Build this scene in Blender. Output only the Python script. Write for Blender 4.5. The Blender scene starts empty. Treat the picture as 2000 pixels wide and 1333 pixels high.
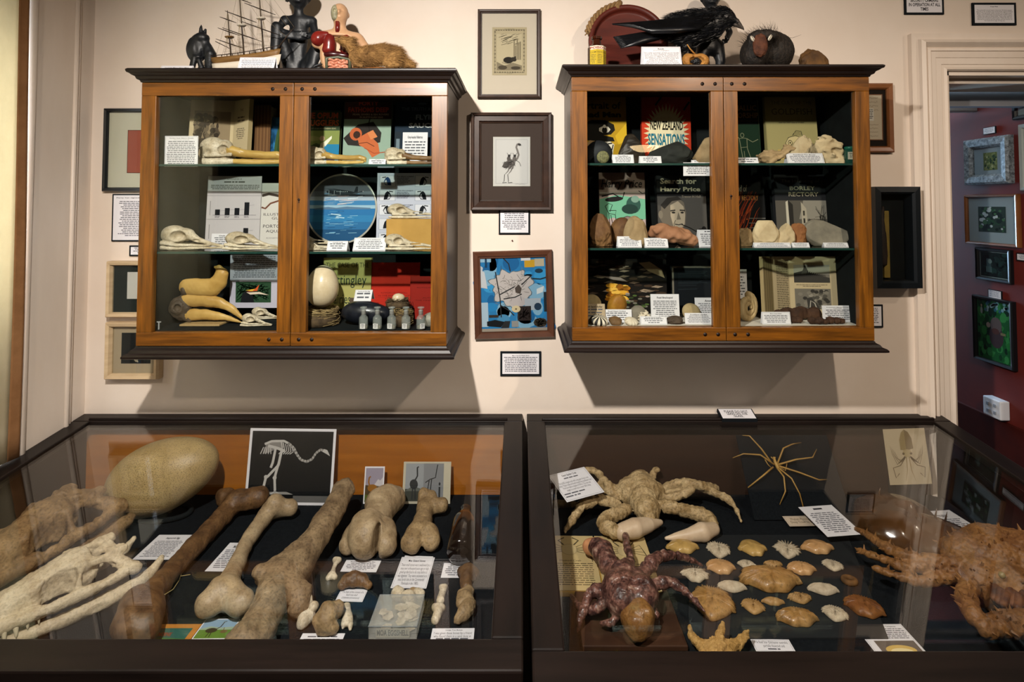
import bpy, bmesh, math, random
import numpy as np
from mathutils import Vector, Matrix, Euler

PI = math.pi
SC = bpy.context.scene
COL = SC.collection

# ------------------------------------------------------------------ camera
FPX, TH = 1100.0, 0.035            # focal length in pixels, upward pitch
PPX, PPY = 1018.0, 362.0           # optical centre in the 2000x1333 frame
CAM = Vector((0.0, -1.95, 1.6))
cd = bpy.data.cameras.new('camera')
cam = bpy.data.objects.new('camera', cd)
COL.objects.link(cam)
cam.location = CAM
cam.rotation_euler = (PI / 2 + TH, 0, 0)
cd.sensor_fit = 'HORIZONTAL'
cd.sensor_width = 36.0
cd.lens = FPX * 36.0 / 2000.0
cd.shift_x = -(PPX - 1000.0) / 2000.0
cd.shift_y = -(666.5 - PPY) / 2000.0
cd.clip_start = 0.02
SC.camera = cam

# ------------------------------------------------------------------ light
SC.view_settings.view_transform = 'Standard'
SC.view_settings.look = 'None'
SC.view_settings.gamma = 1.0
SC.view_settings.exposure = 0.5
SC.cycles.use_denoising = True
SC.cycles.max_bounces = 10
SC.cycles.transparent_max_bounces = 16
SC.cycles.sample_clamp_indirect = 4.0

w = bpy.data.worlds.new('world')
SC.world = w
w.use_nodes = True
w.node_tree.nodes['Background'].inputs[0].default_value = (0.5, 0.62, 0.8, 1)
w.node_tree.nodes['Background'].inputs[1].default_value = 0.25

def lamp(kind, name, loc, power, col, size=0.05, rot=None, size_y=None):
 d = bpy.data.lights.new(name, kind)
 d.energy = power
 d.color = col
 if kind == 'AREA':
  d.size = size
  if size_y:
   d.shape = 'RECTANGLE'
   d.size_y = size_y
 else:
  d.shadow_soft_size = size
 o = bpy.data.objects.new(name, d)
 COL.objects.link(o)
 o.location = loc
 if rot:
  o.rotation_euler = rot
 return o

WARM = (1.0, 0.83, 0.66)

def spot(loc, aim, power, col, cone=2.35):
 o = lamp('SPOT', 'ceiling_or_fill_lamp', loc, power, col, 0.03, (Vector(aim) - Vector(loc)).to_track_quat('-Z', 'Y').to_euler())
 o.data.spot_size = cone
 o.data.spot_blend = 1.0

spot((-0.44, -1.70, 2.36), (-0.1, 0, 0.90), 165, (1.0, 0.93, 0.85), 2.1)
spot((0.95, -1.70, 2.40), (1.0, 0, 0.95), 48, WARM, 2.1)
spot((2.30, -1.15, 2.42), (1.5, 0, 1.0), 14, WARM, 2.1)
spot((-0.95, -2.1, 2.40), (-1.49, -0.15, 1.5), 26, WARM, 1.1)  # added fill, brightens the window casing on the left; no fixture known here
lamp('AREA', 'window_daylight', (-1.66, -0.70, 1.7), 62, (0.80, 0.90, 1.0), 0.8, (0, -PI / 2, 0), 1.6)
lamp('AREA', 'hall_daylight', (1.70, 2.6, 1.75), 50, (0.45, 0.72, 1.0), 0.5, (-PI / 2, 0, 0.0), 1.3)
lamp('AREA', 'hall_window', (0.42, 1.5, 1.6), 150, (0.45, 0.74, 1.0), 1.2, (0, -PI / 2, 0), 1.2)

# ------------------------------------------------------------------ pixels to points (reference frame 2000x1333)
def ray(x, y):
 f = Vector((0, math.cos(TH), math.sin(TH)))
 u = Vector((0, -math.sin(TH), math.cos(TH)))
 return Vector((1, 0, 0)) * (x - PPX) + u * (PPY - y) + f * FPX

def PY(x, y, Y):
 d = ray(x, y)
 return CAM + d * ((Y - CAM.y) / d.y)

def PZ(x, y, Z):
 d = ray(x, y)
 return CAM + d * ((Z - CAM.z) / d.z)

def PXp(x, y, X):
 d = ray(x, y)
 return CAM + d * ((X - CAM.x) / d.x)

# ------------------------------------------------------------------ materials
def lin(h):
 h = h.lstrip('#')
 h = ''.join(c * 2 for c in h) if len(h) == 3 else h
 c = [int(h[i:i + 2], 16) / 255 for i in (0, 2, 4)]
 return tuple(x / 12.92 if x <= 0.04045 else ((x + 0.055) / 1.055) ** 2.4 for x in c) + (1,)

MATS = {}

def mat(key, col, col2=None, rough=0.6, spec=0.35, metal=0.0, scale=12.0, stretch=None, bump=0.0, bscale=60.0,
  coat=0.0, col3=None, detail=5.0, lo=0.35, hi=0.65, alpha=1.0, trans=0.0, bdist=0.002, dirt=0.0):
 """procedural material: two or three colours mixed by noise in object space, plus noise bump"""
 if key in MATS:
  return MATS[key]
 m = bpy.data.materials.new(key)
 m.use_nodes = True
 nt = m.node_tree
 b = nt.nodes['Principled BSDF']
 b.inputs['Base Color'].default_value = lin(col)
 b.inputs['Roughness'].default_value = rough
 b.inputs['Specular IOR Level'].default_value = spec
 b.inputs['Metallic'].default_value = metal
 b.inputs['Coat Weight'].default_value = coat
 b.inputs['Coat Roughness'].default_value = 0.15
 b.inputs['Alpha'].default_value = alpha
 b.inputs['Transmission Weight'].default_value = trans
 if col2 or bump:
  tc = nt.nodes.new('ShaderNodeTexCoord')
  mp = nt.nodes.new('ShaderNodeMapping')
  nt.links.new(tc.outputs['Object'], mp.inputs[0])
  if stretch:
   mp.inputs['Scale'].default_value = stretch
 if col2:
  n = nt.nodes.new('ShaderNodeTexNoise')
  n.inputs['Scale'].default_value = scale
  n.inputs['Detail'].default_value = detail
  n.inputs['Roughness'].default_value = 0.62
  nt.links.new(mp.outputs[0], n.inputs['Vector'])
  r = nt.nodes.new('ShaderNodeValToRGB')
  r.color_ramp.elements[0].position = lo
  r.color_ramp.elements[1].position = hi
  r.color_ramp.elements[0].color = lin(col)
  r.color_ramp.elements[1].color = lin(col2)
  if col3:
   e = r.color_ramp.elements.new(min(0.98, hi + 0.12))
   e.color = lin(col3)
  nt.links.new(n.outputs['Fac'], r.inputs[0])
  nt.links.new(r.outputs[0], b.inputs['Base Color'])
 if bump:
  n2 = nt.nodes.new('ShaderNodeTexNoise')
  n2.inputs['Scale'].default_value = bscale
  n2.inputs['Detail'].default_value = 4
  nt.links.new(mp.outputs[0], n2.inputs['Vector'])
  bp = nt.nodes.new('ShaderNodeBump')
  bp.inputs['Strength'].default_value = bump
  bp.inputs['Distance'].default_value = bdist
  nt.links.new(n2.outputs['Fac'], bp.inputs['Height'])
  nt.links.new(bp.outputs[0], b.inputs['Normal'])
  if dirt and col2:
   r2 = nt.nodes.new('ShaderNodeValToRGB')
   r2.color_ramp.elements[0].position = 0.34
   r2.color_ramp.elements[1].position = 0.52
   r2.color_ramp.elements[0].color = (1 - dirt, 1 - dirt, 1 - dirt, 1)
   nt.links.new(n2.outputs['Fac'], r2.inputs[0])
   mm = nt.nodes.new('ShaderNodeMix')
   mm.data_type = 'RGBA'
   mm.blend_type = 'MULTIPLY'
   mm.inputs[0].default_value = 1.0
   nt.links.new(r.outputs[0], mm.inputs[6])
   nt.links.new(r2.outputs[0], mm.inputs[7])
   nt.links.new(mm.outputs[2], b.inputs['Base Color'])
 MATS[key] = m
 return m

def see_light(m, amount):
 """cloth that lets some light through"""
 nt = m.node_tree
 b = nt.nodes['Principled BSDF']
 t = nt.nodes.new('ShaderNodeBsdfTranslucent')
 t.inputs[0].default_value = b.inputs['Base Color'].default_value
 x = nt.nodes.new('ShaderNodeMixShader')
 x.inputs[0].default_value = amount
 nt.links.new(b.outputs[0], x.inputs[1])
 nt.links.new(t.outputs[0], x.inputs[2])
 nt.links.new(x.outputs[0], nt.nodes['Material Output'].inputs[0])

def ink(h):
 """plain printed colour"""
 return mat('ink_' + h.lstrip('#'), h, rough=0.75, spec=0.15)

def glass_mat(key, tint='#ffffff', ior=1.5, boost=1.0, rough=0.0):
 """thin pane: clear, with mirror reflection that grows at grazing angles"""
 if key in MATS:
  return MATS[key]
 m = bpy.data.materials.new(key)
 m.use_nodes = True
 nt = m.node_tree
 for n in list(nt.nodes):
  if n.type != 'OUTPUT_MATERIAL':
   nt.nodes.remove(n)
 out = nt.nodes['Material Output']
 t = nt.nodes.new('ShaderNodeBsdfTransparent')
 t.inputs[0].default_value = lin(tint)
 g = nt.nodes.new('ShaderNodeBsdfGlossy')
 g.inputs['Roughness'].default_value = rough
 fr = nt.nodes.new('ShaderNodeFresnel')
 ge = nt.nodes.new('ShaderNodeNewGeometry')       # both faces of the pane reflect like the outside of glass
 mi = nt.nodes.new('ShaderNodeMix')
 mi.inputs[2].default_value = ior
 mi.inputs[3].default_value = 1.0 / ior
 nt.links.new(ge.outputs['Backfacing'], mi.inputs[0])
 nt.links.new(mi.outputs[0], fr.inputs['IOR'])
 mu = nt.nodes.new('ShaderNodeMath')
 mu.operation = 'MULTIPLY'
 mu.inputs[1].default_value = boost
 mu.use_clamp = True
 mx = nt.nodes.new('ShaderNodeMixShader')
 nt.links.new(fr.outputs[0], mu.inputs[0])
 nt.links.new(mu.outputs[0], mx.inputs[0])
 nt.links.new(t.outputs[0], mx.inputs[1])
 nt.links.new(g.outputs[0], mx.inputs[2])
 nt.links.new(mx.outputs[0], out.inputs[0])
 MATS[key] = m
 return m

# ------------------------------------------------------------------ objects
def tag(o, label, cat, group=None, kind=None):
 if label:
  o['label'] = label
 if cat:
  o['category'] = cat
 if group:
  o['group'] = group
 if kind:
  o['kind'] = kind
 return o

def thing(name, label, cat, loc=(0, 0, 0), rot=(0, 0, 0), group=None):
 o = bpy.data.objects.new(name, None)
 o.empty_display_size = 0.05
 COL.objects.link(o)
 o.location = loc
 o.rotation_euler = rot
 return tag(o, label, cat, group)

def link(name, me, parent=None, loc=(0, 0, 0), rot=(0, 0, 0)):
 o = bpy.data.objects.new(name, me)
 COL.objects.link(o)
 o.location = loc
 o.rotation_euler = rot
 if parent:
  o.parent = parent
 return o

def copy_thing(o, loc=None, rot=None, parent=None):
 c = o.copy()
 COL.objects.link(c)
 if parent:
  c.parent = parent
 if loc is not None:
  c.location = loc
 if rot is not None:
  c.rotation_euler = rot
 for ch in o.children:
  copy_thing(ch, parent=c)
 return c

class MB:
 """collects geometry of ONE mesh object"""
 def __init__(s):
  s.v, s.f, s.mi, s.sm, s.mats = [], [], [], [], []
  s.T = Matrix()

 def m(s, mt):
  if mt not in s.mats:
   s.mats.append(mt)
  return s.mats.index(mt)

 def add(s, vs, fs, mt, smooth=False):
  o = len(s.v)
  k = s.m(mt)
  for p in vs:
   s.v.append(tuple(s.T @ Vector(p)))
  for f in fs:
   s.f.append([i + o for i in f])
   s.mi.append(k)
   s.sm.append(smooth)
  return s

 def box(s, a, b, mt):
  x0, y0, z0 = a
  x1, y1, z1 = b
  return s.add([(x0, y0, z0), (x1, y0, z0), (x1, y1, z0), (x0, y1, z0), (x0, y0, z1), (x1, y0, z1), (x1, y1, z1), (x0, y1, z1)],
      [(3, 2, 1, 0), (4, 5, 6, 7), (0, 1, 5, 4), (1, 2, 6, 5), (2, 3, 7, 6), (3, 0, 4, 7)], mt)

 def tube(s, pts, r, mt, n=8, smooth=True, closed=False):
  pts = [Vector(p) for p in pts]
  N = len(pts)
  rs = r if isinstance(r, (list, tuple)) else [r] * N
  vs, fs = [], []
  up = None
  for i, p in enumerate(pts):
   t = (pts[(i + 1) % N if closed else min(i + 1, N - 1)] - pts[(i - 1) if closed else max(i - 1, 0)])
   if t.length < 1e-9:
    t = Vector((0, 0, 1))
   t.normalize()
   if up is None:
    up = Vector((0, 0, 1)) if abs(t.z) < 0.9 else Vector((1, 0, 0))
   a = t.cross(up)
   if a.length < 1e-6:
    a = t.cross(Vector((0, 1, 0.3)))
   a.normalize()
   bb = a.cross(t).normalized()
   up = bb
   for k in range(n):
    q = 2 * PI * k / n
    vs.append(p + (a * math.cos(q) + bb * math.sin(q)) * rs[i])
  for i in range(N if closed else N - 1):
   j = (i + 1) % N
   for k in range(n):
    fs.append((i * n + k, i * n + (k + 1) % n, j * n + (k + 1) % n, j * n + k))
  if not closed:
   fs.append(tuple(range(n - 1, -1, -1)))
   fs.append(tuple((N - 1) * n + k for k in range(n)))
  return s.add(vs, fs, mt, smooth)

 def lathe(s, prof, mt, n=28, smooth=True):
  """prof: (radius, z) pairs"""
  vs, fs = [], []
  N = len(prof)
  for r, z in prof:
   for k in range(n):
    q = 2 * PI * k / n
    vs.append((r * math.cos(q), r * math.sin(q), z))
  for i in range(N - 1):
   for k in range(n):
    fs.append((i * n + k, i * n + (k + 1) % n, (i + 1) * n + (k + 1) % n, (i + 1) * n + k))
  if prof[0][0] > 1e-6:
   fs.append(tuple(range(n - 1, -1, -1)))
  if prof[-1][0] > 1e-6:
   fs.append(tuple((N - 1) * n + k for k in range(n)))
  return s.add(vs, fs, mt, smooth)

 def prism(s, poly, y0, y1, mt, smooth=False):
  """outline in x,z pulled from y0 to y1"""
  n = len(poly)
  vs = [(x, y0, z) for x, z in poly] + [(x, y1, z) for x, z in poly]
  fs = [tuple(range(n)), tuple(range(2 * n - 1, n - 1, -1))] + [(i + n, (i + 1) % n + n, (i + 1) % n, i) for i in range(n)]
  return s.add(vs, fs, mt, smooth)

 def sweep(s, rings, mt, smooth=False, cap=True, loop=True):
  """rings: lists of equal numbers of points"""
  n = len(rings[0])
  vs = [p for r in rings for p in r]
  fs = []
  for i in range(len(rings) - 1):
   for k in range(n if loop else n - 1):
    fs.append((i * n + k, i * n + (k + 1) % n, (i + 1) * n + (k + 1) % n, (i + 1) * n + k))
  if cap and loop:
   fs.append(tuple(range(n - 1, -1, -1)))
   fs.append(tuple((len(rings) - 1) * n + k for k in range(n)))
  return s.add(vs, fs, mt, smooth)

 def ball(s, c, r, mt, n=12, m=8):
  rx, ry, rz = r if isinstance(r, (tuple, list)) else (r, r, r)
  vs = [(c[0], c[1], c[2] - rz)]
  for i in range(1, m):
   a = -PI / 2 + PI * i / m
   for k in range(n):
    q = 2 * PI * k / n
    vs.append((c[0] + rx * math.cos(a) * math.cos(q), c[1] + ry * math.cos(a) * math.sin(q), c[2] + rz * math.sin(a)))
  vs.append((c[0], c[1], c[2] + rz))
  fs = [(0, 1 + (k + 1) % n, 1 + k) for k in range(n)]
  for i in range(m - 2):
   for k in range(n):
    fs.append((1 + i * n + k, 1 + i * n + (k + 1) % n, 1 + (i + 1) * n + (k + 1) % n, 1 + (i + 1) * n + k))
  L = len(vs) - 1
  fs += [(L, 1 + (m - 2) * n + k, 1 + (m - 2) * n + (k + 1) % n) for k in range(n)]
  return s.add(vs, fs, mt, True)

 def mesh(s, name):
  me = bpy.data.meshes.new(name)
  me.from_pydata(s.v, [], s.f)
  for mt in s.mats:
   me.materials.append(mt)
  me.polygons.foreach_set('material_index', s.mi)
  me.polygons.foreach_set('use_smooth', s.sm)
  me.update()
  return me

 def build(s, name, parent=None, loc=(0, 0, 0), rot=(0, 0, 0), bevel=0.0, seg=2):
  me = s.mesh(name)
  bm = bmesh.new()
  bm.from_mesh(me)
  if bevel:
   bmesh.ops.remove_doubles(bm, verts=bm.verts, dist=1e-6)
   es = [e for e in bm.edges if len(e.link_faces) == 2 and e.calc_face_angle(0) > 0.6]
   bmesh.ops.bevel(bm, geom=es, offset=bevel, segments=seg, profile=0.5, affect='EDGES', clamp_overlap=True)
  bmesh.ops.recalc_face_normals(bm, faces=bm.faces)
  bm.to_mesh(me)
  bm.free()
  return link(name, me, parent, loc, rot)

 def raw(s, name, parent=None, loc=(0, 0, 0), rot=(0, 0, 0)):
  return link(name, s.mesh(name), parent, loc, rot)

# ------------------------------------------------------------------ solid shapes blended from rounded pieces (distance field + surface nets)
def E(c, r, k=0.0, rot=None, op=1):
 return ('e', c, r, k, rot, op)

def Ch(pts, k=0.0, op=1):
 return ('c', pts, k, None, None, op)

def Bx(c, h, rd=0.0, k=0.0, rot=None, op=1):
 return ('b', c, h, k, rot, op, rd)

def _rm(rot):
 return np.array(Euler(rot).to_matrix().inverted()) if rot else None

def _prim(p, X, Y, Z):
 kd = p[0]
 if kd in 'eb':
  c = p[1]
  x, y, z = X - c[0], Y - c[1], Z - c[2]
  R = _rm(p[4])
  if R is not None:
   x, y, z = (R[0, 0] * x + R[0, 1] * y + R[0, 2] * z, R[1, 0] * x + R[1, 1] * y + R[1, 2] * z, R[2, 0] * x + R[2, 1] * y + R[2, 2] * z)
  if kd == 'e':
   r = p[2] if isinstance(p[2], (tuple, list)) else (p[2],) * 3
   k0 = np.sqrt((x / r[0]) ** 2 + (y / r[1]) ** 2 + (z / r[2]) ** 2) + 1e-9
   k1 = np.sqrt((x / r[0] ** 2) ** 2 + (y / r[1] ** 2) ** 2 + (z / r[2] ** 2) ** 2) + 1e-9
   return k0 * (k0 - 1) / k1
  h, rd = p[2], p[6]
  qx, qy, qz = np.abs(x) - h[0] + rd, np.abs(y) - h[1] + rd, np.abs(z) - h[2] + rd
  return np.sqrt(np.maximum(qx, 0) ** 2 + np.maximum(qy, 0) ** 2 + np.maximum(qz, 0) ** 2) + np.minimum(np.maximum(qx, np.maximum(qy, qz)), 0) - rd
 best = None
 pts = p[1]
 for i in range(max(1, len(pts) - 1)):
  a = pts[i]
  b = pts[min(i + 1, len(pts) - 1)]
  dx, dy, dz = b[0] - a[0], b[1] - a[1], b[2] - a[2]
  L2 = dx * dx + dy * dy + dz * dz + 1e-12
  t = np.clip(((X - a[0]) * dx + (Y - a[1]) * dy + (Z - a[2]) * dz) / L2, 0, 1)
  d = np.sqrt((X - a[0] - t * dx) ** 2 + (Y - a[1] - t * dy) ** 2 + (Z - a[2] - t * dz) ** 2) - (a[3] + t * (b[3] - a[3]))
  best = d if best is None else np.minimum(best, d)
 return best

def _ext(p):
 if p[0] == 'c':
  a = np.array([[q[0] - q[3], q[1] - q[3], q[2] - q[3]] for q in p[1]])
  b = np.array([[q[0] + q[3], q[1] + q[3], q[2] + q[3]] for q in p[1]])
  return a.min(0), b.max(0)
 r = p[2] if isinstance(p[2], (tuple, list)) else (p[2],) * 3
 if p[4]:
  R = np.abs(_rm(p[4]).T)
  r = R @ np.array(r)
 return np.array(p[1]) - np.array(r), np.array(p[1]) + np.array(r)

def nets(D, o, h):
 nx, ny, nz = D.shape
 S = D < 0
 cs = [(i, j, k) for i in (0, 1) for j in (0, 1) for k in (0, 1)]
 sl = lambda A, c: A[c[0]:nx - 1 + c[0], c[1]:ny - 1 + c[1], c[2]:nz - 1 + c[2]]
 cnt = sum(sl(S, c).astype(np.int8) for c in cs)
 mk = (cnt > 0) & (cnt < 8)
 ii = np.argwhere(mk)
 acc = np.zeros((len(ii), 3))
 n = np.zeros(len(ii))
 vals = {c: D[ii[:, 0] + c[0], ii[:, 1] + c[1], ii[:, 2] + c[2]] for c in cs}
 for a in cs:
  for ax in range(3):
   if a[ax]:
    continue
   b = tuple(1 if q == ax else a[q] for q in range(3))
   va, vb = vals[a], vals[b]
   cr = (va < 0) != (vb < 0)
   t = np.where(cr, va / np.where(cr, va - vb, 1), 0)
   q = np.array(a, float)[None, :] + np.zeros((len(ii), 3))
   q[:, ax] += t
   acc += q * cr[:, None]
   n += cr
 V = (ii + acc / n[:, None]) * h + o
 idx = -np.ones(mk.shape, int)
 idx[mk] = np.arange(len(ii))
 F = []
 for ax in range(3):
  u, v = [(1, 2), (2, 0), (0, 1)][ax]
  A = np.moveaxis(S, (ax, u, v), (0, 1, 2))
  I = np.moveaxis(idx, (ax, u, v), (0, 1, 2))
  e = A[:-1, 1:-1, 1:-1] != A[1:, 1:-1, 1:-1]
  q = np.argwhere(e)
  if not len(q):
   continue
  a0, b0, c0 = q[:, 0], q[:, 1] + 1, q[:, 2] + 1
  w0, w1, w2, w3 = I[a0, b0 - 1, c0 - 1], I[a0, b0, c0 - 1], I[a0, b0, c0], I[a0, b0 - 1, c0]
  ins = A[a0, b0, c0]
  Q = np.stack([w0, w1, w2, w3], 1)
  Q[~ins] = Q[~ins][:, ::-1]
  F.append(Q)
 return V, np.concatenate(F)

def solid_mesh(name, prims, mt, res=64, noise=None, k=0.0, sq=(1, 1, 1), seed=0, planes=None):
 """k: default blending width. noise: (amplitude, frequency). sq: stretch of the result. planes: cuts (normal, offset)"""
 lo = np.min([_ext(p)[0] for p in prims if p[5] > 0], 0)
 hi = np.max([_ext(p)[1] for p in prims if p[5] > 0], 0)
 h = (hi - lo).max() / res
 pad = 3 * h + (noise[0] if noise else 0) + k * 0.4
 lo, hi = lo - pad, hi + pad
 N = [int(math.ceil((hi[i] - lo[i]) / h)) + 1 for i in range(3)]
 X, Y, Z = np.meshgrid(*[lo[i] + h * np.arange(N[i]) for i in range(3)], indexing='ij', sparse=False)
 X = X.astype(np.float32)
 Y = Y.astype(np.float32)
 Z = Z.astype(np.float32)
 D = None
 for p in prims:
  d = _prim(p, X, Y, Z)
  kk = (p[2] if p[0] == 'c' else p[3]) or k
  if D is None:
   D = d
   continue
  if p[5] > 0:
   if kk > 0:
    hh = np.maximum(kk - np.abs(D - d), 0) / kk
    D = np.minimum(D, d) - hh * hh * kk * 0.25
   else:
    D = np.minimum(D, d)
  else:
   if kk > 0:
    hh = np.maximum(kk - np.abs(D + d), 0) / kk
    D = np.maximum(D, -d) + hh * hh * kk * 0.25
   else:
    D = np.maximum(D, -d)
 if noise:
  rg = np.random.RandomState(seed + 7)
  amp, fr = noise
  nn = 0
  for o_ in range(3):
   for _ in range(3):
    v = rg.normal(size=3) * fr * (1.9 ** o_)
    ph = rg.rand(3) * 6.28
    nn = nn + np.sin(v[0] * X + ph[0] + 1.3 * np.sin(v[1] * Y + ph[1])) * np.sin(v[1] * Y + v[2] * Z + ph[2]) * (0.55 ** o_)
  D = D + nn * amp * 0.45
 for nrm, off in planes or ():
  D = np.maximum(D, nrm[0] * X + nrm[1] * Y + nrm[2] * Z - off)
 D[0], D[-1], D[:, 0], D[:, -1], D[:, :, 0], D[:, :, -1] = [np.maximum(q, h * 0.1) for q in (D[0], D[-1], D[:, 0], D[:, -1], D[:, :, 0], D[:, :, -1])]
 V, Fc = nets(D, lo, h)
 V = V * np.array(sq)
 me = bpy.data.meshes.new(name)
 me.vertices.add(len(V))
 me.vertices.foreach_set('co', V.astype(np.float32).ravel())
 me.loops.add(len(Fc) * 4)
 me.loops.foreach_set('vertex_index', Fc.ravel().astype(np.int32))
 me.polygons.add(len(Fc))
 me.polygons.foreach_set('loop_start', np.arange(0, len(Fc) * 4, 4, dtype=np.int32))
 me.polygons.foreach_set('use_smooth', np.ones(len(Fc), dtype=bool))
 me.materials.append(mt)
 me.update(calc_edges=True)
 me.validate()
 return me

def solid(name, prims, mt, parent=None, loc=(0, 0, 0), rot=(0, 0, 0), **kw):
 return link(name, solid_mesh(name, prims, mt, **kw), parent, loc, rot)

def rest(o, z):
 """drop or lift a top-level mesh/empty so that its lowest point lies on height z"""
 bpy.context.view_layer.update()
 low = 1e9
 st = [o]
 while st:
  q = st.pop()
  st += list(q.children)
  if q.type == 'MESH':
   n = len(q.data.vertices)
   a = np.empty(n * 3, dtype=np.float32)
   q.data.vertices.foreach_get('co', a)
   Mx = np.array(q.matrix_world)
   low = min(low, float((a.reshape(-1, 3) @ Mx[2, :3] + Mx[2, 3]).min()))
 o.location.z += z - low
 return o

def blades(me, n, length, width, mt, lean=(0, 0, 0), seed=1, jitter=0.5, keep=None):
 """hair: thin blades rooted on a mesh; returns an MB in the same local frame"""
 rg = random.Random(seed)
 b = MB()
 k = b.m(mt)
 polys = me.polygons
 P = len(polys)
 L = Vector(lean)
 t = 0
 while t < n:
  p = polys[rg.randrange(P)]
  c, nr = p.center, p.normal
  t += 1
  if keep and not keep(c, nr):
   continue
  d = (nr * 0.5 + L + Vector((rg.gauss(0, 1), rg.gauss(0, 1), rg.gauss(0, 1))) * jitter * 0.35).normalized()
  ln = length * rg.uniform(0.55, 1.25)
  sd = d.cross(Vector((rg.gauss(0, 1), rg.gauss(0, 1), rg.gauss(0, 1)))).normalized() * width
  e = c + d * ln * 0.55 + nr * ln * 0.08
  f = c + d * ln + L * ln * 0.35
  o = len(b.v)
  b.v += [tuple(c - sd), tuple(c + sd), tuple(e + sd * 0.6), tuple(e - sd * 0.6), tuple(f)]
  b.f += [[o, o + 1, o + 2, o + 3], [o + 3, o + 2, o + 4]]
  b.mi += [k, k]
  b.sm += [False, False]
 return b

# ------------------------------------------------------------------ lettering
_TX = {}

def text_geo(s, space=1.0, bold=0.0, shear=0.0):
 key = (s, space, bold, shear)
 if key in _TX:
  return _TX[key]
 cu = bpy.data.curves.new('lettering', 'FONT')
 cu.body = s
 cu.size = 1.0
 cu.align_x = 'CENTER'
 cu.space_line = space
 cu.offset = bold
 cu.shear = shear
 cu.resolution_u = 2
 ob = bpy.data.objects.new('lettering', cu)
 me = ob.to_mesh()
 vs = [(v.co.x, v.co.y) for v in me.vertices]
 fs = [tuple(p.vertices) for p in me.polygons]
 ob.to_mesh_clear()
 bpy.data.objects.remove(ob)
 bpy.data.curves.remove(cu)
 if not vs:
  vs, fs = [(0, 0), (1, 0), (1, 1)], []
 x0, x1 = min(v[0] for v in vs), max(v[0] for v in vs)
 y0, y1 = min(v[1] for v in vs), max(v[1] for v in vs)
 _TX[key] = (vs, fs, x0, x1, y0, y1)
 return _TX[key]

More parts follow.
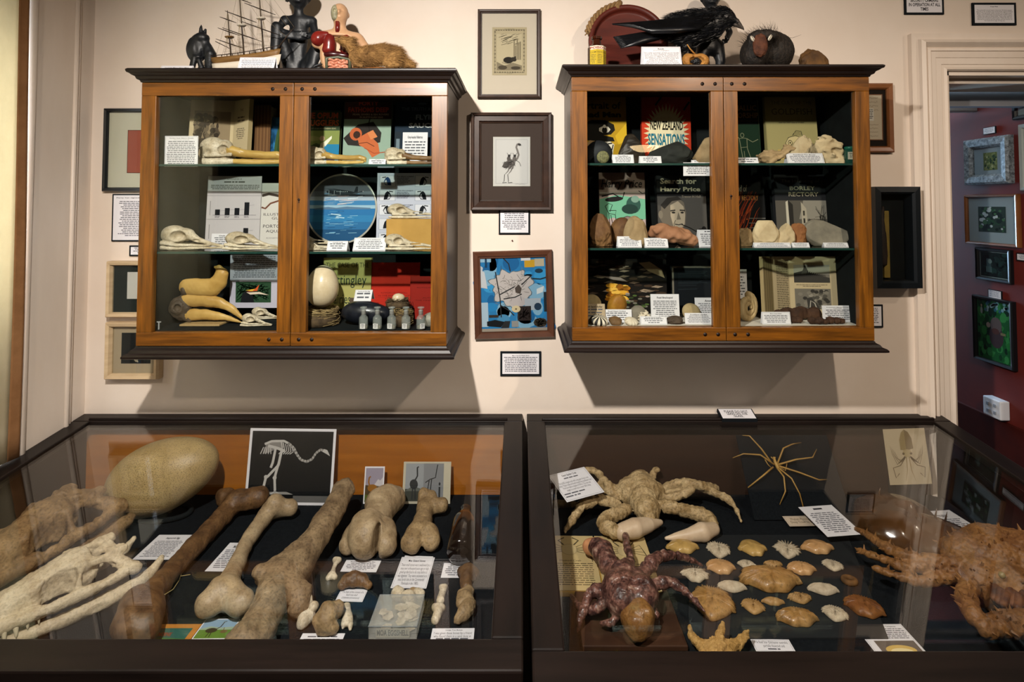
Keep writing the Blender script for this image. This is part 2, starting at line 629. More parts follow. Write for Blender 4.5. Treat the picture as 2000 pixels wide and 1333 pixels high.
class Art:
 """a printed sheet: base board (x right, z up, face towards -y) with inks laid on its face. coordinates 0..1 from the lower left corner"""
 STEP = 2.2e-5

 def __init__(s, W, H, base, thick=0.0006, back=None, mb=None, ox=0.0, oz=0.0, y=0.0):
  s.W, s.H, s.ox, s.oz, s.y0 = W, H, ox - W / 2, oz, y
  s.mb = mb or MB()
  s.l = 1
  bm = base if not isinstance(base, str) else ink(base)
  if thick:
   s.mb.box((ox - W / 2, y, oz), (ox + W / 2, y + thick, oz + H), bm)

 def q(s, x, y):
  return (s.ox + x * s.W, s.y0 - s.l * s.STEP, s.oz + y * s.H)

 def up(s, n=1):
  s.l += n
  return s

 def poly(s, pts, col, up=1):
  s.l += up
  mt = ink(col) if isinstance(col, str) else col
  s.mb.add([s.q(*p) for p in pts], [tuple(range(len(pts)))], mt)
  return s

 def rect(s, x0, y0, x1, y1, col, up=1):
  return s.poly([(x0, y0), (x1, y0), (x1, y1), (x0, y1)], col, up)

 def ell(s, cx, cy, rx, ry, col, n=24, a0=0, a1=2 * PI, up=1, rot=0):
  pts = []
  for i in range(n + (0 if abs(a1 - a0 - 2 * PI) < 1e-6 else 1)):
   t = a0 + (a1 - a0) * i / n
   u, v = rx * math.cos(t), ry * math.sin(t)
   pts.append((cx + u * math.cos(rot) - v * math.sin(rot) * s.H / s.W, cy + u * math.sin(rot) * s.W / s.H + v * math.cos(rot)))
  return s.poly(pts, col, up)

 def line(s, pts, w, col, up=1, taper=False):
  """w: width as a fraction of the sheet's width"""
  s.l += up
  mt = ink(col) if isinstance(col, str) else col
  P = [Vector((x * s.W, y * s.H)) for x, y in pts]
  n = len(P)
  L, R = [], []
  for i in range(n):
   t = P[min(i + 1, n - 1)] - P[max(i - 1, 0)]
   if t.length < 1e-9:
    t = Vector((1, 0))
   t.normalize()
   ww = w * s.W / 2 * ((1 - i / (n - 1) * 0.85) if taper else 1)
   nrm = Vector((-t.y, t.x)) * ww
   L.append(P[i] + nrm)
   R.append(P[i] - nrm)
  vs = [(s.ox + p.x, s.y0 - s.l * s.STEP, s.oz + p.y) for p in L + R]
  s.mb.add(vs, [(i, i + n, i + 1 + n, i + 1) for i in range(n - 1)], mt)
  return s

 def text(s, t, x0, x1, y0, y1, col='#111111', bold=0.0, space=0.9, shear=0.0):
  """fitted to the box"""
  s.l += 1
  vs, fs, a, b, c, d = text_geo(t, space, bold, shear)
  sx, sy = (x1 - x0) / (b - a), (y1 - y0) / (d - c)
  s.mb.add([s.q(x0 + (v[0] - a) * sx, y0 + (v[1] - c) * sy) for v in vs], fs, ink(col) if isinstance(col, str) else col)
  return s

 def words(s, x0, x1, y0, y1, n, col='#4a4a4e', seed=0, center=True, ragged=0.25, h=0.42):
  """print too small to read: rows of word-long strokes"""
  rg = random.Random(seed)
  s.l += 1
  mt = ink(col)
  ph = (y1 - y0) / n
  vs, fs = [], []
  for i in range(n):
   yt = y1 - i * ph
   wd = (x1 - x0) * (1 - ragged * rg.random() * (2.2 if i == n - 1 else 1))
   x = (x0 + x1) / 2 - wd / 2 if center else x0
   xe = x + wd
   while x < xe - 0.01:
    lw = ph * s.H / s.W * rg.uniform(0.7, 2.6)
    e = min(x + lw, xe)
    o = len(vs)
    yb = yt - ph * h
    vs += [s.q(x, yb), s.q(e, yb), s.q(e, yt), s.q(x, yt)]
    fs.append((o, o + 1, o + 2, o + 3))
    x = e + ph * s.H / s.W * 0.28
  s.mb.add(vs, fs, mt)
  return s

 def border(s, m, w, col):
  """thin printed frame; m: margin, w: width, both as fractions of the width"""
  k = s.W / s.H
  for a in ((m, m * k, 1 - m, (m + w) * k), (m, 1 - (m + w) * k, 1 - m, 1 - m * k), (m, m * k, m + w, 1 - m * k), (1 - m - w, m * k, 1 - m, 1 - m * k)):
   s.rect(*a, col, up=0)
  s.l += 1
  return s

PAPER = '#d8d6da'
# ------------------------------------------------------------------ shared materials
M_WALL = mat('cream_wall_paint', '#ddd0c3', '#d8c9ba', rough=0.85, spec=0.2, scale=3, bump=0.12, bscale=260, bdist=0.001)
M_TRIMP = mat('gloss_trim_paint', '#ddd0c3', '#d6c7b8', rough=0.42, spec=0.4, scale=6, stretch=(1, 1, 0.25), bump=0.1, bscale=70)
M_CEIL = mat('ceiling_paint', '#a39484', rough=0.9)
M_FLOOR = mat('dark_floorboards', '#3a2618', '#24160d', rough=0.45, scale=4, stretch=(8, 0.6, 1))
M_OAKV = mat('honey_wood_upright', '#563309', '#7b4a0e', rough=0.4, spec=0.4, scale=7, stretch=(9, 9, 0.7), col3='#925d17', lo=0.3, hi=0.62, bump=0.08, bscale=9, coat=0.12, dirt=0.42)
M_OAKH = mat('honey_wood_level', '#543109', '#78470d', rough=0.4, spec=0.4, scale=7, stretch=(0.7, 9, 9), col3='#8f5a16', lo=0.3, hi=0.62, bump=0.08, bscale=9, coat=0.12, dirt=0.42)
M_DARKW = mat('dark_stained_wood', '#120c0b', '#1d1411', rough=0.4, spec=0.3, scale=6, stretch=(0.5, 6, 6), bump=0.08, bscale=25)
M_DARKV = mat('dark_stained_wood_upright', '#1a120f', '#281c17', rough=0.4, spec=0.45, scale=6, stretch=(6, 6, 0.5), bump=0.06, bscale=25, coat=0.15)
M_CASE = mat('case_dark_wood', '#100b09', '#1a120f', rough=0.4, spec=0.25, scale=5, stretch=(6, 0.5, 6), bump=0.06, bscale=25)
M_CASEH = mat('case_dark_wood_level', '#100b09', '#1b1310', rough=0.4, spec=0.25, scale=5, stretch=(0.5, 6, 6), bump=0.06, bscale=25)
M_BLACK = mat('black_lining', '#101314', '#15191a', rough=0.9, spec=0.15, scale=30)
M_FELT = mat('black_felt', '#0c0f12', '#15191d', rough=0.97, spec=0.1, scale=160, bump=0.4, bscale=500)
M_PEG = mat('dark_peg', '#1a0d06', rough=0.5)
M_PANELO = mat('orange_case_back', '#8c5010', '#a6641a', rough=0.5, scale=5, stretch=(0.5, 1, 8), lo=0.3, hi=0.7)
M_PANELD = mat('brown_case_back', '#2b1b12', '#382418', rough=0.55, scale=5, stretch=(0.5, 1, 8), lo=0.3, hi=0.7)
M_GLASS = glass_mat('cabinet_glass', '#fafcfb', 1.5, 0.9)
M_GLASSC = glass_mat('case_glass', '#fcfdfd', 1.5, 1.0)
M_SHELFG = glass_mat('shelf_glass', '#e6f0ec', 1.5, 1.0)
M_SHELFE = mat('shelf_glass_edge', '#1d3a34', rough=0.2, spec=0.6)
M_RED = mat('dark_red_wall', '#5c1a13', '#681f16', rough=0.7, scale=5)
M_REDD = mat('dark_red_door', '#2a0f0c', '#34120e', rough=0.6, scale=5)
M_BLKFR = mat('black_frame_paint', '#0d1216', rough=0.35, spec=0.5)
M_WHITE = mat('white_plastic', '#dfe3ea', rough=0.35)

SHELLZ = 2.95
XL, XR, XD0, ZD, WALLT = -1.492, 3.6, 1.478, 2.066, 0.23

def structure(o, kind='structure'):
 o['kind'] = kind
 return o

# floor, ceiling, walls
structure(MB().box((-2.6, -4.6, -0.1), (4.6, 3.2, 0), M_FLOOR).build('floor'))
structure(MB().box((-2.6, -4.6, SHELLZ), (4.6, 3.2, SHELLZ + 0.1), M_CEIL).build('ceiling'))
b = MB()
b.box((XL - 0.2, 0, 0), (XD0, WALLT, SHELLZ), M_WALL)
b.box((XD0, 0, ZD), (2.45, WALLT, SHELLZ), M_WALL)
b.box((2.45, 0, 0), (XR, WALLT, SHELLZ), M_WALL)
structure(b.raw('wall_back'))
b = MB()                                   # left wall with a window opening hidden by the curtain
b.box((XL - 0.2, -0.262, 0), (XL, 0, SHELLZ), M_WALL)
b.box((XL - 0.2, -4.6, 0), (XL, -1.25, SHELLZ), mat('reflection_dimming_green', '#2a332f', rough=0.9))  # unseen stretch coloured dark so the cabinet doors mirror less light
b.box((XL - 0.2, -1.25, 2.5), (XL, -0.262, SHELLZ), M_WALL)
b.box((XL - 0.2, -1.25, 0), (XL, -0.262, 0.85), M_WALL)
structure(b.raw('wall_left'))
structure(MB().box((XR, -4.6, 0), (XR + 0.1, 0, SHELLZ), M_WALL).build('wall_right'))
structure(MB().box((-2.6, -4.7, 0), (XR, -4.6, SHELLZ), mat('front_wall', '#2e2723', rough=0.9)).build('wall_front'))
# window casing on the left wall
b = MB()
b.box((XL, -0.258, 0), (XL + 0.012, -0.085, SHELLZ - 0.1), M_TRIMP)
b.tube([(XL + 0.012, -0.093, 0), (XL + 0.012, -0.093, SHELLZ - 0.1)], 0.008, M_TRIMP, 10)
b.tube([(XL + 0.006, -0.075, 0), (XL + 0.006, -0.075, SHELLZ - 0.1)], 0.006, M_TRIMP, 10)
b.tube([(XL + 0.006, -0.258, 0), (XL + 0.006, -0.258, SHELLZ - 0.1)], 0.016, M_TRIMP, 10)
structure(b.raw('trim_1'))

# curtain: pleated cloth with a tan band along its edge
M_CURT = mat('cream_curtain', '#c4b9a0', '#b3a58a', rough=0.95, spec=0.1, scale=9, bump=0.2, bscale=300)
M_BAND = mat('tan_curtain_band', '#8d6644', '#7d5838', rough=0.95, spec=0.1, scale=14, bump=0.25, bscale=200)
see_light(M_CURT, 0.45)

def curtain_rings(y0, y1, n, ph):
 rings = []
 for i in range(n + 1):
  t = i / n
  y = y0 + (y1 - y0) * t
  ring = []
  for j in range(24):
   zb_ = 0.894 + 0.105 * y
   z = zb_ + (2.75 - zb_) * j / 23
   x = -1.470 + 0.010 * math.sin(38 * (y + 0.12) + ph + 0.4 * math.sin(2 * z)) + 0.004 * math.sin(3 * z + 9 * y)
   ring.append((x, y, z))
  rings.append(ring)
 return rings

cu = thing('curtain', 'cream cotton curtain with a tan edge band drawn beside the white window casing', 'curtain', (-1.47, -0.35, 0.86))
for nm, mt_, a, bb, n in (('curtain_cloth', M_CURT, -0.308, -1.34, 84), ('edge_band', M_BAND, -0.280, -0.308, 5)):
 b = MB()
 b.sweep(curtain_rings(a, bb, n, 0), mt_, smooth=True, cap=False, loop=False)
 o = b.raw(nm, cu, loc=(1.47, 0.35, -0.86))
 md = o.modifiers.new('thickness', 'SOLIDIFY')
 md.thickness = 0.003

# door opening: casing with its mouldings, linings
prof = [(0.128, 0), (0.128, 0.020), (0.106, 0.022), (0.103, 0.034), (0.092, 0.040), (0.084, 0.030), (0.078, 0.022), (0.073, 0.026), (0.066, 0.026),
  (0.065, 0.020), (0.044, 0.018), (0.043, 0.015), (0.022, 0.014), (0.020, 0.011), (0.012, 0.012), (0.004, 0.016), (0, 0.010), (0, 0)]
b = MB()
b.sweep([[(XD0 - u, -t, 0) for u, t in prof], [(XD0 - u, -t, ZD + u) for u, t in prof], [(2.45 + u, -t, ZD + u) for u, t in prof], [(2.45 + u, -t, 0) for u, t in prof]], M_TRIMP)
structure(b.raw('trim_2'))
b = MB()
b.box((XD0 - 0.001, 0.001, 0), (XD0 + 0.014, WALLT, ZD), M_TRIMP)
b.box((XD0, 0.001, ZD - 0.014), (2.45, 0.05, ZD + 0.001), M_TRIMP)
b.box((XD0, 0.05, ZD - 0.032), (2.45, WALLT - 0.03, ZD + 0.001), M_TRIMP)
b.box((2.436, 0.001, 0), (2.451, WALLT, ZD), M_TRIMP)
structure(b.raw('trim_3'))
# hall beyond: red wall, dark end wall, lintel band with daylight in its colour
XRED, YEND = 1.965, 0.62
structure(MB().box((XRED, WALLT, 0), (XRED + 0.1, 3.1, SHELLZ), M_RED).build('wall_hall_right'))
structure(MB().box((XD0 - 1.2, 3.1, 0), (XRED + 0.1, 3.2, SHELLZ), M_RED).build('wall_hall_end'))
structure(MB().box((XD0 - 1.2, WALLT, 0), (XD0 - 1.1, 3.1, SHELLZ), M_RED).build('wall_hall_left'))
structure(MB().box((XRED - 0.016, WALLT, 0), (XRED, 3.1, 0.72), mat('red_skirting', '#3a120d', '#45160f', rough=0.4)).build('baseboard_hall'))
structure(MB().box((XD0, WALLT - 0.02, ZD - 0.085), (XRED, WALLT + 0.02, ZD - 0.03), mat('daylight_tinted_lintel', '#8d8f96', rough=0.6)).build('trim_4'))  # white lintel lining, blue hall daylight put into its grey colour
# door leaf swung open into the hall
dl = thing('door_1', None, None, (XD0 + 0.03, WALLT + 0.02, 0.01))
structure(dl)
b = MB()
b.box((0, 0, 0), (0.04, 0.82, 2.02), M_REDD)
b.build('door_leaf', dl, bevel=0.003)

# ------------------------------------------------------------------ wall cabinets
def cab(px):
 """px: dict of picture positions of the front"""
 Yf = -0.285
 x0, x1 = PY(px['l'], 420, Yf).x, PY(px['r'], 420, Yf).x
 xm = PY(px['m'], 420, Yf).x
 zt, zb = PY(800, px['t'], Yf).z, PY(800, px['b'], Yf).z
 gl = [PY(a, 420, Yf).x for a in px['g']]
 gt, gb = PY(800, px['gt'], Yf).z, PY(800, px['gb'], Yf).z
 ct, cb = PY(800, px['ct'], Yf - 0.02).z, PY(800, px['cb'], Yf - 0.02).z
 zs = [PY(800, y, -0.262).z for y in px['s']]
 root = thing('wall_cabinet', px['label'], 'cabinet', ((x0 + x1) / 2, 0, cb), group=None)
 ox, oz = (x0 + x1) / 2, cb

 def put(mb, nm, bevel=0.0, par=None):
  mb.T = Matrix()
  return mb.build(nm, par or root, loc=(-ox, 0, -oz) if not par else (0, 0, 0), bevel=bevel)

 t = 0.018
 yb = -0.264
 b = MB()
 b.box((x0, yb, zb), (x0 + t, -0.001, zt), M_DARKV)
 b.box((x1 - t, yb, zb), (x1, -0.001, zt), M_DARKV)
 b.box((x0 + t, yb, zt - t), (x1 - t, -0.001, zt), M_DARKW)
 b.box((x0 + t, yb, zb), (x1 - t, -0.001, gb - 0.004), M_DARKW)
 put(b, 'carcass', 0.001)
 b = MB()
 b.box((x0 + t, -0.012, gb - 0.004), (x1 - t, -0.002, zt - t), M_BLACK)
 b.box((x0 + t + 0.0005, yb, gb - 0.003), (x0 + t + 0.003, -0.012, zt - t), M_BLACK)
 b.box((x1 - t - 0.003, yb, gb - 0.003), (x1 - t - 0.0005, -0.012, zt - t), M_BLACK)
 put(b, 'black_lining')
 if px['white']:
  put(MB().box((x0 + t + 0.004, yb + 0.004, gb - 0.0039), (x1 - t - 0.004, -0.014, gb - 0.002), ink('#cfc8bc')), 'floor_paper')
 else:
  put(MB().box((x0 + t + 0.004, yb + 0.004, gb - 0.0039), (x1 - t - 0.004, -0.014, gb - 0.002), M_BLACK), 'floor_lining')

 def mould(nm, pr):
  b = MB()
  b.sweep([[(x0 - o, -0.001, z) for o, z in pr], [(x0 - o, Yf - o, z) for o, z in pr], [(x1 + o, Yf - o, z) for o, z in pr], [(x1 + o, -0.001, z) for o, z in pr]], M_DARKW)
  put(b, nm)
 h = ct - zt
 mould('cornice', [(-0.02, zt), (0.002, zt), (0.004, zt + h * 0.14), (0.010, zt + h * 0.22), (0.013, zt + h * 0.42), (0.019, zt + h * 0.50), (0.024, zt + h * 0.62), (0.028, zt + h * 0.66),
      (0.030, zt + h * 0.78), (0.030, zt + h * 0.88), (0.026, zt + h * 0.97), (0.020, ct), (-0.28, ct), (-0.28, zt)])
 h = zb - cb
 mould('base_moulding', [(-0.02, zb), (0.000, zb), (0.002, zb - h * 0.15), (0.010, zb - h * 0.30), (0.014, zb - h * 0.52), (0.022, zb - h * 0.62), (0.026, zb - h * 0.75), (0.026, zb - h * 0.92), (0.020, cb), (-0.25, cb), (-0.25, zb)])
 for i, z in enumerate(zs):
  b = MB()
  b.box((x0 + t + 0.004, yb + 0.003, z - 0.006), (x1 - t - 0.004, -0.014, z), M_SHELFG)
  b.box((x0 + t + 0.004, yb + 0.0015, z - 0.0062), (x1 - t - 0.004, yb + 0.003, z + 0.0002), M_SHELFE)
  put(b, 'glass_shelf')
 for i, (a, c, ga, gc) in enumerate(((x0, xm - 0.0008, gl[0], gl[1]), (xm + 0.0008, x1, gl[2], gl[3]))):
  d = bpy.data.objects.new('door', None)
  COL.objects.link(d)
  d.parent = root
  d.location = (a - ox, Yf, zb - oz)
  lc = (-a, -Yf, -zb)
  b = MB()
  b.box((a, Yf, gb), (ga, Yf + 0.020, gt), M_OAKV)
  b.box((gc, Yf, gb), (c, Yf + 0.020, gt), M_OAKV)
  b.box((a, Yf - 0.0004, gt), (c, Yf + 0.020, zt - 0.001), M_OAKH)
  b.box((a, Yf - 0.0004, zb + 0.001), (c, Yf + 0.020, gb), M_OAKH)
  o = b.build('door_frame', d, loc=lc, bevel=0.0016)
  sgn = 1 if i == 0 else -1
  mx = c if i == 0 else a
  for zz in ((gt + zt) / 2, (gb + zb) / 2):
   for k in (0.024, 0.062):
    b = MB()
    b.T = Matrix.Translation((mx - sgn * k, Yf - 0.0006, zz)) @ Matrix.Rotation(PI / 2, 4, 'X')
    b.lathe([(0.0055, 0.0), (0.0055, 0.0008)], M_PEG, 12)
    b.T = Matrix()
    b.build('peg', d, loc=lc)
  MB().box((ga - 0.003, Yf + 0.010, gb - 0.003), (gc + 0.003, Yf + 0.0125, gt + 0.003), M_GLASS).build('glass_pane', d, loc=lc)
  if i == 1:
   zk = PY(800, px['k'], Yf).z
   xk = (a + ga) / 2 - 0.003
   b = MB()
   b.T = Matrix.Translation((xk, Yf - 0.0007, zk)) @ Matrix.Rotation(PI / 2, 4, 'X')
   b.lathe([(0.0035, 0.0), (0.0035, 0.001)], M_PEG, 12)
   b.T = Matrix()
   b.box((xk - 0.0015, Yf - 0.0007, zk - 0.010), (xk + 0.0015, Yf + 0.001, zk), M_PEG)
   b.build('keyhole', d, loc=lc)
 return dict(root=root, zs=zs, floor=gb - 0.002, top=ct, x0=x0, x1=x1, xm=xm)

CL = cab(dict(l=271, r=873, m=570.5, t=161, b=677, g=(300, 543, 600, 842), gt=187, gb=650, ct=133, cb=703, s=(321, 492), k=390, white=False,
    label='glazed honey wood wall cabinet holding bird skulls, eggs and penguin sheet'))
CR = cab(dict(l=1117, r=1703, m=1416, t=150, b=667, g=(1148, 1391, 1444, 1675), gt=178, gb=640, ct=126, cb=690, s=(319, 485), k=383, white=True,
    label='glazed honey wood wall cabinet holding fossils, ghost books and white floor paper'))

# ------------------------------------------------------------------ sloping glass display cases
CZ, SL = 0.890, 0.105          # height at the wall, fall per metre towards the viewer
FZ = 0.628                                # floor of the cases

def ztop(y):
 return CZ + SL * y

def case(x0, x1, panel, CD, label):
 root = thing('display_case', label, 'display case', ((x0 + x1) / 2, -CD / 2, 0))
 off = (-(x0 + x1) / 2, CD / 2, 0)
 rw, t = 0.060, 0.022
 b = MB()

 def slope(xa, xb, ya, yb_, zlo, zhi, mt):
  b.add([(xa, ya, ztop(ya) + zlo), (xb, ya, ztop(ya) + zlo), (xb, yb_, ztop(yb_) + zlo), (xa, yb_, ztop(yb_) + zlo),
    (xa, ya, ztop(ya) + zhi), (xb, ya, ztop(ya) + zhi), (xb, yb_, ztop(yb_) + zhi), (xa, yb_, ztop(yb_) + zhi)],
    [(3, 2, 1, 0), (4, 5, 6, 7), (0, 1, 5, 4), (1, 2, 6, 5), (2, 3, 7, 6), (3, 0, 4, 7)], mt)
 for nm, xa, xb, ya, yb_, mt in (('back_rail', x0, x1, -0.058, -0.006, M_CASEH), ('front_rail', x0, x1, -CD, -CD + rw + 0.006, M_CASEH),
         ('side_rail', x0, x0 + rw, -CD + rw + 0.006, -0.058, M_CASE), ('side_rail', x1 - rw, x1, -CD + rw + 0.006, -0.058, M_CASE)):
  b = MB()
  slope(xa, xb, ya, yb_, -0.030, 0, mt)
  if nm == 'back_rail':
   b.tube([(xa + 0.05, ya + 0.010, ztop(ya) + 0.003), (xb - 0.05, ya + 0.010, ztop(ya) + 0.003)], 0.006, mt, 8)
  b.build(nm, root, off, bevel=0.004)
 b = MB()
 slope(x0 + rw - 0.008, x1 - rw + 0.008, -CD + rw, -0.05, -0.010, -0.006, M_GLASSC)
 b.raw('glass_top', root, off)
 b = MB()
 b.box((x0 + t, -CD + t, FZ - 0.02), (x1 - t, -0.008, FZ), M_FELT)
 b.build('felt_floor', root, off)
 b = MB()
 b.box((x0 + t, -0.026, FZ), (x1 - t, -0.010, ztop(-0.03) - 0.031), panel)
 b.build('back_board', root, off)
 for a in (x0 + 0.004, x1 - 0.004 - t):
  b = MB()
  b.prism([(-CD + 0.006, FZ - 0.20), (-0.008, FZ - 0.20), (-0.008, ztop(-0.008) - 0.0305), (-CD + 0.006, ztop(-CD + 0.006) - 0.0305)], 0, t, M_CASE)
  b.v = [(y + a, x, z) for x, y, z in b.v]
  b.build('side_board', root, off)
 b = MB()
 b.box((x0 + 0.004, -CD + 0.006, FZ - 0.20), (x1 - 0.004, -CD + 0.006 + t, ztop(-CD) - 0.0305), M_CASEH)
 b.build('front_board', root, off, bevel=0.002)
 for a, c in ((x0 + 0.03, -CD + 0.04), (x1 - 0.09, -CD + 0.04), (x0 + 0.03, -0.10), (x1 - 0.09, -0.10)):
  b = MB()
  b.box((a, c, 0), (a + 0.06, c + 0.06, FZ - 0.02), M_CASE)
  b.build('leg', root, off, bevel=0.003)
 return root

case(-1.488, 0.004, M_PANELO, 0.944, 'dark wood glass topped display case of bones and giant egg, orange back board')
case(0.019, 1.424, M_PANELD, 0.969, 'dark wood glass topped display case of crabs and sea creatures, brown back board')

# pendant bowl lamp farther back in the room: it shows as a bright bowl mirrored in the fossil cabinet's glass
pl = thing('pendant_lamp', 'lit amber glass bowl lamp hanging from the ceiling, seen mirrored in the cabinet glass', 'lamp', (1.01, -3.2, 2.03))
m = mat('lit_bowl', '#f0c890', rough=0.4)
m.node_tree.nodes['Principled BSDF'].inputs['Emission Color'].default_value = (1.0, 0.70, 0.36, 1)
m.node_tree.nodes['Principled BSDF'].inputs['Emission Strength'].default_value = 9.0
MB().lathe([(0.0001, 0), (0.05, 0.006), (0.09, 0.022), (0.115, 0.045), (0.118, 0.05), (0.108, 0.047), (0.05, 0.012), (0.0001, 0.006)], m, 40).raw('bowl', pl)
for k in range(3):
 t = 2.1 * k + 0.5
 MB().tube([(0.114 * math.cos(t), 0.114 * math.sin(t), 0.048), (0.01 * math.cos(t), 0.01 * math.sin(t), 0.45)], 0.002, M_BLACK, 6).raw('chain', pl)
MB().tube([(0, 0, 0.44), (0, 0, 0.92)], 0.006, M_BLACK, 8).raw('rod', pl)
# ------------------------------------------------------------------ pictures and notices on the walls
M_PGLASS = glass_mat('picture_glass', '#f6f8f8', 1.45, 0.8, 0.02)

def frame_xz(px, wall='b'):
 """picture box -> centre x, z, width, height on the back wall (or y for the hall wall)"""
 x0, y0, x1, y1 = px
 a, c = PY(x0, (y0 + y1) / 2, -0.012), PY(x1, (y0 + y1) / 2, -0.012)
 t, b = PY((x0 + x1) / 2, y0, -0.012), PY((x0 + x1) / 2, y1, -0.012)
 return (a.x + c.x) / 2, b.z, c.x - a.x, t.z - b.z

def moulding(W, H, prof, mt):
 """mitred frame; prof: (inset from the outer edge, depth towards the viewer)"""
 b = MB()
 cs = [(-W / 2, 0, 1, 1), (W / 2, 0, -1, 1), (W / 2, H, -1, -1), (-W / 2, H, 1, -1)]
 rings = [[(x + u * sx, -d, z + u * sz) for u, d in prof] for x, z, sx, sz in cs]
 rings.append(rings[0])
 b.sweep(rings, mt, cap=False)
 return b

def picture(label, px, fw, depth, fmat, matcol, pic, draw, name='framed_picture', cat='picture', prof=None, glass=True, rot=0.0, loc=None, rz=0.0, WH=None, slip=None):
 """pic: x0,y0,x1,y1 of the printed sheet inside the frame as fractions"""
 if loc is None:
  cx, z, W, H = frame_xz(px)
  loc = (cx, -0.0015, z)
 else:
  W, H = WH
 root = thing(name, label, cat, loc, (0, rot, rz))
 pr = prof or [(0, 0), (0, depth * 0.75), (fw * 0.2, depth), (fw * 0.75, depth * 0.9), (fw, depth * 0.5), (fw, 0)]
 moulding(W, H, pr, fmat).build('frame', root)
 dz = depth * 0.35
 a = Art(W - fw * 1.9, H - fw * 1.9, matcol, 0.002, oz=fw * 0.95, y=-dz)
 a.mb.build('mount', root)
 x0, y0, x1, y1 = pic
 p = Art((x1 - x0) * W, (y1 - y0) * H, draw[0], 0.0008, ox=((x0 + x1) / 2 - 0.5) * W, oz=y0 * H, y=-dz - 0.001)
 draw[1](p)
 p.mb.raw('print', root)
 if slip:
  moulding((x1 - x0) * W + 0.006, (y1 - y0) * H + 0.006, [(0, 0), (0, 0.001), (0.003, 0.001), (0.003, 0)], slip).build('slip', root, (((x0 + x1) / 2 - 0.5) * W, -dz - 0.0006, y0 * H - 0.003))
 if glass:
  MB().box((-W / 2 + fw * 0.9, -dz - 0.0062, fw * 0.9), (W / 2 - fw * 0.9, -dz - 0.005, H - fw * 0.9), M_PGLASS).build('glass', root)
 return root

def notice(label, px, draw, border=0.05, name='label_card', loc=None, WH=None, rz=0.0):
 """white card in a black surround fixed to a wall"""
 if loc is None:
  cx, z, W, H = frame_xz(px)
  loc = (cx, -0.006, z)
 else:
  W, H = WH
 a = Art(W, H, '#0e1318', 0.005)
 k = W / H
 c = Art(W * (1 - 2 * border), H * (1 - 2 * border * k), PAPER, 0, oz=H * border * k, mb=a.mb)
 c.l = 6
 c.rect(0, 0, 1, 1, PAPER)
 draw(c)
 o = a.mb.raw(name, None, loc, (0, 0, rz))
 return tag(o, label, 'label')

M_FRBR = mat('dark_brown_frame', '#2a1a12', '#3a251a', rough=0.45, spec=0.3, scale=8, stretch=(4, 4, 4))
M_FRMID = mat('brown_frame', '#43271a', '#5a3624', rough=0.35, spec=0.5, scale=8, coat=0.2)
M_FRTAN = mat('tan_frame', '#6b3f1e', '#82502a', rough=0.35, spec=0.5, scale=8, coat=0.2)
M_FRPALE = mat('pale_wood_frame', '#b39a78', '#c3ab88', rough=0.55, scale=8, stretch=(1, 1, 6))

# --- left of the left cabinet
def d_rust(a):
 a.border(0.0, 0.012, '#3a1d16')
 for i in range(9):
  a.line([(0.1, 0.15 + 0.08 * i), (0.5, 0.2 + 0.07 * i), (0.9, 0.12 + 0.085 * i)], 0.004, '#8c4736', up=0)

picture('black frame with cream mount around a rust red print, partly behind the cabinet', (203, 212, 352, 374), 0.014, 0.02, M_BLKFR, '#c9c3ae', (0.30, 0.22, 0.80, 0.74), ('#9c5240', d_rust))

def d_party(c):
 c.text('Party hat signed by Academy Award', 0.05, 0.95, 0.925, 0.955, '#222228', 0.02)
 c.words(0.08, 0.92, 0.07, 0.87, 20, '#55565c', 3)

notice('black edged text card hung under the black frame with the rust print', (216, 379, 335, 472), d_party, 0.022)

def d_small(c):
 c.words(0.1, 0.9, 0.1, 0.9, 4, '#33343a', 5)

notice('tiny black edged card just above the pale frame with dark green mount', (250, 480, 300, 501), d_small, 0.06)

def d_nest(a):
 rg = random.Random(4)
 for i in range(120):
  t, r = rg.random() * 6.28, 0.20 * math.sqrt(rg.random())
  x, y = 0.62 + r * math.cos(t) * 1.1, 0.42 + r * math.sin(t)
  a.line([(x, y), (x + rg.gauss(0, 0.04), y + rg.gauss(0, 0.04))], 0.007, rg.choice(['#3b3e40', '#61625f', '#87877f']), up=(i % 8 == 0))

picture('pale wood frame with dark green mount around a white print of a round nest', (213, 510, 345, 619), 0.016, 0.03, M_FRPALE, '#16211f', (0.27, 0.32, 0.75, 0.80), ('#c6c0b6', d_nest))

def d_coral(a):
 rg = random.Random(9)

 def br(x, y, an, ln, wd, n):
  x2, y2 = x + math.cos(an) * ln, y + math.sin(an) * ln
  a.line([(x, y), (x2, y2)], wd, '#cbbd9f', up=0)
  if n:
   for k in (-0.55, 0.05, 0.6):
    br(x2, y2, an + k + rg.gauss(0, 0.12), ln * 0.78, wd * 0.88, n - 1)
 for an in (2.0, 2.5, 3.0, 3.5, 1.4):
  br(0.75, 0.30, an, 0.13, 0.020, 3)

picture('pale wood box frame with sand mount and black print of a branching white coral', (212, 628, 316, 739), 0.018, 0.034, M_FRPALE, '#a8957a', (0.25, 0.26, 0.80, 0.80), ('#0e1517', d_coral))

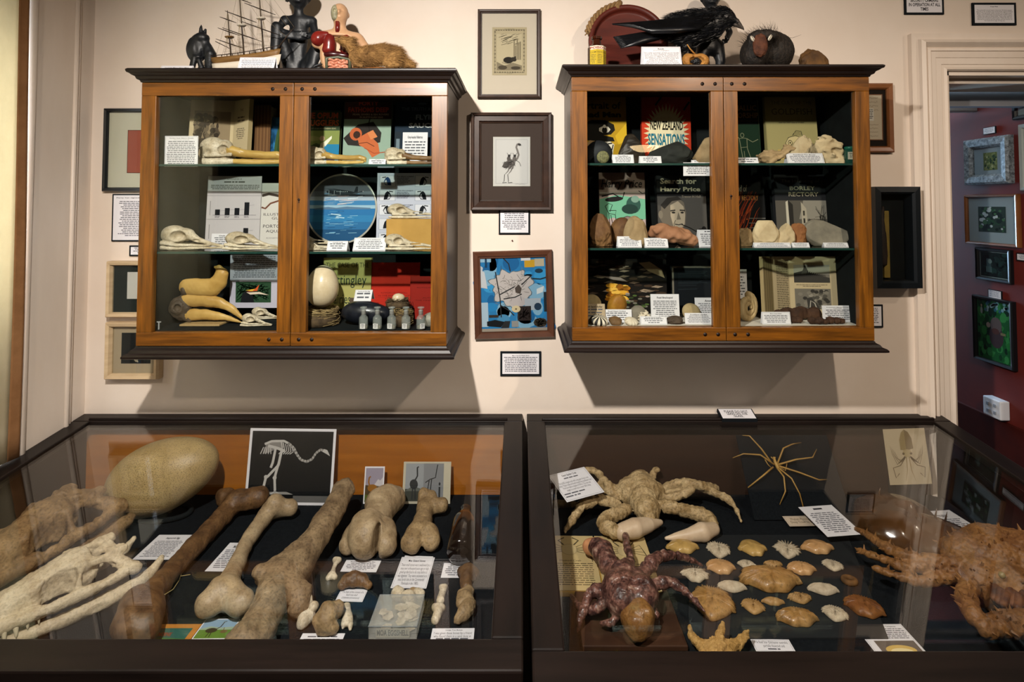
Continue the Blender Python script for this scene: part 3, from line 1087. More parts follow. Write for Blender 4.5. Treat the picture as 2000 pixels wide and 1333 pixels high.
# --- between the cabinets
def d_rodent(a):
 for x in (0.0, 1.0):
  pass
 a.border(0.07, 0.012, '#6b604f')
 a.border(0.10, 0.004, '#84785f')
 rg = random.Random(2)
 for i in range(46):
  t = i / 46 * 4
  e, u = int(t), t % 1
  x, y = [(0.08 + 0.84 * u, 0.06), (0.92, 0.06 + 0.88 * u), (0.92 - 0.84 * u, 0.94), (0.08, 0.94 - 0.88 * u)][e]
  a.ell(x, y, 0.016 + 0.012 * rg.random(), 0.010 + 0.008 * rg.random(), '#6f6350', 8, up=0)
 a.rect(0.13, 0.10, 0.86, 0.86, '#c4b393')
 for i in range(26):
  y = 0.62 + 0.23 * rg.random()
  x = 0.18 + 0.5 * rg.random()
  a.line([(x, y), (x + 0.16, y + 0.03 + 0.02 * rg.random())], 0.010, '#a2937a', up=0)
 a.up()
 for i, h in enumerate((0.72, 0.62, 0.76, 0.66, 0.7)):
  a.rect(0.62 + 0.045 * i, 0.32, 0.65 + 0.045 * i, h, '#7d7059', up=0)
 a.up()
 a.poly([(0.13, 0.10), (0.86, 0.10), (0.86, 0.20), (0.6, 0.26), (0.35, 0.2), (0.13, 0.28)], '#8b7d66')
 a.ell(0.3, 0.16, 0.13, 0.045, '#54493b')
 a.ell(0.68, 0.15, 0.14, 0.035, '#4c4235')
 a.ell(0.47, 0.315, 0.15, 0.065, '#2c2722')
 a.ell(0.62, 0.33, 0.085, 0.045, '#39322a', rot=-0.3)
 a.ell(0.665, 0.375, 0.02, 0.02, '#2c2722', up=0)
 a.line([(0.34, 0.29), (0.28, 0.26), (0.4, 0.245), (0.55, 0.25)], 0.012, '#2c2722')
 a.text('THE WATER-RAT', 0.36, 0.64, 0.955, 0.97, '#6b604f')
 a.text('LE RAT', 0.42, 0.58, 0.025, 0.04, '#6b604f')

picture('narrow dark frame, wide cream mount, old engraving of a rodent in an ornate border', (933, 18, 1056, 192), 0.014, 0.018, M_FRBR, '#d3c3b0', (0.23, 0.26, 0.78, 0.80), ('#b9a888', d_rodent), prof=[(0, 0), (0, 0.012), (0.004, 0.018), (0.009, 0.017), (0.011, 0.011), (0.014, 0.011), (0.014, 0)])

def d_ostrich(a):
 K = '#3a3634'
 a.border(0.05, 0.006, '#8b8784')
 a.ell(0.46, 0.46, 0.15, 0.085, '#6d6662', rot=0.35)
 a.ell(0.38, 0.43, 0.14, 0.055, '#4b4542', rot=0.5)
 a.poly([(0.22, 0.38), (0.36, 0.40), (0.40, 0.48), (0.30, 0.50)], '#5a5450')
 a.line([(0.58, 0.50), (0.66, 0.56), (0.70, 0.64), (0.66, 0.74), (0.63, 0.80), (0.66, 0.86), (0.72, 0.87)], 0.055, '#7c7571')
 a.ell(0.72, 0.855, 0.05, 0.025, K, rot=-0.3)
 a.poly([(0.75, 0.85), (0.83, 0.82), (0.76, 0.84)], K)
 for dx in (0, 0.10):
  a.line([(0.45 + dx, 0.42), (0.40 + dx * 0.8, 0.30), (0.30 + dx * 0.9, 0.22)], 0.05, '#77706b', taper=True)
  a.line([(0.30 + dx * 0.9, 0.23), (0.29 + dx * 1.2, 0.09), (0.24 + dx * 1.6, 0.055), (0.36 + dx * 1.6, 0.06)], 0.018, K)
 for dx, c in ((0.0, '#5c5552'), (0.16, '#6b6460')):
  a.ell(0.42 + dx, 0.56, 0.055, 0.05, c)
  a.ell(0.43 + dx, 0.62, 0.04, 0.028, K)
  a.line([(0.40 + dx, 0.64), (0.37 + dx, 0.68)], 0.012, K, up=0)
  a.line([(0.46 + dx, 0.64), (0.49 + dx, 0.68)], 0.012, K, up=0)
  a.line([(0.44 + dx, 0.54), (0.56 + dx, 0.48), (0.60 + dx, 0.40)], 0.014, K)
 rg = random.Random(3)
 for i in range(40):
  x, y = 0.28 + 0.32 * rg.random(), 0.36 + 0.16 * rg.random()
  a.line([(x, y), (x - 0.05, y - 0.03)], 0.006, '#2c2927', up=0)
 a.text('2/6', 0.05, 0.10, 0.015, 0.03, '#777')if False else None
 a.line([(0.6, 0.022), (0.66, 0.03), (0.72, 0.02), (0.8, 0.028), (0.88, 0.02)], 0.006, '#777370')

picture('wide dark wood frame, brown mount, white etching of long-necked bird carrying riders', (920, 221, 1077, 411), 0.036, 0.028, M_FRBR, '#4a3c36', (0.285, 0.255, 0.725, 0.745), ('#cfcac6', d_ostrich),
  prof=[(0, 0), (0, 0.024), (0.003, 0.028), (0.010, 0.026), (0.012, 0.018), (0.028, 0.020), (0.031, 0.013), (0.036, 0.011), (0.036, 0)], slip=ink('#cfc9bf'))

def d_hugo(c):
 c.words(0.06, 0.94, 0.1, 0.93, 10, '#55555c', 12)

notice('black edged text card fixed directly below the etching of the bird with riders', (974, 407, 1035, 458), d_hugo, 0.05)

def d_map(a):
 rg = random.Random(8)
 for i in range(40):
  a.ell(rg.random(), rg.random(), 0.05 + 0.1 * rg.random(), 0.05 + 0.08 * rg.random(), rg.choice(['#1d5f95', '#2a7fb8', '#3a93c9', '#4a86ae', '#7fa9c4']), 14, up=0 if i % 5 else 1)
 pts = []
 for i in range(60):
  t = 2 * PI * i / 60
  r = 1 + 0.10 * math.sin(7 * t) + 0.08 * math.sin(13 * t + 1) + 0.05 * rg.random()
  pts.append((0.48 + 0.30 * r * math.cos(t), 0.60 + 0.235 * r * math.sin(t) + 0.03 * math.cos(2 * t)))
 a.poly(pts, '#5b6b77')
 a.poly([(0.48 + (x - 0.48) * 0.95, 0.60 + (y - 0.6) * 0.95) for x, y in pts], '#bdb3b0')
 a.ell(0.56, 0.40, 0.13, 0.07, '#b5abaa', 16)
 for i in range(70):
  x, y = 0.48 + rg.gauss(0, 0.14), 0.6 + rg.gauss(0, 0.11)
  a.line([(x, y), (x + rg.gauss(0, 0.05), y + rg.gauss(0, 0.04))], 0.005, rg.choice(['#5a5350', '#857b77', '#3a3533']), up=0)
 a.up()
 for p in ([(0.24, 0.80), (0.30, 0.45), (0.31, 0.2)], [(0.35, 0.44), (0.52, 0.46), (0.62, 0.50)], [(0.62, 0.62), (0.78, 0.75)], [(0.3, 0.36), (0.44, 0.28), (0.5, 0.22)], [(0.36, 0.98), (0.44, 0.9), (0.46, 0.8)], [(0.52, 0.6), (0.3, 0.5)]):
  a.line(p, 0.016, '#29292b')
 a.poly([(0.52, 0.58), (0.58, 0.63), (0.62, 0.57), (0.60, 0.5), (0.53, 0.52)], '#4c423d')
 a.rect(0.67, 0.85, 0.82, 0.95, '#c79a2c')
 a.rect(0.82, 0.86, 0.96, 0.96, '#b8a98f')
 a.rect(0.62, 0.94, 0.76, 0.99, '#d4d2d6')
 a.poly([(0.0, 0.60), (0.06, 0.86), (0.0, 0.9)], '#b9bdc4')
 a.poly([(0.0, 0.6), (0.12, 0.58), (0.08, 0.8), (0.0, 0.84)], '#c3c3c8')
 a.rect(0.0, 0.08, 0.12, 0.40, '#a9bccb')
 a.poly([(0.84, 0.56), (0.95, 0.6), (0.93, 0.52), (0.84, 0.49)], '#cdd0d2')
 a.poly([(0.66, 0.27), (0.88, 0.30), (0.90, 0.44), (0.66, 0.44)], '#a7adb6')
 a.ell(0.85, 0.33, 0.055, 0.05, '#24364a', 10)
 a.rect(0.55, 0.15, 0.75, 0.34, '#2b2220')
 for i in range(14):
  a.line([(0.56 + 0.18 * rg.random(), 0.16 + 0.1 * rg.random()), (0.58 + 0.16 * rg.random(), 0.2 + 0.12 * rg.random())], 0.008, '#8d8275', up=0)
 a.ell(0.53, 0.305, 0.065, 0.045, '#cbb894', 18)
 a.ell(0.53, 0.305, 0.015, 0.012, '#6b5d45', 10)
 a.rect(0.0, 0.0, 1.0, 0.055, '#9a8d80')
 a.poly([(0.1, 0.09), (0.3, 0.07), (0.36, 0.14), (0.22, 0.17), (0.1, 0.15)], '#15171b')
 a.poly([(0.3, 0.06), (0.42, 0.06), (0.44, 0.15), (0.36, 0.15)], '#2a2a2c')
 a.rect(0.46, 0.07, 0.56, 0.15, '#8d8a88')
 a.rect(0.13, 0.2, 0.27, 0.235, '#38302b')
 a.ell(0.88, 0.12, 0.1, 0.06, '#3d352c', 12)
 for i in range(30):
  a.line([(0.8 + 0.17 * rg.random(), 0.06 + 0.12 * rg.random()), (0.8 + 0.17 * rg.random(), 0.06 + 0.12 * rg.random())], 0.006, '#8a7a62', up=0)
 a.rect(0.94, 0.26, 1.0, 0.52, '#1f2a31')
 a.line([(0.78, 0.70), (0.9, 0.69), (0.98, 0.71)], 0.02, '#24313a')
 a.ell(0.88, 0.8, 0.06, 0.03, '#20384a', 12)
 a.rect(0.02, 0.93, 0.18, 0.99, '#8fb3cb')
 a.rect(0.09, 0.86, 0.12, 0.99, '#1c3956')

picture('tilted brown frame around a blue collage map with a pale ragged continent', (928, 490, 1083, 661), 0.024, 0.018, M_FRMID, '#24567f', (0.07, 0.065, 0.93, 0.935), ('#2a76ad', d_map), rot=-0.028,
  prof=[(0, 0), (0, 0.014), (0.003, 0.018), (0.016, 0.016), (0.020, 0.012), (0.024, 0.012), (0.024, 0)], glass=True)

def d_save(c):
 c.text('Map to Save the Whales (2012)', 0.27, 0.73, 0.86, 0.93, '#222228', 0.02)
 c.words(0.04, 0.96, 0.07, 0.83, 9, '#55555c', 14, ragged=0.12)

notice('black edged text card hung below the blue map collage', (977, 688, 1057, 736), d_save, 0.05)
b = MB()
b.T = Matrix.Translation(PY(1000.5, 470, -0.0005)) @ Matrix.Rotation(PI / 2, 4, 'X')
b.lathe([(0.0012, -0.001), (0.0012, 0.004), (0.0026, 0.0045), (0.0026, 0.006), (0.0001, 0.0062)], mat('rusty_nail', '#4a2018', rough=0.6), 10)
b.T = Matrix()
tag(b.build('nail'), 'small rusty nail head in the bare wall above the blue map', 'nail')

# --- right of the right cabinet
def d_letter(a):
 rg = random.Random(31)
 for i in range(11):
  y = 0.93 - i * 0.085
  if 4 <= i <= 6:
   continue
  x = 0.12 + 0.1 * rg.random()
  pts = []
  while x < 0.88:
   pts.append((x, y + rg.gauss(0, 0.010)))
   x += 0.03
  a.line(pts, 0.010, '#5b4f45', up=0)
 a.up()
 a.rect(0.35, 0.42, 0.72, 0.70, '#cfc6ba')
 a.words(0.38, 0.7, 0.45, 0.68, 6, '#3a3a40', 8)

picture('tan and black frame holding a handwritten letter behind the cabinet side', (1640, 163, 1744, 298), 0.022, 0.02, M_FRTAN, '#1c130d', (0.26, 0.19, 0.80, 0.83), ('#bfae98', d_letter), slip=M_FRTAN)

def shadow_box():
 cx, z, W, H = frame_xz((1690, 362, 1779, 562))
 W, H = W * 0.97, H * 0.97
 r = thing('shadow_box', 'black shadow box with a yellow strip and dark relic against the door trim', 'display box', (cx + 0.005, -0.002, z + 0.004))
 moulding(W, H, [(0, 0), (0, 0.058), (0.018, 0.06), (0.024, 0.052), (0.024, 0)], M_BLKFR).build('frame', r)
 MB().box((-W / 2 + 0.02, -0.006, 0.02), (W / 2 - 0.02, -0.001, H - 0.02), M_BLACK).build('back_board', r)
 b = MB()
 b.box((-W / 2 + 0.052, -0.016, 0.03), (-W / 2 + 0.072, -0.007, H * 0.76), mat('yellow_strip', '#8a7130', '#756028', rough=0.6, scale=20))
 b.build('yellow_strip', r, bevel=0.001)
 solid('relic', [Ch([(-W / 2 + 0.045, -0.02, 0.08, 0.012), (-W / 2 + 0.04, -0.02, 0.15, 0.016), (-W / 2 + 0.042, -0.02, 0.22, 0.010), (-W / 2 + 0.05, -0.018, 0.27, 0.007)])], mat('relic_brown', '#2b1c14', '#1d130e', rough=0.7), r, res=40, noise=(0.003, 90))
 MB().box((-W / 2 + 0.022, -0.05, 0.022), (W / 2 - 0.022, -0.0485, H - 0.022), M_PGLASS).build('glass', r)

shadow_box()
notice('small black edged card on the wall under the shadow box', (1672, 596, 1727, 641), lambda c: c.words(0.1, 0.9, 0.1, 0.92, 9, '#44454b', 44), 0.06)

def d_sec(c):
 c.text('SECURITY CAMERAS\nIN OPERATION AT ALL\nTIMES', 0.06, 0.95, 0.08, 0.66, '#101014', 0.025, 0.95)
 c.text('NOTICE', 0.3, 0.7, 0.76, 0.93, '#101014', 0.03)if False else None

notice('black edged security camera notice high on the wall above the door casing', (1769, -22, 1846, 27), d_sec, 0.05, 'notice')

def d_song(c):
 c.text('Songye Mask', 0.40, 0.60, 0.86, 0.93, '#222228', 0.02)
 c.text('This powerful carved mask is from the We-bian people\nwho live in the southern part of the Kasai region of West\nAfrica. This particular mask is known as a Songye mask.\n'
   'These were traditionally associated with warfare but an\nunlikely new uses are being made. They\'re also used for\njudicial and educational ceremonies. Masks like this are\n'
   'referred to as spirits and the surface and the interior of\nthe mask shows sign of long use.', 0.04, 0.96, 0.07, 0.74, '#3a3a40', 0.0, 0.85)

notice('black edged card about a carved mask above the doorway', (1902, 4, 1988, 48), d_song, 0.05)

# the leaning notice on the rail of the crab case
q0, q1 = PY(1408, 810, -0.05), PY(1477, 810, -0.05)
nW = q1.x - q0.x
a = Art(nW, 0.052, '#0e1318', 0.012)
c = Art(nW * 0.94, 0.047, PAPER, 0, oz=0.003, mb=a.mb)
c.l = 6
c.rect(0, 0, 1, 1, PAPER)
c.text('PLEASE DO NOT\nLEAN ON THE\nGLASS', 0.14, 0.86, 0.16, 0.86, '#15151a', 0.02, 0.9)
for y, x0_, x1_ in ((0.62, 0.14, 0.86), (0.38, 0.2, 0.8), (0.13, 0.33, 0.67)):
 c.rect(x0_, y, x1_, y + 0.02, '#15151a', up=0)
o = a.mb.raw('notice', None, ((q0.x + q1.x) / 2, -0.062, ztop(-0.062) + 0.0085), (-math.radians(72), 0, 0))
tag(o, 'slanted black edged notice lying on the back rail of the crab case', 'notice')

# ------------------------------------------------------------------ hall pictures on the red wall (they face -x)
RZ = -PI / 2

def hall(px):
 """left, right at mid height, top, bottom at the nearer edge"""
 x0, y0, x1, y1 = px
 a, c = PXp(x0, (y0 + y1) / 2, XRED - 0.01), PXp(x1, (y0 + y1) / 2, XRED - 0.01)
 t, b = PXp((x0 + x1) / 2, y0, XRED - 0.01), PXp((x0 + x1) / 2, y1, XRED - 0.01)
 return (XRED - 0.0015, (a.y + c.y) / 2, b.z), (abs(a.y - c.y), t.z - b.z)

def blotch(cols, seed, n=60, s=0.08):
 def f(a):
  rg = random.Random(seed)
  for i in range(n):
   a.ell(rg.random(), rg.random(), s * (0.4 + rg.random()), s * (0.4 + rg.random()), rg.choice(cols), 9, up=0 if i % 6 else 1)
 return f

def clip_blotch(cols, seed, n=70, s=0.07):
 def f(a):
  rg = random.Random(seed)
  for i in range(n):
   r = s * (0.4 + rg.random())
   a.ell(r + (1 - 2 * r) * rg.random(), r + (1 - 2 * r) * rg.random(), r, r, rg.choice(cols), 9, up=0 if i % 6 else 1)
 return f

M_GRAN = mat('grey_speckled_frame', '#3a4147', '#8d969c', rough=0.5, scale=90, detail=3)
loc, WH = hall((1889, 269, 1977, 360))
picture('grey speckled box frame with a small leafy print on the red hall wall', None, 0.042, 0.03, M_GRAN, '#9fb0bd', (0.40, 0.30, 0.70, 0.68), ('#6f7a48', clip_blotch(['#2e4a34', '#b8b98d', '#586b3c', '#8e9a63'], 3)), loc=loc, WH=WH, rz=RZ)
loc, WH = hall((1888, 380, 1991, 480))
picture('thin wood frame with broad white mount and dark garden photo in the hall', None, 0.012, 0.02, M_FRTAN, '#a9bac4', (0.24, 0.26, 0.76, 0.76), ('#33473f', clip_blotch(['#10201d', '#d5e2e6', '#2f5a3c', '#4f7d55', '#1c2e2a'], 5)), loc=loc, WH=WH, rz=RZ)
loc, WH = hall((1908, 486, 1976, 550))

def d_chair(a):
 clip_blotch(['#0e1b19', '#16302a', '#1d3f38', '#0a1413'], 7, 70, 0.1)(a)
 a.border(0.0, 0.025, '#93a9ad')
 a.rect(0.22, 0.2, 0.42, 0.42, '#5a7a7c')
 a.rect(0.24, 0.42, 0.40, 0.72, '#4c6a70')
 a.ell(0.36, 0.62, 0.07, 0.09, '#8aa5a5')

picture('small black frame with a dark photo of a pale garden chair in the hall', None, 0.014, 0.018, M_BLKFR, '#0c1a18', (0.09, 0.10, 0.91, 0.90), ('#12231f', d_chair), loc=loc, WH=WH, rz=RZ)
loc, WH = hall((1905, 583, 1982, 712))

def d_garden(a):
 clip_blotch(['#1c6a35', '#2f8a45', '#124a2c', '#3c9a55', '#0d3524'], 11, 150, 0.06)(a)
 rg = random.Random(1)
 for i in range(24):
  a.ell(0.25 + 0.72 * rg.random(), 0.82 + 0.15 * rg.random(), 0.04, 0.03, rg.choice(['#4f8fae', '#7fb6cc', '#2c6f8c', '#a9d3de']), 9, up=0)
 a.up()
 a.ell(0.56, 0.42, 0.20, 0.19, '#4a3f48', 16)
 a.ell(0.56, 0.60, 0.16, 0.13, '#6d6468', 16)
 a.ell(0.34, 0.58, 0.06, 0.045, '#a89a92', 12)
 a.ell(0.54, 0.50, 0.11, 0.05, '#5f3f3f', 12)
 a.ell(0.15, 0.80, 0.035, 0.06, '#9aa9a8', 10)
 a.ell(0.15, 0.88, 0.022, 0.022, '#b8a596', 10)
 a.rect(0.68, 0.46, 0.82, 0.50, '#8f8a6a')

picture('large black frame with a green garden photo of a hunched shaggy shape, in the hall', None, 0.014, 0.022, M_BLKFR, '#0c1a18', (0.055, 0.035, 0.945, 0.965), ('#1f6a3a', d_garden), loc=loc, WH=WH, rz=RZ)
loc, WH = hall((1980, 182, 2090, 226))
picture('frame with pale mount cut off at the top edge of the hall wall', None, 0.016, 0.02, M_BLKFR, '#8fa0a4', (0.25, 0.3, 0.75, 0.75), ('#3a4650', clip_blotch(['#222c35', '#59656f'], 15)), loc=loc, WH=(WH[0], WH[1] * 1.6), rz=RZ)
loc, WH = hall((1994, 236, 2090, 372))
picture('pale frame at the picture edge beside the grey speckled frame in the hall', None, 0.02, 0.02, mat('pale_grey_frame', '#9aa3a0', rough=0.5), '#97a5a6', (0.25, 0.25, 0.75, 0.75), ('#40504a', clip_blotch(['#222c35', '#59656f'], 16)), loc=loc, WH=WH, rz=RZ)
for px, lb in (((1918, 248, 1942, 262), 'tiny white card on the red hall wall above the grey speckled frame'),
    ((1983, 496, 2030, 512), 'white card beside the small black chair photo on the red wall'),
    ((1928, 567, 1954, 584), 'tiny white card resting above the large green garden photo')):
 loc, WH = hall(px)
 notice(lb, None, lambda c: c.words(0.08, 0.92, 0.1, 0.9, 5, '#6a717c', 3), 0.04, loc=(XRED - 0.006, loc[1], loc[2]), WH=WH, rz=RZ)
# double power socket, door closer
loc, WH = hall((1934, 779, 1968, 815))
so = thing('power_socket', 'white double power socket low on the red hall wall', 'socket', (XRED, loc[1], loc[2]), (0, 0, RZ))
MB().box((-WH[0] / 2, -0.04, 0), (WH[0] / 2, 0, WH[1]), M_WHITE).build('plate', so, bevel=0.004)
for dx in (-0.2, 0.2):
 for z in (0.3, 0.68):
  MB().box((dx * WH[0] - 0.006, -0.043, z * WH[1] - 0.006), (dx * WH[0] + 0.006, -0.039, z * WH[1] + 0.006), ink('#8d939c')).build('switch', so, bevel=0.001)
p = PY(1840, 221, 0.50)
dc = tag(MB().box((p.x, 0.46, p.z), (p.x + 0.125, 0.50, p.z + 0.030), mat('closer_metal', '#8a7f76', rough=0.4, metal=0.4)).build('door_closer', bevel=0.005), 'grey metal door closer bar high inside the dark doorway', 'door closer')
# ------------------------------------------------------------------ things in the wall cabinets
M_BONE = mat('pale_bone', '#a8977a', '#d3c7b0', rough=0.5, scale=30, bump=0.3, bscale=200, col3='#dfd7c6', dirt=0.3)
M_BILL = mat('horny_bill', '#9c7a3e', '#c2a25c', rough=0.35, scale=14, stretch=(0.6, 3, 3), col3='#d3b878', coat=0.2)
M_DBONE = mat('smoky_bone', '#3b3128', '#57493a', rough=0.6, scale=20)
M_SOCK = mat('bone_hollow', '#2a211a', rough=0.9)

def span(x0, x1, ytop, Y, z):
 yc = ytop + 60
 a, c = PY(x0, yc, Y), PY(x1, yc, Y)
 t = PY((x0 + x1) / 2, ytop, Y)
 return (a.x + c.x) / 2, c.x - a.x, t.z - z

def book(label, px, Y, z, base, draw, thick=0.02, lean=0.10, yaw=0.0, spine=None, pages='#b8a682', name='book', rz=0.0):
 cx, W, H = span(px[0], px[1], px[2], Y, z)
 H = H / math.cos(lean)
 r = thing(name, label, 'book', (cx, Y, z + thick * math.sin(lean) + 0.0005), (-lean, rz, yaw))
 t = 0.0018
 a = Art(W, H, base, t)
 draw(a)
 sp = ink(spine or base)
 a.mb.box((-W / 2 - 0.0008, 0, 0), (-W / 2 + 0.001, thick, H), sp)
 a.mb.box((-W / 2, thick - t, 0), (W / 2, thick, H), sp)
 a.mb.raw('cover', r)
 MB().box((-W / 2 + 0.001, t, 0.002), (W / 2 - 0.003, thick - t, H - 0.003), ink(pages)).build('page_block', r)
 return r

def sheet(label, px, Y, z, draw, base=PAPER, lean=0.08, cat='printed sheet', name='printed_sheet', rz=0.0, thick=0.0006, yaw=0.0, bottom=None):
 cx, W, H = span(px[0], px[1], px[2], Y, z)
 a = Art(W, H / math.cos(lean), base, thick)
 draw(a)
 return tag(a.mb.raw(name, None, (cx, Y, z + 0.0004), (-lean, rz, yaw)), label, cat)

def tent(label, px, Y, z, draw, ang=0.42, yaw=0.0, name='tent_card', base=PAPER):
 """folded standing label"""
 cx, W, H = span(px[0], px[1], px[2], Y, z)
 L = H / math.cos(ang)
 a = Art(W, L, base, 0.0005)
 a.border(0.02, 0.008, '#8a8a90')
 draw(a)
 m = a.mb
 ca, sa = math.cos(ang), math.sin(ang)
 D = H * math.tan(ang)
 m.v = [(x, y * ca + zz * sa, zz * ca - y * sa) for x, y, zz in m.v]
 o = len(m.v)
 m.box((-W / 2, 0, 0), (W / 2, 0.0005, L), ink(base))
 for i in range(o, len(m.v)):
  x, y, zz = m.v[i]
  m.v[i] = (x, 2 * D - zz * sa + y * ca, zz * ca + y * sa)
 ob = m.raw(name, None, (cx, Y, z + 0.0006), (0, 0, yaw))
 return tag(ob, label, 'label')

def words_draw(n, seed, title=None, tw=0.5):
 def f(a):
  if title:
   a.text(title, 0.5 - tw / 2, 0.5 + tw / 2, 0.80, 0.90, '#1c1c22', 0.025)
   a.words(0.08, 0.92, 0.08, 0.74, n, '#57585f', seed)
  else:
   a.words(0.3, 0.7, 0.80, 0.92, 1, '#222228', seed + 50)
   a.words(0.08, 0.92, 0.08, 0.76, n, '#57585f', seed)
 return f

# ---------------- skulls
def bird_skull(label, px, Y, z, kind='gull', yaw=0.0, scale=1.0, bm=None, flip=False, name='bird_skull'):
 cx, W, H = span(px[0], px[1], px[2], Y, z)
 L = W * scale
 r = thing(name, label, 'skull', (PY(px[0], 400, Y).x if not flip else PY(px[1], 400, Y).x, Y, z + 0.0005), (0, 0, yaw + (PI if flip else 0)))
 hk = H / L                                         # height in lengths

 def sc(p):
  return p
 wd = 0.62 * hk if kind == 'round' else 0.11
 if kind == 'albatross':
  up = [E((0.15, 0, 0.19), (0.15, 0.105, 0.115)), E((0.29, 0, 0.20), (0.09, 0.08, 0.075)), Ch([(0.06, 0, 0.12, 0.06), (0.30, 0, 0.11, 0.05)]),
    Ch([(0.1, 0.085, 0.11, 0.02), (0.38, 0.055, 0.12, 0.02)]), Ch([(0.1, -0.085, 0.11, 0.02), (0.38, -0.055, 0.12, 0.02)]),
    E((0.30, -0.10, 0.165), (0.066, 0.088, 0.055), 0.006, None, -1), E((0.30, 0.10, 0.165), (0.066, 0.088, 0.055), 0.006, None, -1),
    E((0.14, -0.13, 0.14), (0.05, 0.05, 0.035), 0.02, None, -1), E((0.21, -0.11, 0.215), (0.08, 0.02, 0.02), 0.02, None, -1)]
  bl = [Ch([(0.36, 0, 0.165, 0.055), (0.5, 0, 0.135, 0.044), (0.75, 0, 0.115, 0.040), (0.9, 0, 0.12, 0.042), (0.975, 0, 0.10, 0.034), (0.99, 0, 0.06, 0.016)]),
    E((0.55, -0.06, 0.145), (0.10, 0.03, 0.012), 0.01, None, -1)]
  jw = [Ch([(0.03, -0.075, 0.055, 0.028), (0.12, -0.07, 0.04, 0.040), (0.40, -0.045, 0.05, 0.030)]), Ch([(0.03, 0.075, 0.055, 0.028), (0.12, 0.07, 0.04, 0.040), (0.40, 0.045, 0.05, 0.030)])]
  jb = [Ch([(0.40, -0.045, 0.05, 0.028), (0.7, -0.02, 0.045, 0.028), (0.95, 0, 0.05, 0.02)]), Ch([(0.40, 0.045, 0.05, 0.028), (0.7, 0.02, 0.045, 0.028), (0.95, 0, 0.05, 0.02)])]
  mb_ = bm or M_BILL
  lst = (('cranium', up, M_BONE), ('bill', bl, mb_), ('lower_jaw', jw, M_BONE), ('lower_bill', jb, mb_))
 elif kind == 'penguin':
  up = [E((0.17, 0, 0.19), (0.17, 0.12, 0.13)), Ch([(0.28, 0, 0.19, 0.075), (0.45, 0, 0.125, 0.045), (0.75, 0, 0.095, 0.026), (0.97, 0, 0.05, 0.016)]), Ch([(0.12, -0.1, 0.09, 0.022), (0.5, -0.045, 0.085, 0.018)]), Ch([(0.12, 0.1, 0.09, 0.022), (0.5, 0.045, 0.085, 0.018)]),
    E((0.27, -0.11, 0.18), (0.088, 0.10, 0.072), 0.006, None, -1), E((0.27, 0.11, 0.18), (0.088, 0.10, 0.072), 0.006, None, -1), E((0.55, 0, 0.12), (0.10, 0.1, 0.015), 0.01, None, -1), E((0.10, -0.12, 0.17), (0.06, 0.04, 0.05), 0.02, None, -1)]
  jw = [Ch([(0.06, s * 0.09, 0.035, 0.025), (0.35, s * 0.07, 0.03, 0.035), (0.7, s * 0.025, 0.035, 0.018), (0.95, 0, 0.03, 0.012)]) for s in (-1, 1)]
  lst = (('cranium', up, M_BONE), ('lower_jaw', jw, M_BONE))
 else:                                              # round: ratite or owl-like, deep braincase and large orbit
  up = [E((0.19, 0, 0.245), (0.19, 0.15, 0.155)), E((0.33, 0, 0.25), (0.17, 0.12, 0.11)), Ch([(0.40, 0, 0.26, 0.08), (0.55, 0, 0.17, 0.05), (0.75, 0, 0.105, 0.028), (0.96, 0, 0.06, 0.022)]),
    Ch([(0.05, -0.10, 0.12, 0.035), (0.30, -0.11, 0.085, 0.03), (0.75, -0.03, 0.075, 0.015)]), Ch([(0.05, 0.10, 0.12, 0.035), (0.30, 0.11, 0.085, 0.03), (0.75, 0.03, 0.075, 0.015)]),
    E((0.33, -0.15, 0.225), (0.115, 0.14, 0.098), 0.008, None, -1), E((0.33, 0.15, 0.225), (0.115, 0.14, 0.098), 0.008, None, -1), E((0.56, -0.07, 0.15), (0.06, 0.06, 0.03), 0.015, None, -1), E((0.12, -0.15, 0.15), (0.05, 0.04, 0.03), 0.02, None, -1)]
  jw = [Ch([(0.02, s * 0.10, 0.045, 0.032), (0.2, s * 0.10, 0.03, 0.032), (0.55, s * 0.055, 0.035, 0.022), (0.95, 0, 0.04, 0.016)]) for s in (-1, 1)]
  lst = (('cranium', up, M_BONE), ('lower_jaw', jw, M_BONE))
 zs = 0.305 if kind == 'albatross' else (0.32 if kind == 'penguin' else 0.405)
 fz = min(1.6, max(0.55, hk / zs))
 for nm, pr, mt_ in lst:
  solid(nm, pr, mt_, r, res=84, k=0.014, sq=(L, L, L * fz), noise=(0.003, 26), seed=len(label))
 b = MB()
 return r

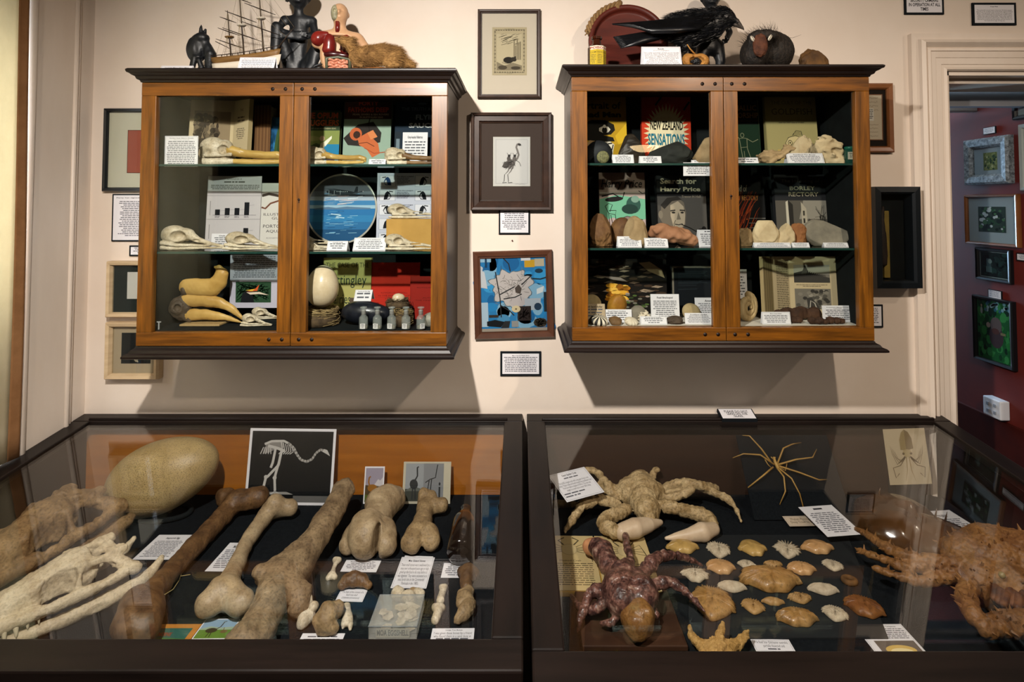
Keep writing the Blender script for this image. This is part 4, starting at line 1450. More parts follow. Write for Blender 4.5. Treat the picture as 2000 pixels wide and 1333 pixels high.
def rock(label, px, Y, z, mt, depth=0.7, noise=(0.10, 4.5), planes=(), seed=1, name='rock', cat='rock', yaw=0.0, prims=None, res=44, facets=0):
 """stone: unit shape scaled into the picture box"""
 cx, W, H = span(px[0], px[1], px[2], Y, z)
 rg = random.Random(seed * 7 + 1)
 planes = list(planes)
 for i in range(facets):
  t, u = rg.random() * 6.28, rg.uniform(-0.2, 0.85)
  w_ = math.sqrt(1 - u * u)
  planes.append(((w_ * math.cos(t), w_ * math.sin(t), u), rg.uniform(0.36, 0.44)))
 o = solid(name, prims or [E((0, 0, 0), (0.52, 0.52, 0.52)), E((0.2, 0.1, -0.15), (0.34, 0.34, 0.34), 0.2), E((-0.22, -0.05, -0.12), (0.3, 0.32, 0.36), 0.2)], mt, None, (cx, Y, z), (0, 0, yaw),
    res=res, noise=noise, seed=seed, planes=[((0, 0, -1), 0.44)] + list(planes), sq=(W, W * depth, H))
 me = o.data
 co = np.empty(len(me.vertices) * 3, dtype=np.float32)
 me.vertices.foreach_get('co', co)
 co = co.reshape(-1, 3)
 lo, hi = co.min(0), co.max(0)
 co = (co - (lo + hi) / 2) / (hi - lo) * np.array([W, W * depth, H])
 co[:, 2] += H / 2 + 0.0005
 me.vertices.foreach_set('co', co.ravel())
 me.update()
 return tag(o, label, cat)

# =========================================================== left cabinet
Z1, Z2, Z3 = CL['zs'][0], CL['zs'][1], CL['floor']
BK = -0.088

def open_book(label, px, Y, z, base, left, right, split=0.5, yawl=0.35, yawr=-0.3, lean=0.08, thick=0.016):
 cx, W, H = span(px[0], px[1], px[2], Y, z)
 r = thing('open_book', label, 'book', (cx - W / 2 + W * split, Y, z + 0.002), (-lean, 0, 0))
 for nm, ww, yaw, dr, sg in (('left_page', W * split, yawl, left, -1), ('right_page', W * (1 - split), yawr, right, 1)):
  ww /= math.cos(yaw)
  a = Art(ww, H, base, 0.0008, ox=sg * ww / 2)
  dr(a)
  a.mb.raw(nm, r, (0, 0, 0), (0, 0, yaw))
  MB().box((0 if sg > 0 else -ww, 0.001, 0), (ww if sg > 0 else 0, thick, H), ink('#a8946c')).build('page_block', r, (0, 0, 0), (0, 0, yaw))
 return r

def d_engr(a):
 rg = random.Random(3)
 a.rect(0.10, 0.0, 0.93, 0.80, '#8c7a60')
 for i in range(90):
  x, y = 0.14 + 0.5 * rg.random() ** 1.5, 0.25 + 0.5 * rg.random()
  a.ell(x, y, 0.06 * rg.random() + 0.02, 0.03 + 0.02 * rg.random(), rg.choice(['#3a3027', '#4d4235', '#675a48', '#2c241d']), 8, up=0 if i % 9 else 1)
 a.line([(0.2, 0.05), (0.26, 0.4), (0.35, 0.62), (0.6, 0.7)], 0.05, '#2c241d', taper=True)
 for i in range(30):
  x = 0.1 + 0.8 * rg.random()
  a.ell(x, 0.05 + 0.12 * rg.random(), 0.08, 0.03, rg.choice(['#5a4b3b', '#7a684f', '#463a2e']), 8, up=0)

def d_pg(a):
 a.text('THE', 0.4, 0.62, 0.80, 0.835, '#4d4235')
 a.words(0.25, 0.75, 0.62, 0.72, 2, '#5d5243', 4)
 a.words(0.2, 0.8, 0.38, 0.55, 6, '#6a5f4f', 6)
 a.ell(0.5, 0.17, 0.22, 0.10, '#3a3027', 14)
 a.ell(0.45, 0.2, 0.09, 0.05, '#7d6f59', 10)

open_book('tall old book standing open at a tree engraving, behind the uppermost long-billed skull', (376, 492, 192), -0.10, Z1, '#c0ae8b', d_engr, d_pg, 0.66, 0.22, -0.5)
book('old brown book with rough page edges beside the open engraving book', (495, 527, 206), -0.075, Z1, '#6d4c31', lambda a: [a.rect(0.1 * i, 0, 0.1 * i + 0.04, 1, ('#83603e', '#5c3f28')[i % 2], up=0) for i in range(10)], 0.05, 0.03)

def d_bluegreen(a):
 clip_blotch(['#1d4f7c', '#2c6e9c'], 4, 20, 0.15)(a)
 a.poly([(0.35, 0), (1, 0), (1, 1), (0.6, 0.95), (0.45, 0.6)], '#38502c')
 for i in range(14):
  a.line([(0.5 + 0.03 * i, 0.05), (0.62 + 0.02 * i, 0.8)], 0.02, ('#5c7a3e', '#2f4526')[i % 2], up=0)

book('blue and green booklet half hidden by the door stile above the first long bill', (516, 560, 228), -0.07, Z1, '#245a86', d_bluegreen, 0.006)

def d_alb(a):
 a.border(0.02, 0.006, '#8a8a90')
 a.text('Northern Royal Albatross (Female)', 0.14, 0.86, 0.905, 0.945, '#1c1c22', 0.02)
 a.text('(Diomedea sanfordi)', 0.27, 0.73, 0.855, 0.885, '#44444c')
 a.words(0.06, 0.94, 0.06, 0.83, 13, '#5a5b62', 20, ragged=0.12)

sheet('square text card hanging at the cabinet front beside the topmost long-billed skull', (321, 386, 266), -0.256, PY(350, 326, -0.256).z, d_alb, lean=0.0, name='text_card', cat='label')
bird_skull('great bird skull with long yellow bill before the open engraving book', (389, 552, 268), -0.17, Z1, 'albatross', 0.06)

def d_opium(a):
 a.rect(0, 0.66, 1, 1, '#33402c')
 a.text('THE OPIUM', 0.0, 0.94, 0.85, 0.96, '#a5482a', 0.03)
 a.text('SMUGGLERS', 0.0, 0.97, 0.72, 0.83, '#c05a30', 0.03)
 a.text('A TALE OF OUR NORTHERN SEAS', 0.05, 0.9, 0.665, 0.69, '#b8b08a')
 a.rect(0, 0.0, 1, 0.64, '#7f8a4c')
 a.poly([(0, 0.3), (0.4, 0.42), (0.62, 0.36), (0.62, 0), (0, 0)], '#4c5a38')
 a.rect(0.55, 0, 1, 0.40, '#2878a2')
 a.ell(0.2, 0.5, 0.3, 0.05, '#9a9a5e')
 a.poly([(0.40, 0.1), (0.52, 0.1), (0.66, 0.46), (0.52, 0.42)], '#d2c3a0')
 a.ell(0.55, 0.50, 0.07, 0.05, '#caa888', 12)
 a.poly([(0.60, 0.44), (0.8, 0.55), (0.8, 0.5), (0.64, 0.36)], '#e0dccb')
 a.ell(0.78, 0.12, 0.12, 0.12, '#3a2b3a', 12)
 a.ell(0.85, 0.06, 0.07, 0.05, '#b83228', 10)

book('green and blue smugglers story book with orange capitals on the upper shelf', (586, 661, 215), BK, Z1, '#3a4a30', d_opium)

def d_fathom(a):
 a.rect(0, 0.70, 1, 1, '#3c2220')
 a.text('FORTY', 0.30, 0.72, 0.90, 0.965, '#a4412f', 0.03)
 a.text('FATHOMS DEEP', 0.08, 0.94, 0.80, 0.875, '#a4412f', 0.03)
 a.text('PEARL DIVERS & SEA ROVERS', 0.18, 0.94, 0.755, 0.78, '#b9a58c')
 a.text('IN AUSTRALIAN SEAS', 0.33, 0.82, 0.715, 0.74, '#b9a58c')
 clip_blotch(['#7f9a8c', '#93ab9b', '#6f8b80'], 5, 30, 0.1)(a) if False else a.rect(0, 0, 1, 0.70, '#8a9f90')
 a.up()
 a.poly([(0.0, 0.42), (0.3, 0.62), (0.62, 0.66), (0.8, 0.5), (0.78, 0.36), (0.4, 0.3), (0.1, 0.32)], '#2a2624')
 a.ell(0.26, 0.48, 0.13, 0.095, '#b35a34', 16)
 a.ell(0.28, 0.47, 0.075, 0.055, '#38241c', 14)
 a.poly([(0.3, 0.42), (0.5, 0.5), (0.74, 0.34), (0.78, 0.2), (0.62, 0.14), (0.5, 0.26), (0.34, 0.32)], '#b9623a')
 a.poly([(0.5, 0.5), (0.62, 0.54), (0.72, 0.44), (0.58, 0.40)], '#c77a4c')
 a.line([(0.3, 0.34), (0.5, 0.36), (0.66, 0.30)], 0.015, '#5c2c1c')
 a.line([(0.45, 0.28), (0.66, 0.2), (0.9, 0.22)], 0.02, '#a04a2c')
 a.line([(0.55, 0.52), (0.52, 0.62), (0.55, 0.72)], 0.02, '#1c1816')
 a.poly([(0.02, 0.08), (0.2, 0.18), (0.45, 0.12), (0.3, 0.02), (0.05, 0.0)], '#a9b5a4')
 a.ell(0.2, 0.12, 0.05, 0.015, '#222', 10)
 a.ell(0.72, 0.06, 0.06, 0.02, '#333b38', 10)
 for x in (0.62, 0.7, 0.8, 0.88):
  a.line([(x, 0.0), (x + 0.02, 0.10)], 0.012, '#54675c', up=0)

book('sea book with orange helmeted diver on pale green, middle book of the row of three', (669, 762, 192), BK, Z1, '#46605a', d_fathom)

def d_saucer(a):
 a.text('THE TRUTH ABOUT', 0.12, 0.98, 0.80, 0.85, '#5f6d7b', 0.02)
 a.text('FLYING', 0.42, 0.95, 0.67, 0.745, '#8493a0', 0.03)
 a.text('SAUCERS', 0.28, 0.99, 0.555, 0.625, '#c3c6c9', 0.04)
 a.ell(0.55, 0.90, 0.1, 0.015, '#4c5c6a')
 a.rect(0.0, 0.0, 0.12, 0.5, '#222b33')
 a.rect(0.03, 0.12, 0.10, 0.4, '#6b7a84')

book('dark navy saucer book with white capitals behind a printed card', (770, 866, 188), BK, Z1, '#1c2a38', d_saucer)
sheet('printed card with two-line heading propped against the navy saucer book', (785, 834, 258), -0.125, Z1, words_draw(8, 31, 'Grey-headed Albatross', 0.6), lean=0.10, name='text_card', cat='label')
bird_skull('bird skull with thick hooked yellow bill under the smugglers book', (589, 718, 286), -0.185, Z1, 'albatross', -0.10)
tent('small folded label between the two thick-billed skulls of the upper shelf', (719, 752, 311), -0.225, Z1, words_draw(2, 33), 0.5)
bird_skull('bird skull with dark brown rough bill under the printed card', (750, 862, 288), -0.185, Z1, 'albatross', -0.06, bm=mat('brown_bill', '#4a3320', '#7a5a34', rough=0.5, scale=16))

# middle shelf
M_INKY = '#17181c'

def d_chart(a):
 a.text('APPENDIX II', 0.35, 0.62, 0.945, 0.97, '#4a4640')
 a.words(0.08, 0.92, 0.885, 0.925, 1, '#4a4640', 2)
 a.words(0.05, 0.97, 0.80, 0.875, 3, '#5b5650', 5, ragged=0.04)
 for y0, hs in ((0.45, (0.08, 0.10, 0.10, 0.18)), (0.12, (0.03, 0.045, 0.09, 0.15))):
  a.rect(0.0, y0 + 0.27, 1, y0 + 0.274, '#6d6a6c')
  a.line([(0.12, y0), (0.92, y0)], 0.006, '#55535a')
  for i, h in enumerate(hs):
   x = 0.16 + 0.18 * i
   a.rect(x, y0, x + 0.09, y0 + h, M_INKY)
   a.line([(x + 0.09, y0 + h * 0.75), (x + 0.18, y0 + h * 0.8)], 0.004, '#77757c')
   a.words(x, x + 0.09, y0 - 0.045, y0 - 0.01, 2, '#55535a', i, ragged=0)
  a.rect(0.06, y0, 0.075, y0 + 0.2, '#8a878a')

sheet('printed page with two black bar charts leaning behind the round pale skull', (401, 507, 344), -0.10, Z2, d_chart, base='#b7b2b4', lean=0.06)
sheet('small text slip before the bar chart page', (411, 452, 457), -0.135, Z2, words_draw(5, 35, 'Owls', 0.3), lean=0.1, name='text_card', cat='label')

def d_porto(a):
 a.line([(0.02, 0.80), (0.2, 0.83), (0.45, 0.80), (0.75, 0.84)], 0.07, '#3b322c')
 a.line([(0.02, 0.62), (0.12, 0.6), (0.25, 0.68), (0.5, 0.73), (0.8, 0.7)], 0.045, '#6b4334')
 a.text('ILLUSTRATED', 0.08, 0.92, 0.49, 0.53, '#2a2830')
 a.text('GUIDE', 0.30, 0.70, 0.43, 0.47, '#2a2830')
 a.text('to the', 0.44, 0.58, 0.385, 0.405, '#2a2830')
 a.text('PORTOBELLO', 0.08, 0.92, 0.30, 0.35, '#2a2830')
 a.text('AQUARIUM', 0.16, 0.86, 0.22, 0.27, '#2a2830')
 a.text('ELIZABETH J BATHAM', 0.18, 0.82, 0.13, 0.15, '#55535a')

book('pale aquarium guide booklet with a drawn eel, cut by the door stile', (507, 582, 358), -0.095, Z2, '#c4c0bb', d_porto, 0.004, 0.06)
bird_skull('large round pale bird skull with deep eye socket and thin straight bill', (318, 450, 440), -0.19, Z2, 'round', -0.08)
bird_skull('smaller domed pale bird skull next to the aquarium guide', (443, 556, 452), -0.195, Z2, 'round', -0.05)

def plate():
 Y = -0.085
 cx, W, H = span(594, 734, 350, Y, Z2)
 R = W / 2
 r = thing('decorative_plate', 'round plate painted with a propeller plane over blue sea and sky', 'plate', (cx, Y, Z2 + 0.001), (-0.14, 0, 0))
 zc = R + 0.004
 b = MB()
 b.T = Matrix.Translation((0, 0.014, zc)) @ Matrix.Rotation(PI / 2, 4, 'X')
 b.lathe([(0.0, 0.0), (R * 0.6, 0.0), (R * 0.95, 0.010), (R, 0.0125), (R, 0.0145), (R * 0.97, 0.0145), (R * 0.66, 0.006), (0, 0.006)], mat('plate_glaze', '#a6a39a', rough=0.15, coat=0.5), 64)
 b.T = Matrix()
 b.build('plate_body', r)
 a = Art(R * 1.9, R * 1.9, '#888', 0, oz=zc - R * 0.95, y=-0.0015)
 bands = [(-1, -0.62, '#1d4a72'), (-0.62, -0.40, '#2a6494'), (-0.40, -0.20, '#2f74a6'), (-0.20, 0.0, '#2a6aa0'), (0.0, 0.10, '#8fb0c4'), (0.10, 0.24, '#3d78a8'), (0.24, 0.36, '#9aa9b8'), (0.36, 0.52, '#6c7480'), (0.52, 0.70, '#565a63'), (0.70, 1.0, '#4a4d55')]
 for lo, hi, c in bands:
  top = [(0.5 + math.sqrt(max(0, 1 - (lo + (hi - lo) * i / 8) ** 2)) * 0.5, 0.5 + (lo + (hi - lo) * i / 8) * 0.5) for i in range(9)]
  a.poly(top + [(1 - x, y) for x, y in reversed(top)], c, up=0)
 a.up()
 rg = random.Random(6)
 for i in range(34):
  y = 0.55 + 0.2 * rg.random()
  x = 0.2 + 0.55 * rg.random()
  a.line([(x, y), (x + 0.06 + 0.1 * rg.random(), y + 0.012)], 0.012, rg.choice(['#c4cfd8', '#8ea7bd', '#5d86ab', '#b4a9b0']), up=0)
 for i in range(40):
  y = 0.12 + 0.34 * rg.random()
  x = 0.25 + 0.4 * rg.random()
  a.line([(x, y), (x + 0.05 + 0.1 * rg.random(), y + 0.004)], 0.006, rg.choice(['#4f8fb8', '#1a4468', '#86b4cc']), up=0)
 a.up()
 a.poly([(0.1, 0.50), (0.3, 0.525), (0.42, 0.51), (0.58, 0.53), (0.75, 0.52), (0.93, 0.51), (0.93, 0.49), (0.1, 0.485)], '#54708c')
 a.line([(0.35, 0.42), (0.5, 0.40), (0.42, 0.37), (0.55, 0.36)], 0.012, '#b5cfdc')
 K = '#23272d'
 a.poly([(0.26, 0.76), (0.36, 0.80), (0.72, 0.745), (0.73, 0.725), (0.36, 0.72), (0.27, 0.735)], K)
 a.poly([(0.22, 0.80), (0.5, 0.735), (0.56, 0.74), (0.34, 0.80)], '#3a4048')
 a.poly([(0.30, 0.715), (0.56, 0.735), (0.84, 0.70), (0.83, 0.69), (0.5, 0.70)], '#353a42')
 a.poly([(0.67, 0.74), (0.70, 0.83), (0.73, 0.83), (0.73, 0.74)], K)
 a.poly([(0.62, 0.735), (0.80, 0.765), (0.80, 0.745), (0.7, 0.73)], '#3a4048')
 for x in (0.30, 0.38, 0.47):
  a.line([(x, 0.69), (x, 0.77)], 0.006, '#a8adb4', up=0)
 for i in range(6):
  a.ell(0.42 + 0.03 * i, 0.753, 0.006, 0.006, '#c7ccd2', 8, up=0)
 a.mb.raw('painted_scene', r)
 b = MB()
 b.tube([(-0.03, -0.012, 0.014), (-0.03, 0.012, 0.001), (-0.03, 0.05, 0.002), (-0.03, 0.03, 0.07)], 0.002, M_BLACK, 6)
 b.tube([(0.03, -0.012, 0.014), (0.03, 0.012, 0.001), (0.03, 0.05, 0.002), (0.03, 0.03, 0.07)], 0.002, M_BLACK, 6)
 b.raw('stand', r)
 return r

rest(plate(), Z2 + 0.0005)

def d_peng(a):
 for j in range(5):
  for i in range(2):
   x, y = 0.03 + 0.48 * i, 0.82 - 0.195 * j
   a.rect(x, y - 0.005, x + 0.22, y + 0.145, '#9aa0ae')
   a.rect(x + 0.008, y, x + 0.212, y + 0.14, '#cfcfd8')
   f = 1 if (i + j) % 2 else -1
   cx = x + 0.11
   a.poly([(cx - 0.05 * f, y + 0.01), (cx + 0.03 * f, y + 0.015), (cx + 0.055 * f, y + 0.06), (cx + 0.03 * f, y + 0.11), (cx + 0.0 * f, y + 0.13), (cx - 0.03 * f, y + 0.10), (cx - 0.045 * f, y + 0.05)], '#17191f' if (i, j) != (0, 0) else '#1e3a66')
   a.poly([(cx + 0.0 * f, y + 0.02), (cx + 0.035 * f, y + 0.03), (cx + 0.045 * f, y + 0.06), (cx + 0.02 * f, y + 0.09)], '#c4c4cc')
   a.line([(cx + 0.02 * f, y + 0.125), (cx + 0.075 * f, y + 0.118)], 0.012, '#17191f')
   a.text(('Fiordland crested', 'King penguin', 'Little blue penguin', 'Royal penguin', 'Erect-crested penguin', 'Rockhopper penguin', 'Snares crested', 'Chinstrap', 'Yellow-eyed', 'Emperor')[2 * j + i], x + 0.235, x + 0.46, y + 0.125, y + 0.142, '#222330', 0.02)
   a.words(x + 0.235, x + 0.44, y + 0.02, y + 0.115, 5, '#5b5d6c', 2 * j + i, center=False)

sheet('white chart of small penguin figures behind the tan block', (735, 880, 338), -0.07, Z2, d_peng, base='#b9bccb', lean=0.05)
MT_BLK = mat('tan_block', '#a9803c', '#b98f48', rough=0.75, scale=9)
cx, W, H = span(754, 870, 428, -0.15, Z2)
tag(MB().box((cx - W / 2, -0.15, Z2 + 0.0005), (cx + W / 2, -0.085, Z2 + H), MT_BLK).build('display_block', bevel=0.001), 'plain tan block on the middle shelf carrying one bird skull', 'display block')
bird_skull('bird skull lying on top of the tan block', (757, 868, 398), -0.118, Z2 + H, 'penguin', -0.03)
bird_skull('bird skull with narrow bill lying in front of the tan block', (752, 864, 457), -0.205, Z2, 'penguin', -0.04)
bird_skull('long slender-billed bird skull crossing the foot of the painted plate', (560, 684, 450), -0.125, Z2, 'penguin', -0.12)
bird_skull('small white bird skull behind the folded label at the door stile', (602, 652, 474), -0.20, Z2, 'penguin', 0.0)
tent('folded label before the small white skull under the painted plate', (637, 677, 472), -0.225, Z2, words_draw(3, 41, 'Coastal skulls', 0.5), 0.42)
tent('larger folded label between the painted plate and the tan block', (688, 752, 466), -0.228, Z2, words_draw(5, 42, 'Larger bird skeletons', 0.62), 0.50)

# bottom shelf
def hornbill():
 Y = -0.16
 x0 = PY(333, 600, Y).x
 L = PY(482, 600, Y).x - x0
 r = thing('bird_skull', 'hornbill skull with huge upturned casque over a down-curved yellow bill', 'skull', (x0, Y, Z3 + 0.007))
 M1 = mat('casque_horn', '#a6803f', '#c4a05c', rough=0.42, scale=9, bump=0.1, bscale=40, col3='#d4b67a')
 solid('casque', [Ch([(0.22, 0, 0.46, 0.11), (0.40, 0, 0.45, 0.12), (0.55, 0, 0.45, 0.115), (0.63, 0, 0.52, 0.105), (0.665, 0, 0.62, 0.085), (0.63, 0, 0.70, 0.045), (0.575, 0, 0.715, 0.012)])], M1, r, res=80, k=0.05, sq=(L, L * 0.6, L), noise=(0.006, 14))
 solid('upper_bill', [Ch([(0.20, 0, 0.285, 0.085), (0.45, 0, 0.285, 0.085), (0.65, 0, 0.25, 0.068), (0.82, 0, 0.16, 0.045), (0.94, 0, 0.05, 0.020), (0.985, 0, 0.0, 0.006)])], M1, r, res=80, k=0.05, sq=(L, L * 0.7, L), noise=(0.006, 14))
 solid('lower_bill', [Ch([(0.24, 0, 0.095, 0.075), (0.45, 0, 0.10, 0.07), (0.7, 0, 0.065, 0.045), (0.88, 0, 0.012, 0.018), (0.94, 0, -0.01, 0.006)])], M1, r, res=80, k=0.05, sq=(L, L * 0.7, L), noise=(0.006, 14))
 solid('cranium', [E((0.13, 0, 0.20), (0.13, 0.14, 0.14)), Ch([(0.1, 0, 0.1, 0.06), (0.26, 0, 0.06, 0.06)]), E((0.15, -0.14, 0.2), (0.05, 0.06, 0.05), 0.01, None, -1), E((0.19, 0, 0.42), (0.05, 0.09, 0.08))], M_DBONE, r, res=60, k=0.05, sq=(L, L * 0.8, L), noise=(0.012, 30))
 MB().box((0.05, -0.035, -0.006), (L * 0.72, 0.035, -0.0004), mat('pale_base_board', '#a98d60', rough=0.6)).build('base_board', r, bevel=0.001)

hornbill()

def d_hornb(a):
 a.words(0.06, 0.94, 0.55, 0.97, 11, '#55545c', 9, ragged=0.1)
 a.rect(0.12, 0.10, 0.84, 0.49, '#28462f')
 rg = random.Random(5)
 for i in range(50):
  a.line([(0.14 + 0.66 * rg.random(), 0.12 + 0.34 * rg.random()), (0.14 + 0.68 * rg.random(), 0.12 + 0.35 * rg.random())], 0.012, rg.choice(['#3c6b44', '#1b3322', '#5b8f62', '#7aa883']), up=0)
 a.up()
 a.poly([(0.22, 0.10), (0.5, 0.10), (0.46, 0.26), (0.36, 0.32), (0.26, 0.28)], '#14161a')
 a.poly([(0.34, 0.30), (0.5, 0.34), (0.60, 0.44), (0.56, 0.32)], '#c9572c')
 a.poly([(0.34, 0.29), (0.6, 0.30), (0.80, 0.24), (0.6, 0.26), (0.42, 0.25)], '#d8c7b5')
 a.poly([(0.32, 0.33), (0.52, 0.36), (0.46, 0.31)], '#d8a83a')

sheet('printed sheet with a colour photo of a hornbill leaning behind the casqued skull', (449, 545, 498), -0.09, PY(490, 602, -0.09).z, d_hornb, base='#b6b2c2', lean=0.0)
MB_ = None
bird_skull('small round white bird skull resting against its twin, lower of the pair by the stile', (477, 540, 612), -0.185, Z3, 'round', -0.1)
bird_skull('small round white bird skull with large eye socket, upper of the pair', (496, 556, 600), -0.14, Z3 + 0.012, 'round', -0.05)
tag(MB().box((PY(500, 600, -0.16).x, -0.172, Z3), (PY(575, 600, -0.16).x, -0.10, Z3 + 0.012), M_BLACK).build('plinth', bevel=0.001), 'low black plinth under the upper small round skull', 'plinth')
b = MB()
px_ = PY(310, 640, -0.24)
b.box((px_.x - 0.0015, -0.241, Z3 + 0.001), (px_.x + 0.0015, -0.238, Z3 + 0.022), ink('#a8a8a8'))
b.box((px_.x - 0.006, -0.241, Z3 + 0.022), (px_.x + 0.006, -0.238, Z3 + 0.025), ink('#a8a8a8'))
tag(b.raw('pin'), 'tiny T-shaped steel pin standing in the bottom corner of the cabinet', 'pin')

# eggs and nests
M_EGGW = mat('ostrich_egg_shell', '#cdb897', '#d8c6a8', rough=0.3, scale=40, bump=0.12, bscale=220, coat=0.3)
M_EGGB = mat('emu_egg_shell', '#14161c', '#1e212a', rough=0.35, scale=50, bump=0.15, bscale=260, coat=0.2)
M_STRAW = mat('dry_grass', '#6b5636', '#a08a60', rough=0.9, scale=60)
M_STRAWD = mat('dark_twigs', '#3a2d20', '#5c4a34', rough=0.9, scale=60)

def egg_mesh(b, R, L, mt, n=40):
 pr = []
 for i in range(n + 1):
  t = PI * i / n
  u = -math.cos(t)
  pr.append((R * math.sin(t) * (1 - 0.10 * u), L / 2 * u))
 pr[0] = (0.0, -L / 2)
 pr[-1] = (0.0, L / 2)
 b.lathe(pr, mt, 40)

def nest(name, label, x, Y, z, R, H, mt, n=420, seed=1, cat='nest', ln=0.06):
 b = MB()
 rg = random.Random(seed)
 for i in range(n):
  a0 = rg.random() * 6.28
  rr = R * (0.60 + 0.38 * rg.random())
  h = H * rg.random() ** 0.8
  sp = rg.uniform(0.5, 1.3) * ln / R
  pts = []
  tilt = rg.gauss(0, 0.35)
  for k in range(5):
   t = a0 + sp * (k / 4 - 0.5)
   pts.append((rr * math.cos(t) * (1 + 0.12 * (k / 4 - 0.5) * tilt), rr * math.sin(t) * 0.85, min(H * 1.15, max(0.0015, h + tilt * 0.02 * (k / 4 - 0.5)))))
  b.tube(pts, rg.uniform(0.0005, 0.0012), mt, 4, smooth=False)
 b.lathe([(R * 0.55, 0.001), (R * 0.86, 0.001), (R * 0.9, H * 0.4), (R * 0.75, H * 0.8), (R * 0.6, H * 0.5), (R * 0.5, H * 0.2), (0, H * 0.12)], M_STRAWD, 24)
 return tag(b.raw(name, None, (x, Y, z + 0.001)), label, cat)

Ye = -0.165
cx, W, H = span(600, 661, 518, Ye, Z3)
nest('bird_nest', 'wide straw nest under the great white egg on the cabinet floor', PY(622, 600, Ye).x, Ye, Z3, 0.068, 0.052, M_STRAW, 520, 2)
b = MB()
egg_mesh(b, W / 2, 0.132, M_EGGW)
o = b.raw('egg', None, (cx - 0.001, Ye, Z3 + H - 0.066), (0, 0.05, 0))
tag(o, 'great cream white egg standing upright in the wide straw nest', 'egg')
Yb = -0.215
cx, W, H = span(657, 755, 578, Yb, Z3)
b = MB()
egg_mesh(b, 0.036, W, M_EGGB)
tag(b.raw('egg', None, (cx, Yb + 0.05, Z3 + 0.037), (0, PI / 2 + 0.04, 0.0)), 'large black egg lying beside the straw nest with a folded label on it', 'egg')
tent('folded label balanced on top of the large black egg', (690, 724, 569), Yb + 0.043, Z3 + 0.0735, words_draw(2, 47, 'Ostrich and Emu Egg', 0.7), 0.6)

def d_cott(a):
 a.text('THE CASE OF THE', 0.05, 0.95, 0.84, 0.92, '#3a3b2a', 0.0)
 a.text('Cottingley', 0.02, 0.9, 0.50, 0.72, '#20302a', 0.0)
 a.text('Fairies', 0.16, 0.58, 0.24, 0.40, '#20302a', 0.0)
 a.rect(0.0, 0.0, 1, 0.16, '#3b3430')
 a.rect(0.56, 0.0, 1, 0.34, '#5a4c40')
 a.ell(0.7, 0.16, 0.08, 0.1, '#8a7a66', 10)

sheet_bk = book('pale yellow-green fairies book behind the great white egg', (630, 724, 505), -0.075, PY(680, 628, -0.075).z if False else Z3, '#a8a262', d_cott, 0.018, 0.04, spine='#5c5430')

def d_redb(a):
 a.text('AUTHORS OF LANDFALL', 0.2, 0.75, 0.44, 0.465, '#5c1510')
 a.text('IN THE EARLY PART OF', 0.15, 0.8, 0.39, 0.415, '#5c1510')
 a.rect(0, 0.37, 1, 0.375, '#8a2018')

book('bright red thin book at the back above the little egg nest', (724, 819, 514), -0.068, Z3, '#b32a1c', d_redb, 0.008, 0.04)

def d_redc(a):
 a.text('AUTHORS OF', 0.15, 0.7, 0.72, 0.75, '#4c0f0c')
 a.text('THE PINE, FOREST', 0.12, 0.9, 0.42, 0.45, '#4c0f0c')
 a.text('AUTHORITY', 0.3, 0.8, 0.48, 0.51, '#4c0f0c')

book('darker red thin book overlapping the bright red one', (801, 880, 541), -0.085, Z3, '#8f2219', d_redc, 0.006, 0.04)
xn, Yn = PY(777, 600, -0.125).x, -0.125
b = MB().box((xn - 0.045, Yn - 0.03, Z3), (xn + 0.045, Yn + 0.03, Z3 + 0.046), M_BLACK)
tag(b.build('plinth', bevel=0.001), 'low black plinth under the little nest with one white egg', 'plinth')
nest('bird_nest', 'little dark twig nest holding one white egg, before the red books', xn, Yn, Z3 + 0.046, 0.042, 0.028, M_STRAWD, 220, 5, ln=0.03)
b = MB()
egg_mesh(b, 0.0145, 0.04, M_EGGW)
tag(b.raw('egg', None, (xn + 0.002, Yn, Z3 + 0.046 + 0.031), (0, PI / 2 - 0.1, 0.2)), 'small white egg lying in the little twig nest', 'egg')
nest('bird_nest', 'small round grey nest with a hole half hidden by the glass bottles', PY(786, 620, -0.185).x, -0.185, Z3, 0.036, 0.05, M_STRAW, 200, 8, ln=0.03)
rock('speckled grey egg-shaped stone behind the last glass bottle', (824, 860, 610), -0.19, Z3, mat('speckled_stone', '#7b776c', '#a49e90', rough=0.6, scale=70), seed=4, noise=(0.02, 5))

M_BOTG = mat('bottle_glass', '#b4bab6', rough=0.06, spec=0.9, alpha=0.26)
M_BOTF = mat('frosted_neck', '#b8b8b4', rough=0.55, alpha=0.6)
M_SAND = mat('sample_dust', '#5c5648', '#8a8270', rough=0.9, scale=90)

def bottle():
 r = thing('glass_bottle', 'x', 'bottle', (0, 0, 0), group=None)
 b = MB()
 b.lathe([(0.0, 0.001), (0.0125, 0.001), (0.0135, 0.003), (0.0135, 0.028), (0.0125, 0.032), (0.0075, 0.036), (0.0068, 0.038)], M_BOTG, 24)
 b.raw('body', r)
 MB().lathe([(0.0068, 0.038), (0.0068, 0.049), (0.0074, 0.0495)], M_BOTF, 20).raw('neck', r)
 MB().lathe([(0.0, 0.046), (0.0055, 0.047), (0.0060, 0.051), (0.0045, 0.053), (0.0098, 0.0545), (0.0105, 0.0565), (0.0098, 0.0585), (0.0, 0.0592)], M_BOTG, 20).raw('stopper', r)
 MB().lathe([(0.0, 0.0022), (0.0120, 0.0022), (0.0122, 0.008), (0.006, 0.011), (0, 0.0115)], M_SAND, 20).raw('contents', r)
 a = Art(0.015, 0.013, '#c9c6c4', 0.0004, oz=0.004, y=-0.0143)
 a.words(0.12, 0.88, 0.15, 0.85, 3, '#55565c', 6)
 a.mb.raw('paper_label', r)
 return r

